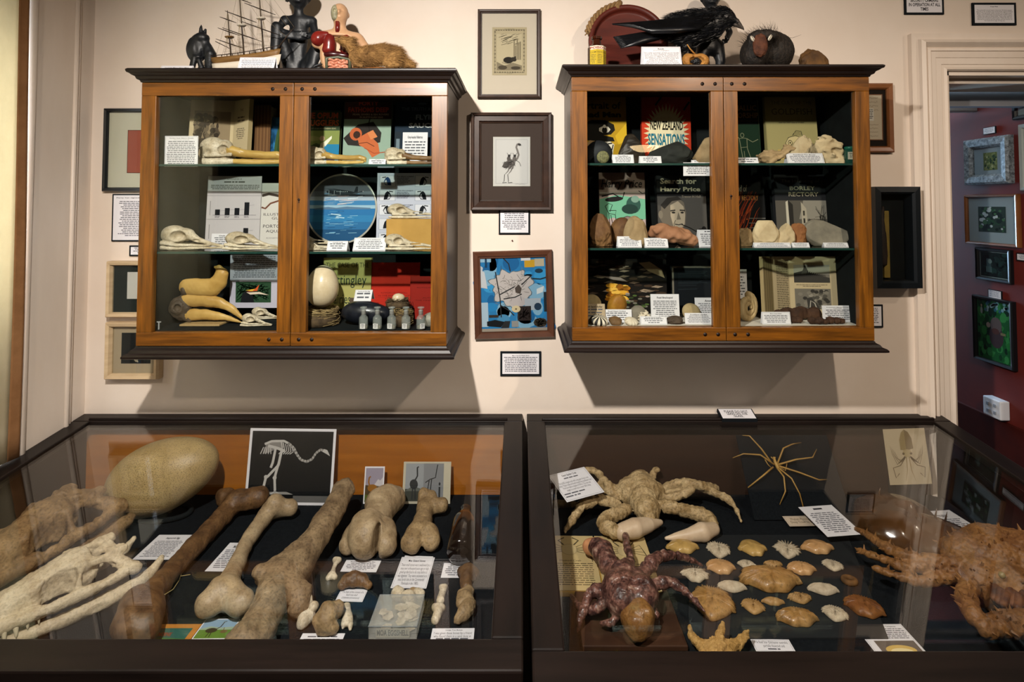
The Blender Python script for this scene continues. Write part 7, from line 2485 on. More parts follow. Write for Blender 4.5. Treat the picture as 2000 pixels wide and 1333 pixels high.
MB().tube([(xx(1424), -0.012, zz(46)), (xx(1434), -0.013, zz(51)), (xx(1446), -0.014, zz(59))], [0.008, 0.006, 0.001], M_BEAK, 10).raw('lower_beak', rk)
MB().ball((xx(1419), -0.029, zz(33)), 0.0032, mat('glass_eye', '#0a0807')).raw('eye', rk)
for dx, dy in ((1337, -0.016), (1355, 0.02)):
 b = MB()
 b.tube([(xx(dx), dy, zz(92)), (xx(dx + 4), dy, zz(110)), (xx(dx + 2), dy, 0.004)], 0.0035, M_BEAK, 7)
 for aa in (-0.6, 0, 0.6, PI):
  b.tube([(xx(dx + 2), dy, 0.004), (xx(dx + 2) + 0.02 * math.cos(aa), dy + 0.02 * math.sin(aa), 0.003), (xx(dx + 2) + 0.032 * math.cos(aa), dy + 0.032 * math.sin(aa), 0.0012)], [0.003, 0.0024, 0.0008], M_BEAK, 6)
 b.raw('leg', rk)
rest(rk, TR)

def d_rook(a):
 a.text('Rook', 0.42, 0.58, 0.86, 0.92, '#1c1c22', 0.03)
 a.text('(Corvus frugilegus)', 0.30, 0.70, 0.78, 0.835, '#3a3a40', 0.0, shear=0.2)
 a.text('The only member of the crow family\nfound in New Zealand. These birds\nwere introduced by Acclimatisation\nSocieties in 1862-74. Liberations in\nthe Nelson and Auckland areas did\n'
   'fairly, but after a slow start\npopulations in Hawke\'s Bay and\nCanterbury flourished and spread\nuntil pest control operations started\nin the 1970\'s.', 0.05, 0.95, 0.06, 0.73, '#3a3a40', 0.0, 0.85)

tent('large folded card about the rook, standing under its breast', (1256, 1333, 88), -0.272, TR, d_rook, 0.30)

# dried pod
Y = -0.255
cx, W, H = topbox((1332, 1384, 100), Y, TR)
po = thing('dried_pod', 'orange tan dried gourd half with a black hollow and stalk beside the rook card', 'dried pod', (cx, Y, TR))
M_POD = mat('pod_skin', '#8a5a26', '#b8843e', rough=0.7, scale=12, bump=0.3, bscale=50)
solid('shell', [E((-0.22 * W, 0, H * 0.42), (0.28 * W, 0.02, H * 0.42)), E((0.2 * W, 0, H * 0.42), (0.30 * W, 0.02, H * 0.42), 0.01), E((0, -0.018, H * 0.36), (0.26 * W, 0.02, H * 0.26), 0.006, None, -1)], M_POD, po, res=60, noise=(0.0016, 110))
solid('dark_core', [E((0, -0.006, H * 0.34), (0.22 * W, 0.010, H * 0.22))], M_EBONY, po, res=36, noise=(0.004, 120))
MB().tube([(0.0, 0, H * 0.8), (-0.2 * W, -0.004, H * 1.1), (-0.32 * W, -0.006, H * 1.35)], [0.003, 0.002, 0.0015], M_POD, 7).raw('stalk', po)
rest(po, TR)

# black standing carved figure behind the rook
Y = -0.095
cx, W, H = topbox((1358, 1417, -20), Y, TR)
u = H
sf = thing('standing_figure', 'black carved wooden standing figure partly hidden behind the rook', 'carving', (cx, Y, TR))
SF = [Ch([(0, 0, 0.36, 0.10), (0, 0, 0.50, 0.085), (0, 0, 0.66, 0.11)], 0.05), Ch([(-0.12, 0, 0.70, 0.045), (0.12, 0, 0.70, 0.045)], 0.05), Ch([(0, 0, 0.72, 0.05), (0, 0, 0.80, 0.05)], 0.02), E((0, -0.01, 0.89), (0.095, 0.10, 0.11), 0.03), E((0, -0.105, 0.87), (0.018, 0.025, 0.03), 0.02), E((0, -0.095, 0.825), (0.04, 0.02, 0.012), 0.01)]
for s in (-1, 1):
 SF += [Ch([(s * 0.07, 0, 0.36, 0.075), (s * 0.10, -0.02, 0.20, 0.055), (s * 0.09, 0, 0.05, 0.04)], 0.03), Ch([(s * 0.09, 0, 0.02, 0.03), (s * 0.10, -0.12, 0.02, 0.024)], 0.02),
   Ch([(s * 0.14, 0, 0.69, 0.042), (s * 0.21, 0, 0.52, 0.034), (s * 0.15, -0.10, 0.42, 0.026)], 0.02), E((s * 0.095, 0, 0.88), (0.014, 0.02, 0.03), 0.01)]
 for i in range(4):
  SF.append(Ch([(s * 0.145, -0.105, 0.415 - 0.012 * i, 0.011), (s * (0.09 + 0.006 * i), -0.125, 0.40 - 0.013 * i, 0.008)], 0.004))
 SF.append(Ch([(s * 0.15, -0.10, 0.425, 0.010), (s * 0.12, -0.12, 0.445, 0.008)], 0.004))
solid('body', SF, M_EBONY, sf, res=96, k=0.02, noise=(0.004, 30), sq=(u, u * 0.8, u))
rest(sf, TR)

# hairy gourd head
Y = -0.19
cx, W, H = topbox((1442, 1549, 53), Y, TR)
hd = thing('gourd_head', 'dark woven gourd head with cowrie shell eyes and wispy hair', 'mask', (cx, Y, TR), (0, 0, -0.15))
M_GRD = mat('woven_gourd', '#14110f', '#2a231d', rough=0.7, scale=120, bump=0.8, bscale=260, detail=2)
g = solid('head', [E((0.05 * W, 0.02, H * 0.47), (W * 0.47, W * 0.42, H * 0.47)), E((-0.28 * W, -0.05, H * 0.30), (W * 0.22, W * 0.24, H * 0.28), 0.03), E((-0.15 * W, -0.07, H * 0.66), (W * 0.26, W * 0.16, H * 0.14), 0.03)], M_GRD, hd, res=70, noise=(0.0012, 300))
blades(g.data, 1500, 0.028, 0.0004, mat('wispy_hair', '#1c1510', '#3a2c20', rough=0.8), lean=(-0.35, -0.3, 0.1), seed=8, jitter=0.9, keep=lambda c, n: c.z > H * 0.66 and c.x < 0.16 * W).raw('hair', g)['kind'] = 'stuff'
solid('face_patch', [E((-0.24 * W, -0.098, H * 0.42), (W * 0.13, 0.012, H * 0.24))], mat('rusty_patch', '#3a1d10', '#5c3420', rough=0.8, scale=60), hd, res=40, noise=(0.003, 160))
M_COW = mat('cowrie', '#c9c0ae', rough=0.3, coat=0.4)
for ex, tl in ((-0.37, -0.5), (-0.09, 0.5)):
 b = MB()
 b.T = Matrix.Translation((ex * W, -0.102 if ex < -0.2 else -0.106, H * 0.56)) @ Matrix.Rotation(tl, 4, 'Y')
 b.ball((0, 0, 0), (0.005, 0.005, 0.010), M_COW, 14, 10)
 b.box((-0.0006, -0.0056, -0.0075), (0.0006, -0.003, 0.0075), M_GRD)
 b.T = Matrix()
 b.raw('cowrie_eye', hd)
MB().tube([(0.05, -0.02, H * 0.72), (0.075, -0.02, H * 0.70), (0.10, -0.02, H * 0.76)], [0.0006, 0.0005, 0.0002], M_GRD, 4).raw('stray_hair', hd)
rest(hd, TR)
rock('rough brown rock at the far end of the cabinet top past the gourd head', (1559, 1617, 95), -0.19, TR, mat('ochre_rock', '#3a2612', '#6b4a22', rough=0.75, scale=14, bump=0.5, bscale=60, col3='#7d5a2c'), seed=40, noise=(0.09, 4), planes=[((0.6, 0, 0.8), 0.36), ((0, -1, 0.2), 0.4)])
# =========================================================== display cases
F0 = FZ + 0.0006

def solid_px(name, label, cat, chains, mt, res=90, k=0.02, noise=(0.002, 60), extra=(), parent=None, org=None, seed=1, planes=None, floor=F0, fat=1.0, joint=0.0):
 """blended solid laid on the case floor; chains are joints (picture x, y, radius in metres, height of the axis above the floor)"""
 P = []
 for ch in chains:
  pp = []
  for c in ch:
   p = PZ(c[0], c[1], FZ + (c[3] if len(c) > 3 else c[2]))
   lim = -0.032 - c[2] * fat
   pp.append((PY(c[0], c[1], lim) if p.y > lim else p, c[2] * fat))
  if joint:
   qq = [pp[0]]
   for u, v in zip(pp, pp[1:]):
    m = (u[0] + v[0]) / 2
    qq += [(u[0].lerp(v[0], 0.22), (0.8 * u[1] + 0.2 * v[1]) * (1 + joint)), (m, (u[1] + v[1]) / 2 * (1 + joint * 0.6)), (u[0].lerp(v[0], 0.85), (0.2 * u[1] + 0.8 * v[1]) * (1 + joint * 0.5)), (v[0], v[1] * (1 - joint))]
   pp = qq
  P.append(pp)
 o0 = org or Vector((P[0][0][0].x, P[0][0][0].y, floor))
 pr = [Ch([(p.x - o0.x, p.y - o0.y, p.z - o0.z, r) for p, r in pp]) for pp in P]
 for e in extra:
  c = PZ(e[1], e[2], FZ + e[3]) - o0
  pr.append(E(tuple(c), e[4], e[6] if len(e) > 6 else 0.0, e[7] if len(e) > 7 else None, 1 if e[0] > 0 else -1))
 if parent:
  return solid(name, pr, mt, parent, res=res, k=k, noise=noise, seed=seed, planes=planes)
 o = solid(name, pr, mt, None, o0, res=res, k=k, noise=noise, seed=seed, planes=planes)
 rest(o, floor)
 return tag(o, label, cat)

def lie(label, cs, draw, base=PAPER, z=F0, tilt=0.0, name='text_card', cat='label', thick=0.0006):
 """sheet lying on the floor; cs: picture corners top-left, top-right, bottom-right, bottom-left"""
 p = [PZ(x, y, z) for x, y in cs]
 W = ((p[1] - p[0]).length + (p[2] - p[3]).length) / 2
 H = ((p[0] - p[3]).length + (p[1] - p[2]).length) / 2
 d = (p[1] - p[0]) + (p[2] - p[3])
 yaw = math.atan2(d.y, d.x)
 a = Art(W, H, base, thick)
 draw(a)
 c = (p[2] + p[3]) / 2
 o = a.mb.raw(name, None, (c.x, c.y, z + thick + 0.0012), (-(PI / 2 - tilt), 0, yaw))
 rest(o, z)
 return tag(o, label, cat)

M_OLDB = mat('aged_bone', '#7d6546', '#a48a64', rough=0.6, scale=26, bump=0.5, bscale=190, col3='#b59e7a', dirt=0.35)
M_BRNB = mat('brown_bone', '#4a321e', '#735434', rough=0.5, scale=24, bump=0.4, bscale=170, col3='#8a6a44', dirt=0.35)
M_FOSB = mat('fossil_bone', '#6b563e', '#9a8262', rough=0.65, scale=20, bump=0.6, bscale=170, col3='#b8a688', detail=8, dirt=0.42)
M_PALB = mat('pale_case_bone', '#8d7658', '#b39d7c', rough=0.5, scale=22, bump=0.35, bscale=210, col3='#c4b090', dirt=0.25)
M_CRCW = mat('white_croc_bone', '#b3a081', '#d2c2a4', rough=0.55, scale=24, bump=0.5, bscale=220, col3='#dacdb4', dirt=0.25)
M_CRCB = mat('brown_croc_bone', '#6e5436', '#9a7c54', rough=0.6, scale=20, bump=0.6, bscale=180, col3='#ad9068', dirt=0.42)

def croc(label, rear, yaw, L, mt, teeth=True, seed=1, tilt=0.0):
 p = PZ(rear[0], rear[1], FZ + 0.05)
 r = thing('crocodile_skull', label, 'skull', (p.x, p.y, F0), (0, tilt, yaw))
 up = [Ch([(0.16, 0, 0.15, 0.12), (0.34, 0, 0.125, 0.10), (0.55, 0, 0.10, 0.085), (0.80, 0, 0.085, 0.07), (0.96, 0, 0.08, 0.062)]),
   Bx((0.06, 0, 0.205), (0.10, 0.115, 0.018), 0.012), Bx((-0.02, 0.09, 0.215), (0.05, 0.03, 0.02), 0.015), Bx((-0.02, -0.09, 0.215), (0.05, 0.03, 0.02), 0.015)]
 for s in (-1, 1):
  up += [Ch([(-0.06, s * 0.20, 0.13, 0.028), (0.10, s * 0.20, 0.115, 0.030), (0.28, s * 0.165, 0.10, 0.034), (0.45, s * 0.11, 0.085, 0.035), (0.9, s * 0.055, 0.07, 0.03)]), Ch([(0.02, s * 0.10, 0.19, 0.03), (-0.07, s * 0.20, 0.12, 0.035)]),
    Ch([(0.17, s * 0.105, 0.205, 0.018), (0.20, s * 0.17, 0.115, 0.018)]), Ch([(0.15, s * 0.10, 0.21, 0.024), (0.34, s * 0.075, 0.185, 0.024), (0.45, s * 0.04, 0.15, 0.03)])]
 for s in (-1, 1):
  up += [E((0.27, s * 0.118, 0.19), (0.088, 0.052, 0.22), 0.008, None, -1), E((0.06, s * 0.048, 0.22), (0.040, 0.030, 0.22), 0.006, None, -1), E((0.09, s * 0.165, 0.162), (0.085, 0.075, 0.032), 0.008, None, -1), E((0.30, s * 0.05, 0.03), (0.2, 0.09, 0.06), 0.02, None, -1)]
 solid('cranium', up, mt, r, loc=(0, 0, 0.045 * L), res=150, k=0.016, noise=(0.006, 60), seed=seed, sq=(L, L, L))
 lw = []
 for s in (-1, 1):
  lw += [Ch([(-0.10, s * 0.20, 0.07, 0.035), (0.06, s * 0.195, 0.05, 0.04), (0.3, s * 0.15, 0.04, 0.036), (0.55, s * 0.09, 0.04, 0.030), (0.95, s * 0.035, 0.035, 0.030)]), Ch([(-0.10, s * 0.20, 0.07, 0.035), (-0.17, s * 0.195, 0.09, 0.028), (-0.22, s * 0.19, 0.14, 0.018)]),
    E((0.12, s * 0.245, 0.05), (0.05, 0.03, 0.018), 0.012, None, -1)]
 solid('lower_jaw', lw, mt, r, res=110, k=0.014, noise=(0.006, 60), seed=seed + 3, sq=(L, L, L))
 if teeth:
  M_TH = mat('tooth_enamel', '#c9bb9c', rough=0.35)
  proto = None
  rg = random.Random(4)
  for s in (-1, 1):
   for i in range(13):
    t = 0.36 + 0.045 * i
    y = s * (0.148 - 0.085 * (t - 0.36) / 0.55)
    if proto is None:
     b = MB()
     b.lathe([(0.0001, -0.045 * L), (0.007 * L, -0.028 * L), (0.011 * L, 0.0), (0.010 * L, 0.012 * L), (0, 0.014 * L)], M_TH, 10)
     proto = b.raw('tooth', r)
     o = proto
    else:
     o = copy_thing(proto, parent=r)
    sc = rg.uniform(0.6, 1.15)
    o.location = (t * L, y * L, 0.105 * L)
    o.scale = (sc, sc, sc)
    o.rotation_euler = (s * 0.25, 0, 0)
 rest(r, F0)
 return r

croc('large brown crocodile skull, the bigger of two, at the end of the bone case', (150, 1026), -PI / 2 - 0.12, 0.53, M_CRCB, False, 5)
croc('smaller whitish crocodile skull with teeth lying before the big brown one', (208, 1114), -PI / 2 - 0.60, 0.42, M_CRCW, True, 9)

# giant egg on a dark ring
Y = -0.150
c = PY(319, 932, Y)
eg = thing('giant_egg', 'huge pitted yellowish bird egg lying on its side in the case', 'egg', (c.x, c.y, F0))
M_GEGG = mat('giant_egg_shell', '#a48b5c', '#b8a06e', rough=0.36, scale=9, bump=0.7, bscale=330, col3='#c9b58a', bdist=0.0012, dirt=0.5)
b = MB()
egg_mesh(b, 0.1065, 0.350, M_GEGG, 56)
e = b.raw('shell', eg, (0, 0, 0), (0.0, PI / 2 - 0.36, 0.0))
MB().tube([(0.085 * math.cos(t), 0.05 * math.sin(t), 0.0) for t in [2 * PI * i / 28 for i in range(28)]], 0.008, M_BLACK, 8, closed=True).raw('ring_stand', eg, (0, 0, 0.008 - 0))
bpy.context.view_layer.update()
e.location.z = c.z - F0 + 0.005

def d_moaskel(a):
 a.rect(0.03, 0.035, 0.97, 0.965, '#0d1012')
 W_ = '#b3b0ab'
 G = '#7d7a76'
 a.rect(0.24, 0.035, 0.55, 0.135, '#050607')
 a.rect(0.55, 0.035, 0.97, 0.12, '#5d5c5a')
 a.poly([(0.24, 0.135), (0.55, 0.135), (0.47, 0.17), (0.18, 0.165)], '#8a8884')
 a.poly([(0.17, 0.66), (0.2, 0.80), (0.3, 0.85), (0.40, 0.84), (0.40, 0.74), (0.30, 0.72), (0.24, 0.68)], G)
 a.line([(0.18, 0.79), (0.26, 0.83), (0.4, 0.835), (0.46, 0.80)], 0.025, W_)
 for i in range(6):
  x = 0.37 + 0.025 * i
  a.line([(x, 0.82 - 0.012 * i), (x + 0.02, 0.72 - 0.006 * i), (x - 0.02, 0.66)], 0.010, W_, up=0)
 for i in range(5):
  a.line([(0.17 + 0.02 * i, 0.75), (0.14 + 0.03 * i, 0.66)], 0.010, W_, up=0)
 a.line([(0.22, 0.77), (0.34, 0.735), (0.42, 0.70)], 0.03, W_)
 nk = [(0.46, 0.80), (0.52, 0.74), (0.56, 0.66), (0.61, 0.59), (0.68, 0.565), (0.74, 0.60), (0.78, 0.68), (0.83, 0.725), (0.88, 0.71)]
 for i in range(len(nk) - 1):
  for j in range(4):
   t = j / 4
   a.ell(nk[i][0] + (nk[i + 1][0] - nk[i][0]) * t, nk[i][1] + (nk[i + 1][1] - nk[i][1]) * t, 0.018 - 0.001 * i, 0.018, W_ if j % 2 else G, 8, up=0)
 a.up()
 a.poly([(0.85, 0.70), (0.87, 0.735), (0.91, 0.72), (0.945, 0.64), (0.90, 0.67)], W_)
 for p in ([(0.31, 0.74), (0.29, 0.55), (0.27, 0.48)], [(0.38, 0.70), (0.36, 0.52), (0.24, 0.36)], [(0.38, 0.70), (0.36, 0.55), (0.325, 0.36)], [(0.225, 0.36), (0.20, 0.19)], [(0.325, 0.34), (0.34, 0.18)]):
  a.line(p, 0.028, W_)
 a.ell(0.225, 0.36, 0.024, 0.026, W_, 10)
 a.ell(0.325, 0.35, 0.024, 0.026, W_, 10)
 for x, y in ((0.20, 0.19), (0.34, 0.17)):
  for dx in (-0.05, 0.0, 0.05):
   a.line([(x, y), (x + dx, y - 0.03)], 0.016, W_, up=0)

def upright(label, px, Y, draw, lean, base=PAPER, name='photo_print', cat='photo', rz=0.0, z=None):
 cx, W, H = span(px[0], px[1], px[2], Y, F0 if z is None else z)
 a = Art(W, H / math.cos(lean), base, 0.0008)
 draw(a)
 return tag(a.mb.raw(name, None, (cx, Y, F0 if z is None else z), (-lean, rz, 0)), label, cat)

upright('photo of a mounted long-necked bird skeleton leaning on the orange board', (478, 649, 845), -0.095, d_moaskel, 0.13, rz=0.012, z=F0 + 0.0014)

def d_moacard(a):
 a.rect(0.06, 0.04, 0.94, 0.96, '#8a8272')
 a.rect(0.06, 0.5, 0.94, 0.96, '#8f8796')
 a.poly([(0.5, 0.5), (0.7, 0.66), (0.8, 0.62), (0.94, 0.72), (0.94, 0.46)], '#b9b4b8')
 a.rect(0.06, 0.04, 0.94, 0.24, '#4f5a24')
 a.poly([(0.06, 0.5), (0.94, 0.45), (0.94, 0.24), (0.06, 0.24)], '#4a3a24')
 a.ell(0.42, 0.42, 0.24, 0.10, '#8a5a1e')
 a.line([(0.3, 0.46), (0.22, 0.58), (0.24, 0.7), (0.32, 0.73)], 0.07, '#8a5a1e')
 a.line([(0.4, 0.36), (0.42, 0.14)], 0.06, '#8a5a1e')
 a.line([(0.52, 0.36), (0.54, 0.14)], 0.06, '#8a5a1e')

upright('small upright collectors card with a brown long-necked bird, against the orange board', (709, 748, 918), -0.085, d_moacard, 0.2)

def d_post(a):
 a.rect(0.0, 0.0, 1, 1, '#b3ac98')
 a.rect(0.05, 0.06, 0.43, 0.96, '#8b8f92')
 a.rect(0.43, 0.06, 0.85, 0.96, '#787a7d')
 a.rect(0.05, 0.06, 0.43, 0.35, '#3b3d36')
 a.poly([(0.05, 0.3), (0.2, 0.42), (0.43, 0.34), (0.43, 0.3)], '#5a5d57')
 K = '#2d2f30'
 a.ell(0.23, 0.46, 0.085, 0.12, K, rot=0.3)
 a.line([(0.25, 0.55), (0.30, 0.66), (0.29, 0.86), (0.32, 0.88)], 0.03, K)
 a.line([(0.21, 0.38), (0.2, 0.1)], 0.025, K)
 a.line([(0.26, 0.38), (0.27, 0.1)], 0.025, K)
 a.line([(0.47, 0.5), (0.57, 0.58), (0.68, 0.62), (0.70, 0.8), (0.72, 0.93)], 0.02, K)
 a.line([(0.55, 0.56), (0.52, 0.3), (0.53, 0.1)], 0.02, K)
 a.line([(0.60, 0.58), (0.58, 0.3), (0.6, 0.1)], 0.02, K)
 a.line([(0.77, 0.1), (0.77, 0.4)], 0.035, K)
 a.ell(0.77, 0.47, 0.02, 0.04, K, 10)

upright('pale postcard of two grey long-necked birds against the orange board', (785, 879, 910), -0.085, d_post, 0.22)

# bones
solid_px('leg_bone', 'longest brown leg bone slanting from the giant egg towards the white crocodile skull', 'bone',
   [[(462, 978, 0.030), (410, 1035, 0.030), (335, 1115, 0.027), (298, 1160, 0.032), (276, 1190, 0.040)], [(452, 985, 0.03), (440, 972, 0.032, 0.045), (432, 968, 0.022, 0.05)], [(462, 978, 0.036, 0.05), (505, 972, 0.036, 0.055)], [(428, 1015, 0.012, 0.03), (425, 1003, 0.010, 0.05)],
   [(268, 1180, 0.044, 0.06), (255, 1216, 0.044, 0.05)], [(288, 1190, 0.042), (280, 1226, 0.042)]], M_BRNB, res=130, k=0.012, noise=(0.003, 60), seed=3, fat=0.86)
solid_px('leg_bone', 'slender pale leg bone with two rounded ends between the brown bone and broken bone', 'bone',
   [[(525, 1000, 0.028), (480, 1065, 0.022), (455, 1120, 0.025), (436, 1160, 0.036)], [(530, 998, 0.028), (538, 988, 0.034, 0.05)], [(530, 998, 0.026), (565, 994, 0.028, 0.035)], [(430, 1160, 0.038, 0.045), (408, 1182, 0.034)], [(450, 1160, 0.034), (470, 1180, 0.034)]], M_PALB, res=120, k=0.014, noise=(0.002, 50), seed=4, fat=0.88)
solid_px('broken_bone', 'largest cracked grey brown bone with a flared jagged lower end', 'bone',
   [[(672, 958, 0.038, 0.10), (625, 1040, 0.040, 0.07), (580, 1110, 0.047)], [(580, 1100, 0.05), (550, 1130, 0.052)], [(560, 1140, 0.045), (580, 1165, 0.04), (585, 1185, 0.03)], [(545, 1125, 0.050), (531, 1175, 0.048), (504, 1230, 0.045), (475, 1262, 0.05)], [(525, 1130, 0.028, 0.06), (506, 1120, 0.020, 0.08)]],
   M_FOSB, res=130, k=0.014, noise=(0.004, 75), seed=5, fat=0.85, extra=[(-1, 512, 1165, 0.105, (0.026, 0.03, 0.02), 0, 0.006), (-1, 545, 1150, 0.118, (0.05, 0.006, 0.03), 0, 0.004, (0, 0, 0.9)), (-1, 525, 1138, 0.12, (0.006, 0.05, 0.03), 0, 0.004, (0, 0, 0.4)), (-1, 690, 940, 0.06, (0.03, 0.016, 0.05), 0, 0.006)])
solid_px('foot_bone', 'thick pale three-knuckled foot bone with a small hole before the collectors card', 'bone',
   [[(755, 978, 0.050), (742, 1000, 0.046), (728, 1030, 0.045), (718, 1045, 0.055)], [(768, 975, 0.042), (742, 985, 0.05)], [(700, 1035, 0.034), (690, 1050, 0.034), (680, 1066, 0.026)], [(716, 1030, 0.05, 0.06), (712, 1062, 0.042)], [(748, 1040, 0.042), (752, 1064, 0.036)]],
   M_PALB, res=110, k=0.010, noise=(0.0018, 80), seed=6, fat=0.92, extra=[(-1, 740, 975, 0.104, (0.009, 0.009, 0.02), 0, 0.003), (-1, 734, 1064, 0.05, (0.008, 0.05, 0.06), 0, 0.006)])
solid_px('foot_bone', 'smaller pale bone with a side knob and two knuckles beside the dark bottle', 'bone',
   [[(832, 985, 0.030), (828, 1010, 0.027), (822, 1035, 0.034)], [(838, 975, 0.026, 0.04), (830, 968, 0.022, 0.05)], [(838, 990, 0.026), (860, 988, 0.026, 0.035)], [(812, 1045, 0.034), (803, 1062, 0.030)], [(836, 1045, 0.034), (842, 1058, 0.028)]],
   M_OLDB, res=100, k=0.010, noise=(0.0025, 90), seed=7, fat=0.92)
# dark bottle lying down
q0, q1 = PZ(908, 1010, FZ + 0.036), PZ(899, 1078, FZ + 0.036)
d = q1 - q0
b = MB()
LB = 0.22
b.lathe([(0, 0), (0.030, 0.0), (0.036, 0.006), (0.036, LB * 0.62), (0.030, LB * 0.74), (0.015, LB * 0.84), (0.014, LB * 0.97), (0.017, LB), (0.010, LB), (0.0, LB * 0.8)], mat('dark_brown_glass', '#120b08', '#1e120c', rough=0.08, spec=0.7, coat=0.5), 32)
o = b.raw('dark_bottle', None, q1 - d.normalized() * -0.01, (PI / 2, 0, math.atan2(-d.y, -d.x) - PI / 2 + PI))
o.rotation_euler = ((-d).normalized()).to_track_quat('Z', 'Y').to_euler()
rest(o, F0)
tag(o, 'dark brown glass bottle lying on its side by the end of the bone case', 'bottle')

# cards
lie('text card beside the longest brown bone under the giant egg', ((304, 1046), (380, 1046), (326, 1094), (263, 1094)), words_draw(13, 101, 'Aepyornis Egg', 0.4))
lie('text card between the longest brown bone and the slender pale bone', ((440, 1061), (487, 1062), (450, 1117), (400, 1117)), words_draw(11, 102, 'Moa Tibia', 0.4))
lie('text card under the three-knuckled foot bone', ((675, 1095), (744, 1096), (734, 1119), (665, 1117)), words_draw(5, 103, 'Mounted bone from a large Moa', 0.7))

def d_back(a):
 a.border(0.03, 0.008, '#8a8a90')
 a.text('The back of the cranium of a\nfossil moa skull\n(Unknown provenance)', 0.10, 0.90, 0.16, 0.82, '#26262c', 0.0, 0.95)

lie('card about the back of a cranium, below the brown arched bone', ((665, 1151), (714, 1152), (709, 1177), (653, 1175)), d_back)
lie('partly covered card beneath the gizzard stones card', ((790, 1086), (845, 1088), (838, 1112), (781, 1110)), words_draw(4, 104, 'Moa Tibia', 0.4))

def d_giz(a):
 a.border(0.03, 0.008, '#8a8a90')
 a.text('Moa Gizzard Stones', 0.25, 0.75, 0.84, 0.91, '#1c1c22', 0.02)
 a.text('These small stones were swallowed by a\nmoa over a thousand years ago to help\ngrind up the food in its crop before it\nwas digested. They were excavated at a\nmoa burial site on the Coromandel\nPeninsula in the 1980\'s.', 0.07, 0.93, 0.10, 0.78, '#33333a', 0.0, 0.9)

lie('gizzard stones card standing just behind the five small stones', ((771, 1090), (836, 1090), (832, 1151), (763, 1149)), d_giz, z=F0 + 0.001)
lie('text card under the dark bottle above the three brown toe bones', ((872, 1101), (922, 1101), (918, 1130), (859, 1129)), words_draw(5, 105, 'Moa Fossil Toes', 0.5))
lie('card cut off by the front rail under the small skull pieces', ((583, 1239), (667, 1239), (664, 1262), (580, 1262)), words_draw(3, 106))

def d_toe(a):
 a.text('Large Toe Bones', 0.32, 0.72, 0.84, 0.92, '#1c1c22', 0.02)
 a.text('I was given these bones by a friend\nwho found them in a sand dune at', 0.06, 0.94, 0.46, 0.78, '#33333a', 0.0, 0.9)
 a.words(0.1, 0.9, 0.05, 0.42, 2, '#57585f', 3)

lie('card about toe bones at the front rail corner of the bone case', ((842, 1229), (924, 1228), (924, 1262), (838, 1262)), d_toe)

def d_oran(a):
 a.rect(0.10, 0.0, 0.90, 0.80, '#2e5a50')
 a.text('DINORNIS', 0.35, 0.62, 0.42, 0.60, '#8d3a1e', 0.02)
 clip_blotch(['#4f7a5a', '#27463c', '#6f8a4e'], 3, 14, 0.05)
 a.poly([(0.10, 0.0), (0.9, 0.0), (0.9, 0.3), (0.5, 0.36), (0.10, 0.2)], '#3f6a3a')

lie('orange bordered picture card cut off by the front rail', ((270, 1222), (380, 1221), (366, 1262), (240, 1262)), d_oran, base='#b0742e', name='picture_card', cat='picture card')

def d_mland(a):
 a.rect(0.03, 0.45, 0.97, 0.96, '#7f9ab0')
 a.rect(0.03, 0.04, 0.97, 0.5, '#5c7a2e')
 clip_blotch(['#6f8d3a', '#46601f'], 7, 30, 0.06)(a) if False else None
 a.poly([(0.03, 0.5), (0.3, 0.62), (0.6, 0.55), (0.97, 0.6), (0.97, 0.45), (0.03, 0.45)], '#8fa08a')
 a.ell(0.38, 0.42, 0.16, 0.12, '#3d3520')
 a.line([(0.5, 0.48), (0.58, 0.6), (0.6, 0.84), (0.66, 0.86)], 0.03, '#3d3520')
 a.line([(0.36, 0.34), (0.34, 0.1)], 0.025, '#3d3520')
 a.line([(0.42, 0.34), (0.43, 0.1)], 0.025, '#3d3520')
 a.ell(0.75, 0.36, 0.10, 0.08, '#6b5a36')
 a.line([(0.72, 0.4), (0.70, 0.56)], 0.02, '#6b5a36')

lie('colour postcard of long-necked birds in a green landscape at the front rail', ((400, 1211), (466, 1209), (446, 1250), (372, 1250)), d_mland, name='picture_card', cat='picture card')
# small bones
solid_px('small_leg_bone', 'tiny pale leg bone beside the foot bone card', 'bone', [[(658, 1097, 0.007), (652, 1112, 0.005), (648, 1125, 0.007)], [(655, 1096, 0.008), (662, 1096, 0.007)], [(646, 1126, 0.009), (641, 1131, 0.007)], [(650, 1126, 0.008), (654, 1130, 0.007)]], M_BONE, res=50, k=0.006, noise=(0.0006, 150))
solid_px('cranium_fragment', 'small brown arched cranium fragment above its card', 'bone', [[(667, 1146, 0.010), (675, 1136, 0.013), (692, 1132, 0.015), (708, 1135, 0.013), (721, 1147, 0.008)], [(680, 1142, 0.01), (705, 1142, 0.01)]], M_BRNB, res=56, k=0.012, noise=(0.002, 140), extra=[(-1, 692, 1140, 0.03, (0.007, 0.007, 0.012), 0, 0.003)])
solid_px('vertebra', 'pale yellow vertebra with a hollow top beside the broken bone', 'bone', [[(596, 1172, 0.020, 0.03), (598, 1195, 0.017), (592, 1212, 0.017)], [(605, 1190, 0.015), (613, 1185, 0.014, 0.03)], [(606, 1205, 0.014), (590, 1218, 0.014)]], M_BONE, res=60, k=0.005, fat=0.8, noise=(0.0015, 120), extra=[(-1, 597, 1166, 0.054, (0.011, 0.015, 0.018), 0, 0.004)])
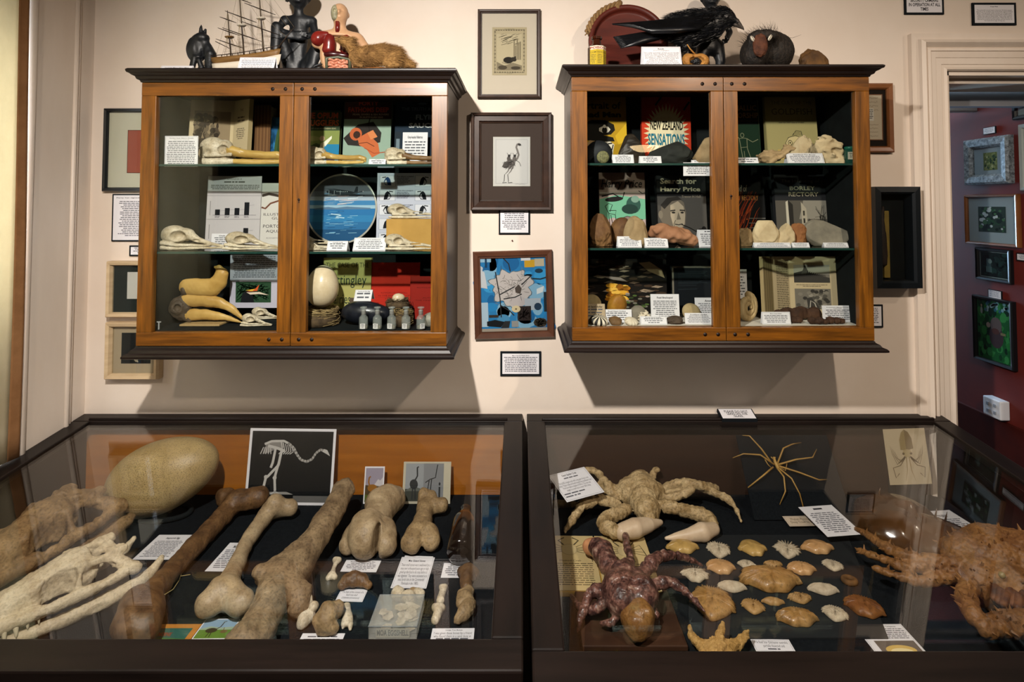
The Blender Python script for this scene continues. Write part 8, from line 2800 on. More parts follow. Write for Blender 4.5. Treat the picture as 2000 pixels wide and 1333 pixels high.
solid_px('skull_fragment', 'hollow pale skull fragment between the vertebra and the white splinter', 'bone', [[(633, 1212, 0.028), (640, 1200, 0.028, 0.035), (655, 1192, 0.022, 0.035)], [(628, 1225, 0.018), (648, 1228, 0.016)], [(660, 1195, 0.016), (663, 1185, 0.011, 0.035)]], M_OLDB, res=70, k=0.006, fat=0.85, noise=(0.0025, 110), extra=[(-1, 634, 1204, 0.066, (0.020, 0.022, 0.03), 0, 0.004), (-1, 655, 1199, 0.055, (0.009, 0.010, 0.016), 0, 0.003)])
solid_px('bone_splinter', 'white forked bone splinter beside the hollow skull fragment', 'bone', [[(677, 1187, 0.009), (678, 1208, 0.011), (672, 1222, 0.007), (670, 1229, 0.003)], [(679, 1208, 0.010), (684, 1222, 0.007), (684, 1232, 0.003)]], M_BONE, res=50, k=0.006, noise=(0.001, 140))
for i, (x, y, r, lb) in enumerate(((778, 1160, 0.020, 'big tan gizzard stone, first of the five below the card'), (784, 1170, 0.010, 'smallest gizzard stone at the foot of the heap'), (797, 1168, 0.019, 'pointed pale gizzard stone in the middle'), (808, 1156, 0.012, 'small gizzard stone tucked behind the pointed one'), (818, 1160, 0.013, 'rounded gizzard stone, last of the five below the card'))):
 solid_px('gizzard_stone', lb, 'stone', [[(x - 3, y, r * 0.8), (x + 3, y + 2, r * 0.75)]], M_OLDB if i % 2 else M_BONE, res=34, k=0.01, noise=(r * 0.14, 60), seed=i + 2)['group'] = 'gizzard stones'
solid_px('toe_bone', 'small pale toe bone, upper of the two short ones', 'bone', [[(866, 1150, 0.009), (863, 1162, 0.008), (860, 1174, 0.010)], [(869, 1148, 0.007), (862, 1148, 0.007)]], M_BONE, res=44, k=0.006, noise=(0.001, 120))
solid_px('toe_bone', 'small pale toe bone with knobs, lower of the two short ones', 'bone', [[(856, 1190, 0.012), (854, 1202, 0.010), (851, 1211, 0.010)], [(862, 1189, 0.009), (850, 1188, 0.009)]], M_BONE, res=44, k=0.006, noise=(0.0012, 120))
for ch, lb in (([[(914, 1124, 0.022), (910, 1142, 0.016), (912, 1152, 0.015)], [(905, 1122, 0.016), (924, 1124, 0.015)]], 'brown toe bone, uppermost of the three in a line'), ([[(914, 1160, 0.016), (908, 1172, 0.018), (903, 1180, 0.016)], [(902, 1168, 0.014), (914, 1176, 0.014)]], 'brown toe bone, middle of the three in a line'),
    ([[(916, 1188, 0.015), (906, 1200, 0.016), (894, 1213, 0.010), (889, 1219, 0.005)], [(920, 1184, 0.012), (912, 1194, 0.016)]], 'brown pointed toe bone, lowest of the three in a line')):
 solid_px('toe_bone', lb, 'bone', ch, M_BRNB if 'upper' in lb else M_OLDB, res=50, k=0.01, noise=(0.002, 90), seed=len(lb))
# clear box
p = [PZ(x, y, F0) for x, y in ((738, 1186), (825, 1186), (818, 1250), (718, 1250))]
Wb, Hb = (p[1] - p[0]).length, (p[0] - p[3]).length
bx = thing('plastic_box', 'clear plastic box of pale shell fragments at the front rail', 'box', ((p[0].x + p[2].x) / 2, (p[0].y + p[2].y) / 2, F0))
M_PLS = mat('clear_plastic', '#c9c8c0', rough=0.25, alpha=0.22)
M_PLE = mat('plastic_edge', '#8a9298', rough=0.3, alpha=0.45)
w2, h2, hz = Wb / 2, Hb / 2, 0.028
b = MB()
b.box((-w2, -h2, 0), (w2, h2, 0.0012), M_PLS)
for a_, c_ in (((-w2, -h2, 0.0012), (w2, -h2 + 0.0012, hz)), ((-w2, h2 - 0.0012, 0.0012), (w2, h2, hz)), ((-w2, -h2, 0.0012), (-w2 + 0.0012, h2, hz)), ((w2 - 0.0012, -h2, 0.0012), (w2, h2, hz))):
 b.box(a_, c_, M_PLS)
b.raw('tray', bx)
b = MB()
b.box((-w2, -h2, hz), (w2, h2, hz + 0.0012), M_PLS)
b.tube([(-w2, -h2, hz), (w2, -h2, hz), (w2, h2, hz), (-w2, h2, hz)], 0.0016, M_PLE, 6, closed=True)
b.raw('lid', bx)
rg = random.Random(2)
for i in range(16):
 b = MB()
 n = rg.randint(4, 6)
 r_ = rg.uniform(0.012, 0.019)
 b.prism([(r_ * rg.uniform(0.7, 1.1) * math.cos(2 * PI * k / n), r_ * rg.uniform(0.7, 1.1) * math.sin(2 * PI * k / n)) for k in range(n)], 0, 0.002, M_BONE)
 c_ = bx.matrix_world
 o = b.build('shell_fragment', None, bx.location + Vector((rg.uniform(-0.7, 0.7) * w2, rg.uniform(-0.5, 0.6) * h2, 0.004 + 0.0025 * (i % 6))), (PI / 2 + rg.gauss(0, 0.12), rg.gauss(0, 0.12), rg.random() * 6), bevel=0.0004)
 tag(o, 'pale flat eggshell fragment inside the clear plastic box', 'shell fragment', 'shell fragments in the plastic box')
a = Art(Wb * 0.7, 0.02, '#b9b3a2', 0.0005, y=-h2 + 0.0014, oz=0.003)
a.text('MOA EGGSHELL', 0.03, 0.97, 0.2, 0.85, '#1c1c22', 0.03)
a.mb.raw('paper_label', bx)
pts = [PZ(x, y, F0 + 0.02 + 0.02 * math.sin(i)) for i, (x, y) in enumerate(((318, 1128), (322, 1108), (340, 1096), (354, 1100), (356, 1116), (350, 1134), (338, 1152), (322, 1162), (306, 1166)))]
o0 = pts[-1].copy()
b = MB()
b.tube([q - o0 for q in pts], 0.0011, mat('pale_string', '#a8925e', rough=0.8), 6)
b.tube([PZ(352, 1126, F0 + 0.02) - o0, PZ(372, 1123, F0 + 0.02) - o0], 0.0009, MATS['pale_string'], 5)
tag(b.raw('string_loop', None, o0), 'thin loop of pale string around the brown leg bone', 'string')
# =========================================================== crab case
M_SPID = mat('spider_crab_shell', '#8a7048', '#bfa67c', rough=0.6, scale=26, bump=0.6, bscale=210, col3='#cdb68c', dirt=0.38)
M_CLAW = mat('pale_claw', '#b59c80', '#cbb59a', rough=0.4, scale=14)
# spider crab: one body with legs and claws
solid_px('spider_crab', 'pale tan spider crab with long jointed legs and two pale claws in the crab case', 'crab specimen',
   [[(1225, 962, 0.040, 0.055), (1252, 962, 0.056, 0.06), (1278, 964, 0.040, 0.055)], [(1250, 945, 0.05, 0.06), (1256, 985, 0.048, 0.055)], [(1262, 990, 0.045, 0.055), (1268, 1010, 0.016, 0.055)],
   [(1210, 960, 0.014, 0.05), (1185, 945, 0.013, 0.08), (1166, 921, 0.010, 0.09), (1140, 920, 0.009, 0.05)], [(1205, 972, 0.014, 0.05), (1188, 960, 0.012, 0.06), (1172, 945, 0.010, 0.07)],
   [(1205, 985, 0.015, 0.05), (1165, 975, 0.014, 0.07), (1135, 987, 0.014, 0.07), (1122, 1008, 0.011, 0.04), (1104, 1038, 0.006, 0.01)], [(1120, 985, 0.010, 0.02), (1095, 984, 0.010, 0.015), (1077, 985, 0.009, 0.012)],
   [(1225, 995, 0.020, 0.05), (1205, 1005, 0.020, 0.05), (1178, 1015, 0.019, 0.045), (1180, 1030, 0.018, 0.045), (1205, 1040, 0.022, 0.046)],
   [(1295, 955, 0.014, 0.05), (1330, 943, 0.014, 0.07), (1362, 947, 0.013, 0.08), (1385, 958, 0.012, 0.06), (1418, 972, 0.011, 0.05), (1436, 990, 0.008, 0.03), (1448, 1018, 0.004, 0.01)], [(1300, 965, 0.014, 0.05), (1332, 958, 0.013, 0.06), (1365, 945, 0.011, 0.08), (1400, 955, 0.010, 0.05)],
   [(1300, 975, 0.015, 0.05), (1330, 968, 0.013, 0.06), (1352, 955, 0.011, 0.08)], [(1292, 988, 0.020, 0.05), (1325, 995, 0.019, 0.05), (1365, 1003, 0.020, 0.04), (1388, 1015, 0.017, 0.035), (1394, 1028, 0.015, 0.03)], [(1272, 935, 0.012, 0.07), (1278, 920, 0.011, 0.09), (1284, 917, 0.009, 0.10)]],
   M_SPID, res=200, k=0.007, noise=(0.004, 100), seed=11, joint=0.22, fat=0.84)
sc_ = bpy.data.objects['spider_crab']
solid_px('claw', None, None, [[(1215, 1040, 0.022, 0.046), (1240, 1032, 0.027, 0.05), (1265, 1026, 0.020, 0.044), (1290, 1021, 0.008, 0.034)]], M_CLAW, res=60, k=0.01, noise=(0.0006, 60), parent=sc_, org=sc_.location)
solid_px('claw', None, None, [[(1393, 1034, 0.018, 0.028), (1372, 1040, 0.026, 0.03), (1345, 1046, 0.017, 0.024), (1301, 1052, 0.005, 0.016)], [(1350, 1042, 0.010, 0.03), (1318, 1048, 0.005, 0.022)]], M_CLAW, res=60, k=0.006, noise=(0.0006, 60), parent=sc_, org=sc_.location)

def d_gsc(a):
 a.border(0.03, 0.008, '#8a8a90')
 a.text('Giant Spider Crab', 0.30, 0.70, 0.82, 0.91, '#1c1c22', 0.02)
 a.words(0.28, 0.72, 0.70, 0.78, 1, '#44444c', 3)
 a.text('This is NZ\'s largest crab with a leg span of up to one\nmetre. These crabs are found around the southeast coast\nfrom low tidal to depths of 500 m. This one was\ncaught in a trawl net in water 300 ft deep', 0.06, 0.94, 0.30, 0.66, '#33333a', 0.0, 0.9)
 a.words(0.06, 0.7, 0.08, 0.26, 2, '#57585f', 5, center=False)

lie('tilted text card about a giant spider crab resting on its leg', ((1095, 943), (1165, 927), (1180, 961), (1108, 983)), d_gsc, z=F0 + 0.105, tilt=0.25)

# open book with crab drawings
def d_cp(sd, lab):
 def f(a):
  cx, cy = (0.5, 0.72) if sd == 1 else (0.55, 0.70)
  K = '#4a3f2c'
  a.ell(cx, cy, 0.16, 0.11, '#9c8a62', 18)
  a.ell(cx, cy, 0.15, 0.10, '#b5a277', 18)
  for s in (-1, 1):
   for i in range(4):
    a.line([(cx + s * 0.14, cy + 0.05 - 0.03 * i), (cx + s * (0.30 + 0.03 * i), cy + 0.12 - 0.07 * i), (cx + s * (0.36 + 0.02 * i), cy - 0.02 - 0.07 * i)], 0.014, K, up=0)
   a.line([(cx + s * 0.1, cy + 0.09), (cx + s * 0.2, cy + 0.18), (cx + s * 0.08, cy + 0.24)], 0.03, K)
  a.words(0.08, 0.92, 0.06, 0.46, 11, '#6a5c40', sd, ragged=0.06)
  a.text(lab, 0.3, 0.7, 0.49, 0.525, '#4a3f2c')
 return f

p = [PZ(x, y, F0 + 0.02) for x, y in ((1078, 1046), (1262, 1050), (1310, 1150), (1078, 1155))]
ob = thing('open_book', 'yellowed open book with crab drawings lying under the purple brown crab', 'book', ((p[2].x + p[3].x) / 2 - 0.02, (p[2].y + p[3].y) / 2, F0), (0, 0, -0.02))
Wp, Hp = (p[2] - p[3]).length / 2, (p[0] - p[3]).length
for s, sd, lab in ((-1, 1, 'Masked Crab'), (1, 2, 'Round Crab Pea')):
 MB().box((0 if s > 0 else -Wp, 0, 0), (Wp if s > 0 else 0, Hp, 0.014), ink('#a8863c')).build('page_block', ob, bevel=0.003)
 a = Art(Wp * 0.97, Hp * 0.98, '#b7a273', 0.0008, ox=s * Wp * 0.5)
 d_cp(sd, lab)(a)
 a.mb.raw('page', ob, (0, 0.003, 0.0158), (-PI / 2, 0, 0))

# coconut crab on a board
M_COCO = mat('coconut_crab_shell', '#3f2723', '#7a5348', rough=0.4, scale=55, bump=0.7, bscale=190, col3='#b09482', coat=0.2, dirt=0.5, lo=0.42, hi=0.58)
M_ABD = mat('crab_abdomen', '#64401f', '#8d6535', rough=0.4, scale=22, bump=0.5, bscale=190, coat=0.2, dirt=0.35)
q = PZ(1245, 1225, F0)
b = MB()
b.box((-0.115, -0.055, 0), (0.115, 0.145, 0.012), mat('crab_board', '#2c1a10', '#3d2618', rough=0.5, scale=6))
tag(b.build('mount_board', None, (q.x - 0.02, q.y - 0.02, F0 + 0.001), bevel=0.002), 'dark wooden board under the purple brown crab', 'board')
CC = [[(1222, 1108, 0.016, 0.075), (1220, 1132, 0.042, 0.07), (1212, 1158, 0.058, 0.065), (1216, 1182, 0.052, 0.065)], [(1236, 1140, 0.034, 0.07), (1250, 1163, 0.052, 0.065), (1250, 1185, 0.046, 0.06)],
  [(1222, 1052, 0.013, 0.05), (1225, 1075, 0.015, 0.055), (1232, 1098, 0.013, 0.06), (1230, 1125, 0.016, 0.07)],
  [(1198, 1138, 0.014, 0.06), (1192, 1118, 0.030, 0.06), (1182, 1090, 0.036, 0.06), (1165, 1074, 0.034, 0.055)],
  [(1248, 1138, 0.018, 0.06), (1266, 1112, 0.024, 0.065), (1290, 1092, 0.018, 0.07), (1318, 1092, 0.013, 0.06), (1346, 1098, 0.012, 0.04), (1372, 1112, 0.004, 0.02)],
  [(1262, 1155, 0.016, 0.055), (1290, 1146, 0.019, 0.06), (1312, 1144, 0.015, 0.06), (1335, 1160, 0.013, 0.05), (1352, 1175, 0.010, 0.05), (1377, 1203, 0.004, 0.045)],
  [(1195, 1160, 0.016, 0.055), (1168, 1160, 0.020, 0.06), (1150, 1168, 0.015, 0.06), (1142, 1195, 0.013, 0.04), (1132, 1215, 0.011, 0.03), (1128, 1242, 0.004, 0.008)],
  [(1190, 1178, 0.014, 0.05), (1168, 1195, 0.016, 0.04), (1150, 1200, 0.014, 0.03), (1128, 1190, 0.011, 0.02), (1114, 1168, 0.004, 0.012)],
  [(1212, 1190, 0.012, 0.05), (1205, 1212, 0.012, 0.04), (1195, 1226, 0.010, 0.03), (1172, 1226, 0.006, 0.025)], [(1265, 1180, 0.012, 0.05), (1276, 1200, 0.012, 0.04), (1284, 1210, 0.010, 0.035)]]
o = solid_px('coconut_crab', 'purple brown coconut crab with round orange abdomen on a board over the open book', 'crab specimen', CC, M_COCO, res=190, k=0.003, extra=[(-1, 1232, 1160, 0.112, (0.004, 0.05, 0.02), 0, 0.004), (-1, 1232, 1138, 0.108, (0.05, 0.004, 0.018), 0, 0.004)], noise=(0.0016, 150), seed=13, fat=0.60, joint=0.36, floor=F0 + 0.0148)
solid_px('abdomen', None, None, [[(1247, 1204, 0.034, 0.062), (1245, 1212, 0.036, 0.056)]], M_ABD, res=50, k=0.01, noise=(0.003, 70), parent=o, org=o.location, extra=[(-1, 1245, 1214, 0.092, (0.06, 0.003, 0.02), 0, 0.003)])
solid_px('claw_pad', None, None, [[(1170, 1072, 0.026, 0.055), (1152, 1068, 0.020, 0.05)]], mat('orange_claw', '#b5764c', '#cf9a70', rough=0.4, scale=14), res=36, k=0.01, noise=(0.001, 60), parent=o, org=o.location)

def d_purp(a):
 clip_blotch(['#4a4680', '#6b5f94', '#8a6a5c', '#30305c'], 4, 26, 0.12)(a)
 a.rect(0, 0, 1, 0.06, '#8d8ba8')

lie('purple photo card under the mounted crab at the front rail', ((1150, 1170), (1282, 1170), (1300, 1262), (1148, 1262)), d_purp, base='#3d3a70', name='photo_print', cat='photo', z=F0)
bpy.data.objects[[x.name for x in bpy.data.objects if x.name.startswith('mount_board')][0]].location.z += 0.0008

# sea spider on its leaning panel
bl, br = PZ(1476, 1022, F0), PZ(1662, 1016, F0)
Wn, Hn = (br - bl).length, 0.245
lean = math.asin(min(0.95, (-0.036 - max(bl.y, br.y)) / Hn))
sp = thing('sea_spider_panel', 'black leaning panel carrying a thin yellow sea spider', 'display panel', ((bl.x + br.x) / 2, (bl.y + br.y) / 2, F0 + 0.004), (-lean, 0, 0.0))
MB().box((-Wn / 2, 0, 0), (Wn / 2, 0.004, Hn), M_FELT).build('panel', sp)
M_SSP = mat('sea_spider', '#8d6a30', '#b08a48', rough=0.5, scale=20)
R_ = Euler((-lean, 0, 0.0)).to_matrix()
n_ = R_ @ Vector((0, -1, 0))
o_ = sp.location
Ri = R_.inverted()

def onp(x, y, h):
 d = ray(x, y)
 t = ((o_ + n_ * h) - CAM).dot(n_) / d.dot(n_)
 return Ri @ (CAM + d * t - o_)

b = MB()
for ch in (((1507, 905), (1487, 877), (1464, 852), (1450, 851)), ((1512, 908), (1485, 889), (1452, 887), (1431, 895)), ((1518, 907), (1530, 876), (1548, 868), (1565, 865)), ((1520, 908), (1555, 898), (1587, 894), (1595, 878)), ((1522, 911), (1560, 923), (1600, 938), (1615, 937)),
   ((1520, 914), (1546, 935), (1562, 965), (1573, 1007)), ((1518, 915), (1531, 932), (1534, 960), (1523, 986)), ((1510, 913), (1490, 930), (1461, 953))):
 n = len(ch)
 b.tube([onp(x, y, 0.006 + 0.018 * math.sin(PI * i / (n - 1)) if i else 0.012) for i, (x, y) in enumerate(ch)], [0.0030, 0.0026, 0.0020, 0.0012][:n], M_SSP, 7)
b.tube([onp(1511, 893, 0.014), onp(1514, 903, 0.014), onp(1519, 913, 0.013), onp(1520, 918, 0.012)], [0.003, 0.005, 0.006, 0.004], M_SSP, 9)
for dx in (-4, 0, 4):
 b.tube([onp(1512 + dx * 0.4, 898, 0.014), onp(1510 + dx, 893, 0.018)], 0.0016, M_SSP, 6)
b.tube([onp(1506, 914, 0.012), onp(1500, 908, 0.016), onp(1494, 898, 0.014)], 0.0014, M_SSP, 6)
b.tube([onp(1524, 914, 0.012), onp(1534, 920, 0.016), onp(1537, 906, 0.014)], 0.0014, M_SSP, 6)
b.raw('sea_spider', sp)['label'] = 'thin yellow sea spider'

def d_phy(a):
 a.border(0.02, 0.006, '#8a8a90')
 a.text('Phylum Pycnogonida (sea spider)\nDeep Trawl by RV Tangaroa - 1998', 0.08, 0.92, 0.22, 0.80, '#4a4030', 0.0, 0.95)

lie('narrow label strip at the foot of the sea spider panel', ((1536, 1013), (1640, 1011), (1645, 1027), (1544, 1029)), d_phy, base='#c4b29c', z=F0 + 0.010, tilt=0.1)
lie('text card overlapping the narrow label strip, touching the orange crab leg', ((1588, 999), (1654, 995), (1686, 1044), (1617, 1050)), words_draw(11, 111), z=F0 + 0.032, tilt=0.08)

# black board with crab carapaces
bd_ = [PZ(x, y, F0) for x, y in ((1345, 1048), (1655, 1048), (1735, 1250), (1345, 1250))]
W1 = (bd_[2] - bd_[3]).length
b = MB()
b.prism([(bd_[0].x, bd_[0].y), (bd_[1].x, bd_[1].y), (bd_[2].x, bd_[2].y), (bd_[3].x, bd_[3].y)], 0, 0.004, mat('black_card', '#121619', rough=0.8))
b.v = [(x, z, F0 + y) for x, y, z in b.v]
tag(b.build('display_board'), 'black board carrying the crab carapaces', 'display board')
CZ0 = F0 + 0.0045
CM = {'y': mat('yellow_carapace', '#9c7c42', '#bd9c60', rough=0.3, scale=14, bump=0.15, bscale=80, coat=0.3, col3='#ceb07a'),
  'p': mat('peach_carapace', '#a57a4c', '#c09a6c', rough=0.32, scale=18, bump=0.2, bscale=90, coat=0.25), 'w': mat('white_carapace', '#a3937a', '#c2b49c', rough=0.7, scale=40, bump=0.7, bscale=220),
  'o': mat('orange_carapace', '#86602f', '#aa8450', rough=0.4, scale=22, bump=0.5, bscale=110, coat=0.15, col3='#c4a06c', dirt=0.35), 'r': mat('rusty_carapace', '#64391a', '#85572c', rough=0.45, scale=22, bump=0.5, bscale=100, col3='#b58f5c', dirt=0.4), 't': mat('tan_carapace', '#8d6a3c', '#ad8a58', rough=0.5, scale=18, bump=0.4, bscale=120)}

def carapace(label, cx, cy, w, h, m, spikes=0, sp=0.1, lobes=0, rough=0.0, rot=0.0, seed=1, up=False):
 """domed crab shell: outline fan shaped, toothed front edge, two lobes behind"""
 p = PZ(cx, cy + h * 0.25, CZ0)
 q = PZ(cx + w, cy + h * 0.25, CZ0)
 A = (q - p).length / 2
 t_, u_ = PZ(cx, cy - h / 2, CZ0 + A * 0.3), PZ(cx, cy + h / 2, CZ0)
 Bv = max(abs(t_.y - u_.y) / 2, A * 0.45) * 1.22
 rg = random.Random(seed)
 n, m_ = 360, 9
 out = []
 for k in range(n):
  t = 2 * PI * k / n
  r = 1.0
  s = math.sin(t)
  x, y = math.cos(t), s
  if s < 0:
   x *= 1 - 0.52 * (-s) ** 1.3
   y *= 0.95 - (0.22 * math.cos(PI * x / 0.9) ** 2 if lobes else 0)
  if spikes and s > -0.1:
   r *= 1 + sp * 2.8 * (1 - 2 * abs(((t * spikes / PI) % 1) - 0.5)) ** 2 * (0.6 + 0.6 * rg.random()) - sp * 0.5
  elif abs(s) < 0.14:
   r *= 1.16
  out.append((A * r * x, Bv * r * y))
 vs, fs = [(0, 0, A * 0.49)], []
 Hh = A * 0.42
 for i in range(1, m_ + 1):
  f = i / m_
  for x, y in out:
   z = Hh * math.sqrt(max(0, 1 - f * f)) + A * 0.07
   if rough:
    z += A * rough * (rg.random() - 0.5) * (1 - f * 0.6)
   z += A * 0.04 * math.sin(9 * x * f / A) * math.cos(7 * y * f / Bv) * (1 - f)
   vs.append((x * f, y * f, z))
 fs = [(0, 1 + k, 1 + (k + 1) % n) for k in range(n)]
 for i in range(m_ - 1):
  for k in range(n):
   fs.append((1 + i * n + k, 1 + (i + 1) * n + k, 1 + (i + 1) * n + (k + 1) % n, 1 + i * n + (k + 1) % n))
 base = len(vs)
 vs += [(x * 0.93, y * 0.93, 0) for x, y in out]
 for k in range(n):
  fs.append((1 + (m_ - 1) * n + k, base + k, base + (k + 1) % n, 1 + (m_ - 1) * n + (k + 1) % n))
 fs.append(tuple(base + k for k in range(n - 1, -1, -1)))
 b = MB()
 b.add(vs, fs, m, True)
 c = (t_ + u_) / 2
 o = b.build('crab_carapace', None, (p.x, c.y, CZ0), (0, 0, rot))
 tag(o, label, 'crab shell', 'crab carapaces on the black board')

for a_ in (('smooth yellow fan-shaped carapace next to the spider crab claw', 1335, 1069, 58, 32, 'y', 0, 0, 1), ('white bristly carapace, second of the top row', 1407, 1076, 38, 31, 'w', 14, 0.16, 0, 0.10, -0.3), ('smooth squarish yellow carapace in the middle of the top row', 1474, 1072, 50, 36, 'y', 0, 0, 1),
   ('spiky white carapace fourth along the top row', 1542, 1077, 36, 32, 'w', 12, 0.28, 0, 0.12, -0.4), ('smooth cream fan-shaped carapace at the end of the top row', 1600, 1070, 58, 32, 'p', 0, 0, 1), ('white spiny carapace beside the purple brown crab leg', 1360, 1125, 42, 32, 'w', 14, 0.2, 1, 0.1, -0.25),
   ('peach toothed carapace below the second white one', 1411, 1109, 52, 33, 'p', 16, 0.06, 1), ('small white knobbly carapace above the big orange one', 1461, 1104, 33, 20, 'w', 0, 0, 0, 0.12, -0.35), ('cream toothed carapace beside the big orange one', 1569, 1112, 52, 30, 'p', 12, 0.05, 1, 0.03),
   ('small white bristly carapace at the end of the second row', 1630, 1106, 32, 23, 'w', 14, 0.14, 0, 0.1, -0.4), ('white ribbed half-moon carapace under the peach one', 1431, 1147, 52, 24, 'w', 20, 0.06, 0, 0.02, -0.1), ('biggest orange toothed carapace in the centre of the board', 1512, 1135, 102, 56, 'o', 22, 0.13, 1, 0.02),
   ('small tan carapace just behind the biggest orange one', 1511, 1103, 33, 14, 't', 10, 0.1, 0, 0.1), ('white ribbed half-moon carapace near the brown sponge ring', 1610, 1152, 54, 25, 'w', 18, 0.06, 0, 0.02, -0.1), ('large rusty oval carapace touched by the purple brown leg tip', 1397, 1180, 80, 68, 'o', 26, 0.07, 0, 0.02, -0.35),
   ('tan knobbly carapace below the white half-moon', 1474, 1186, 40, 31, 't', 12, 0.1, 0, 0.10, -0.3), ('small tan half-round carapace under the biggest orange one', 1511, 1176, 40, 18, 't', 0, 0, 1, 0.02, -0.1), ('knobbly cream and brown carapace like a cluster of beads', 1565, 1170, 40, 22, 't', 8, 0.12, 0, 0.28),
   ('orange smooth-edged carapace in the front row', 1561, 1208, 76, 42, 'o', 18, 0.05, 1, 0.02), ('white scaly oval carapace in the front row', 1635, 1200, 42, 33, 'w', 16, 0.1, 0, 0.08, -0.5), ('rusty brown flat carapace at the front end of the board', 1695, 1188, 66, 48, 'r', 20, 0.08, 1, 0.02, -0.45)):
 carapace(*a_[:5], CM[a_[5]], *a_[6:], seed=a_[1])
p = PZ(1659, 1139, CZ0)
b = MB()
b.tube([(0.014 * math.cos(2 * PI * i / 20), 0.012 * math.sin(2 * PI * i / 20), 0) for i in range(20)], 0.0065, mat('brown_sponge', '#4a3116', '#6b4a24', rough=0.8, scale=40), 9, closed=True)
tag(rest(b.raw('sponge_ring', None, (p.x, p.y, CZ0)), CZ0), 'brown sponge ring lying on the carapace board', 'sponge')

# horseshoe crab
M_HORSE = mat('horseshoe_shell', '#38230f', '#583818', rough=0.2, spec=0.5, scale=9, bump=0.15, bscale=50, coat=0.6, col3='#755226')
p0, p1 = PZ(1752, 1008, FZ + 0.04), PZ(1846, 1048, FZ + 0.035)
d = p1 - p0
yw = math.atan2(d.y, d.x)
hc = thing('horseshoe_crab', 'glossy dark brown horseshoe crab behind the orange spiny crab', 'crab specimen', (p0.x, p0.y, F0), (0, 0, yw))
dl_ = d.length
solid('shell', [E((0, 0, 0.0), (0.118, 0.130, 0.088)), E((0.11, 0, -0.01), (0.08, 0.07, 0.08), 0.02, None, -1), Ch([(-0.10, 0, 0.03, 0.012), (0.03, 0, 0.085, 0.010)], 0.03)], M_HORSE, hc, res=80, k=0.02, noise=(0.001, 40), planes=[((0, 0, -1), 0.0)])
solid('tail_shell', [E((dl_ * 0.95, 0, 0.0), (0.105, 0.092, 0.068)), Ch([(dl_ * 0.5, 0, 0.06, 0.012), (dl_ * 1.3, 0, 0.06, 0.010)], 0.03)], M_HORSE, hc, res=80, k=0.02, noise=(0.001, 40), planes=[((0, 0, -1), 0.0)])
for s in (-1, 1):
 for i in range(6):
  an = 0.5 + 0.22 * i
  x, y = dl_ * 0.95 + 0.098 * math.cos(an * s * 1.0), 0.088 * math.sin(an * s)
  MB().tube([(x, y, 0.012), (x + 0.018, y + s * 0.010, 0.012)], [0.0035, 0.0006], M_HORSE, 6).raw('edge_spine', hc)
 MB().ball((-0.02, s * 0.075, 0.062), (0.010, 0.006, 0.006), M_HORSE).raw('eye', hc)
for x in (-0.05, 0.02, dl_ * 0.8, dl_):
 MB().tube([(x, 0, 0.07), (x + 0.006, 0, 0.105)], [0.004, 0.0006], M_HORSE, 6).raw('ridge_spine', hc)

def d_squid(a):
 K, T = '#5a4a2c', '#8a774a'
 a.poly([(0.36, 0.62), (0.36, 0.80), (0.42, 0.93), (0.5, 0.985), (0.59, 0.94), (0.66, 0.82), (0.67, 0.64), (0.5, 0.60)], T)
 a.poly([(0.5, 0.60), (0.5, 0.985), (0.59, 0.94), (0.66, 0.82), (0.67, 0.64)], '#6d5a34')
 a.ell(0.51, 0.56, 0.11, 0.07, '#a08e62', 14)
 a.ell(0.42, 0.55, 0.03, 0.022, K, 10)
 a.ell(0.60, 0.55, 0.03, 0.022, K, 10)
 for s in (-1, 1):
  for i in range(4):
   a.line([(0.51 + s * 0.06, 0.50), (0.51 + s * (0.12 + 0.05 * i), 0.42 - 0.02 * i), (0.51 + s * (0.24 + 0.04 * i), 0.46 + 0.03 * i), (0.51 + s * (0.30 + 0.03 * i), 0.60 + 0.03 * i)], 0.025, K, up=0, taper=True)
  a.line([(0.51 + s * 0.03, 0.50), (0.51 + s * 0.05, 0.25), (0.51 + s * 0.12, 0.06)], 0.03, T, taper=True)
  a.line([(0.51 + s * 0.05, 0.49), (0.51 + s * 0.2, 0.34), (0.51 + s * 0.38, 0.30), (0.51 + s * 0.34, 0.12), (0.51 + s * 0.25, 0.2)], 0.02, K)

q0, q1, q2 = PY(1742, 949, -0.105), PY(1823, 951, -0.105), PY(1712, 835, -0.045)
a = Art((q1 - q0).length, (q2 - q0).length * 0.99, '#b5a587', 0.0008)
d_squid(a)
o = a.mb.raw('squid_print', None, ((q0.x + q1.x) / 2, -0.098, q0.z), (-0.12, -0.045, -0.03))
tag(o, 'cream print of a squid leaning on the case back above the horseshoe crab', 'print')
hs = q0.z - F0
tag(MB().box((q0.x + 0.02, -0.094, F0), (q1.x - 0.02, -0.055, q0.z - 0.001), M_BLACK).build('plinth'), 'black block behind the horseshoe crab holding up the squid print', 'plinth')
lie('text card beside the horseshoe crab tail spines', ((1850, 1004), (1905, 1000), (1962, 1064), (1893, 1068)), words_draw(13, 121, 'Horseshoe', 0.3))

def d_king(a):
 a.border(0.03, 0.008, '#8a8a90')
 a.text('King Crab (Paralomis)', 0.06, 0.60, 0.72, 0.88, '#1c1c22', 0.02)
 a.words(0.1, 0.9, 0.1, 0.62, 4, '#44444c', 7)

lie('card about a king crab cut off at the picture side', ((1957, 1077), (1990, 1077), (2004, 1104), (1973, 1104)), d_king)

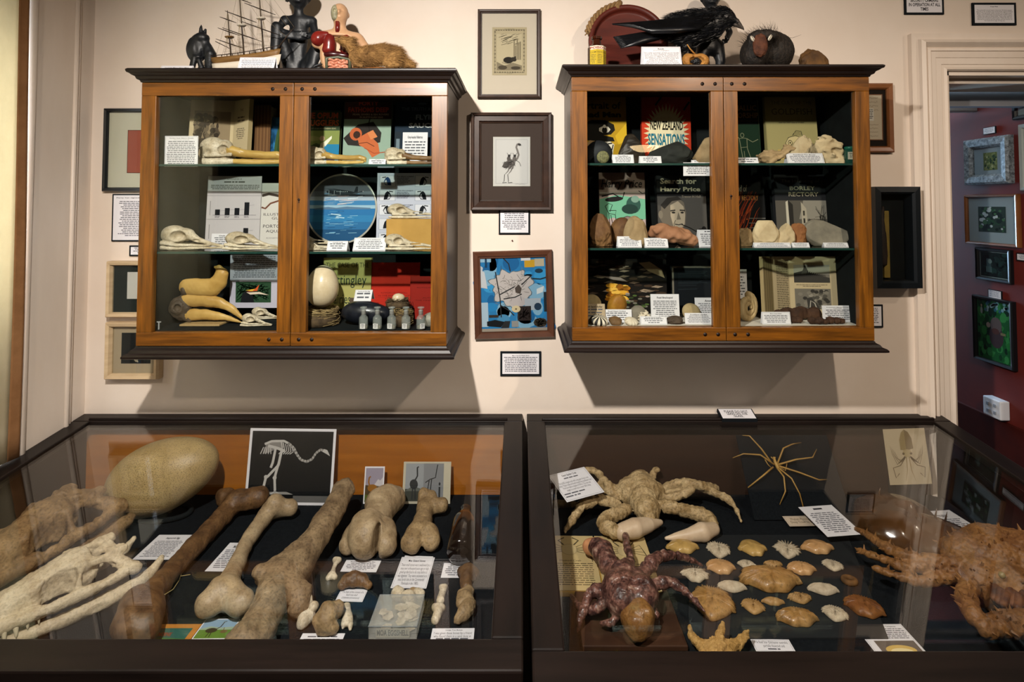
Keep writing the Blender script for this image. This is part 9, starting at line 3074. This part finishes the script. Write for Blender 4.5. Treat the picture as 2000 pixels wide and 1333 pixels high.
# king crab
M_KING = mat('king_crab_shell', '#6a4524', '#8f6538', rough=0.5, scale=18, bump=0.5, bscale=200, col3='#ae8654', dirt=0.38)
KC = [[(1884, 1118, 0.075, 0.06), (1930, 1118, 0.105, 0.065), (2000, 1130, 0.11, 0.065), (2040, 1145, 0.085, 0.07)], [(1905, 1152, 0.07, 0.05), (1960, 1168, 0.075, 0.05), (2010, 1185, 0.06, 0.05)],
  [(1860, 1120, 0.022, 0.08), (1800, 1112, 0.017, 0.08), (1745, 1098, 0.018, 0.07), (1715, 1078, 0.014, 0.07), (1690, 1060, 0.011, 0.06), (1669, 1050, 0.007, 0.05)],
  [(1860, 1128, 0.022, 0.07), (1815, 1126, 0.020, 0.07), (1762, 1128, 0.017, 0.055), (1720, 1110, 0.012, 0.05), (1675, 1093, 0.009, 0.04)],
  [(1868, 1142, 0.022, 0.06), (1840, 1150, 0.020, 0.055), (1795, 1158, 0.017, 0.04), (1745, 1143, 0.012, 0.04), (1705, 1130, 0.010, 0.035)],
  [(1895, 1165, 0.026, 0.06), (1885, 1185, 0.028, 0.06), (1900, 1220, 0.026, 0.055), (1925, 1245, 0.022, 0.05)], [(1925, 1250, 0.026, 0.045), (1960, 1245, 0.034, 0.04), (2010, 1240, 0.036, 0.04)]]
kc = solid_px('king_crab', 'big orange spiny king crab with legs reaching over the carapace board', 'crab specimen', KC, M_KING, res=180, k=0.005, noise=(0.003, 110), seed=17, fat=0.66, joint=0.22)
me = kc.data
rg = random.Random(5)
b = MB()
cnt = 0
inv = kc.location
while cnt < 190:
 pl = me.polygons[rg.randrange(len(me.polygons))]
 if pl.normal.z < -0.2:
  continue
 c, nn = pl.center, pl.normal
 ln = rg.uniform(0.006, 0.016) * (1.6 if c.x > 0.1 and nn.z < 0.6 else 0.9)
 b.tube([c - nn * 0.002, c + nn * ln], [ln * 0.32, ln * 0.04], M_KING, 5, smooth=False)
 cnt += 1
b.raw('spines', kc)['kind'] = 'stuff'
M_MOUTH = mat('crab_mouthparts', '#3a1c0c', '#7a4a24', rough=0.6, scale=30)
for i in range(8):
 x, y = 1945 + 9 * i, 1150 + 4 * (i % 3) + 2 * i
 solid_px('mouthpart', None, None, [[(x, y, 0.010, 0.095), (x - 3, y + 18, 0.008, 0.085), (x + 4, y + 34, 0.005, 0.06)]], M_MOUTH, res=30, k=0.004, noise=(0.001, 100), parent=kc, org=kc.location)
e_ = PZ(1957, 1124, FZ + 0.13) - kc.location
MB().ball(tuple(e_), 0.007, mat('pale_eye', '#8d7a50', rough=0.3)).raw('eye', kc)

# starfish, cards at the front
M_STAR = mat('starfish_skin', '#8d6a34', '#ad8a50', rough=0.75, scale=60, bump=0.8, bscale=260)
solid_px('starfish', 'tan starfish with upturned bristly arms at the front rail', 'starfish', [[(1400, 1275, 0.022, 0.02), (1365, 1262, 0.013, 0.02), (1350, 1245, 0.010, 0.03), (1346, 1226, 0.004, 0.045)], [(1400, 1275, 0.022, 0.02), (1404, 1250, 0.012, 0.035), (1412, 1222, 0.005, 0.05)], [(1400, 1275, 0.022, 0.02), (1440, 1262, 0.013, 0.02), (1455, 1245, 0.009, 0.03), (1462, 1236, 0.004, 0.04)], [(1400, 1275, 0.022, 0.02), (1370, 1290, 0.012), (1345, 1296, 0.005)], [(1400, 1275, 0.022, 0.02), (1435, 1290, 0.012), (1460, 1296, 0.005)]],
   M_STAR, res=110, k=0.008, fat=0.8, noise=(0.0026, 300), seed=19)

def d_reef(a):
 a.border(0.03, 0.008, '#8a8a90')
 a.text('A Reef Star (Stichaster australis)\npartially dissected and', 0.12, 0.92, 0.30, 0.86, '#33333a', 0.0, 0.95)
 a.words(0.15, 0.85, 0.05, 0.26, 1, '#44444c', 2)

lie('card about a reef star at the front rail beside the starfish', ((1467, 1249), (1540, 1251), (1556, 1275), (1476, 1274)), d_reef)

def d_coll(a):
 a.border(0.02, 0.006, '#8a8a90')
 a.text('Collection of Crab Carapaces', 0.22, 0.84, 0.88, 0.94, '#1c1c22', 0.02)
 a.words(0.04, 0.96, 0.48, 0.85, 6, '#44444c', 17, ragged=0.08)
 a.rect(0.15, 0.0, 0.95, 0.44, '#5a5048')
 a.ell(0.55, 0.14, 0.3, 0.16, '#c4a452', 20)
 a.ell(0.55, 0.10, 0.22, 0.10, '#d9c894', 18)

lie('card about crab carapaces with a small photo at the front rail', ((1670, 1221), (1761, 1220), (1815, 1280), (1712, 1280)), d_coll)
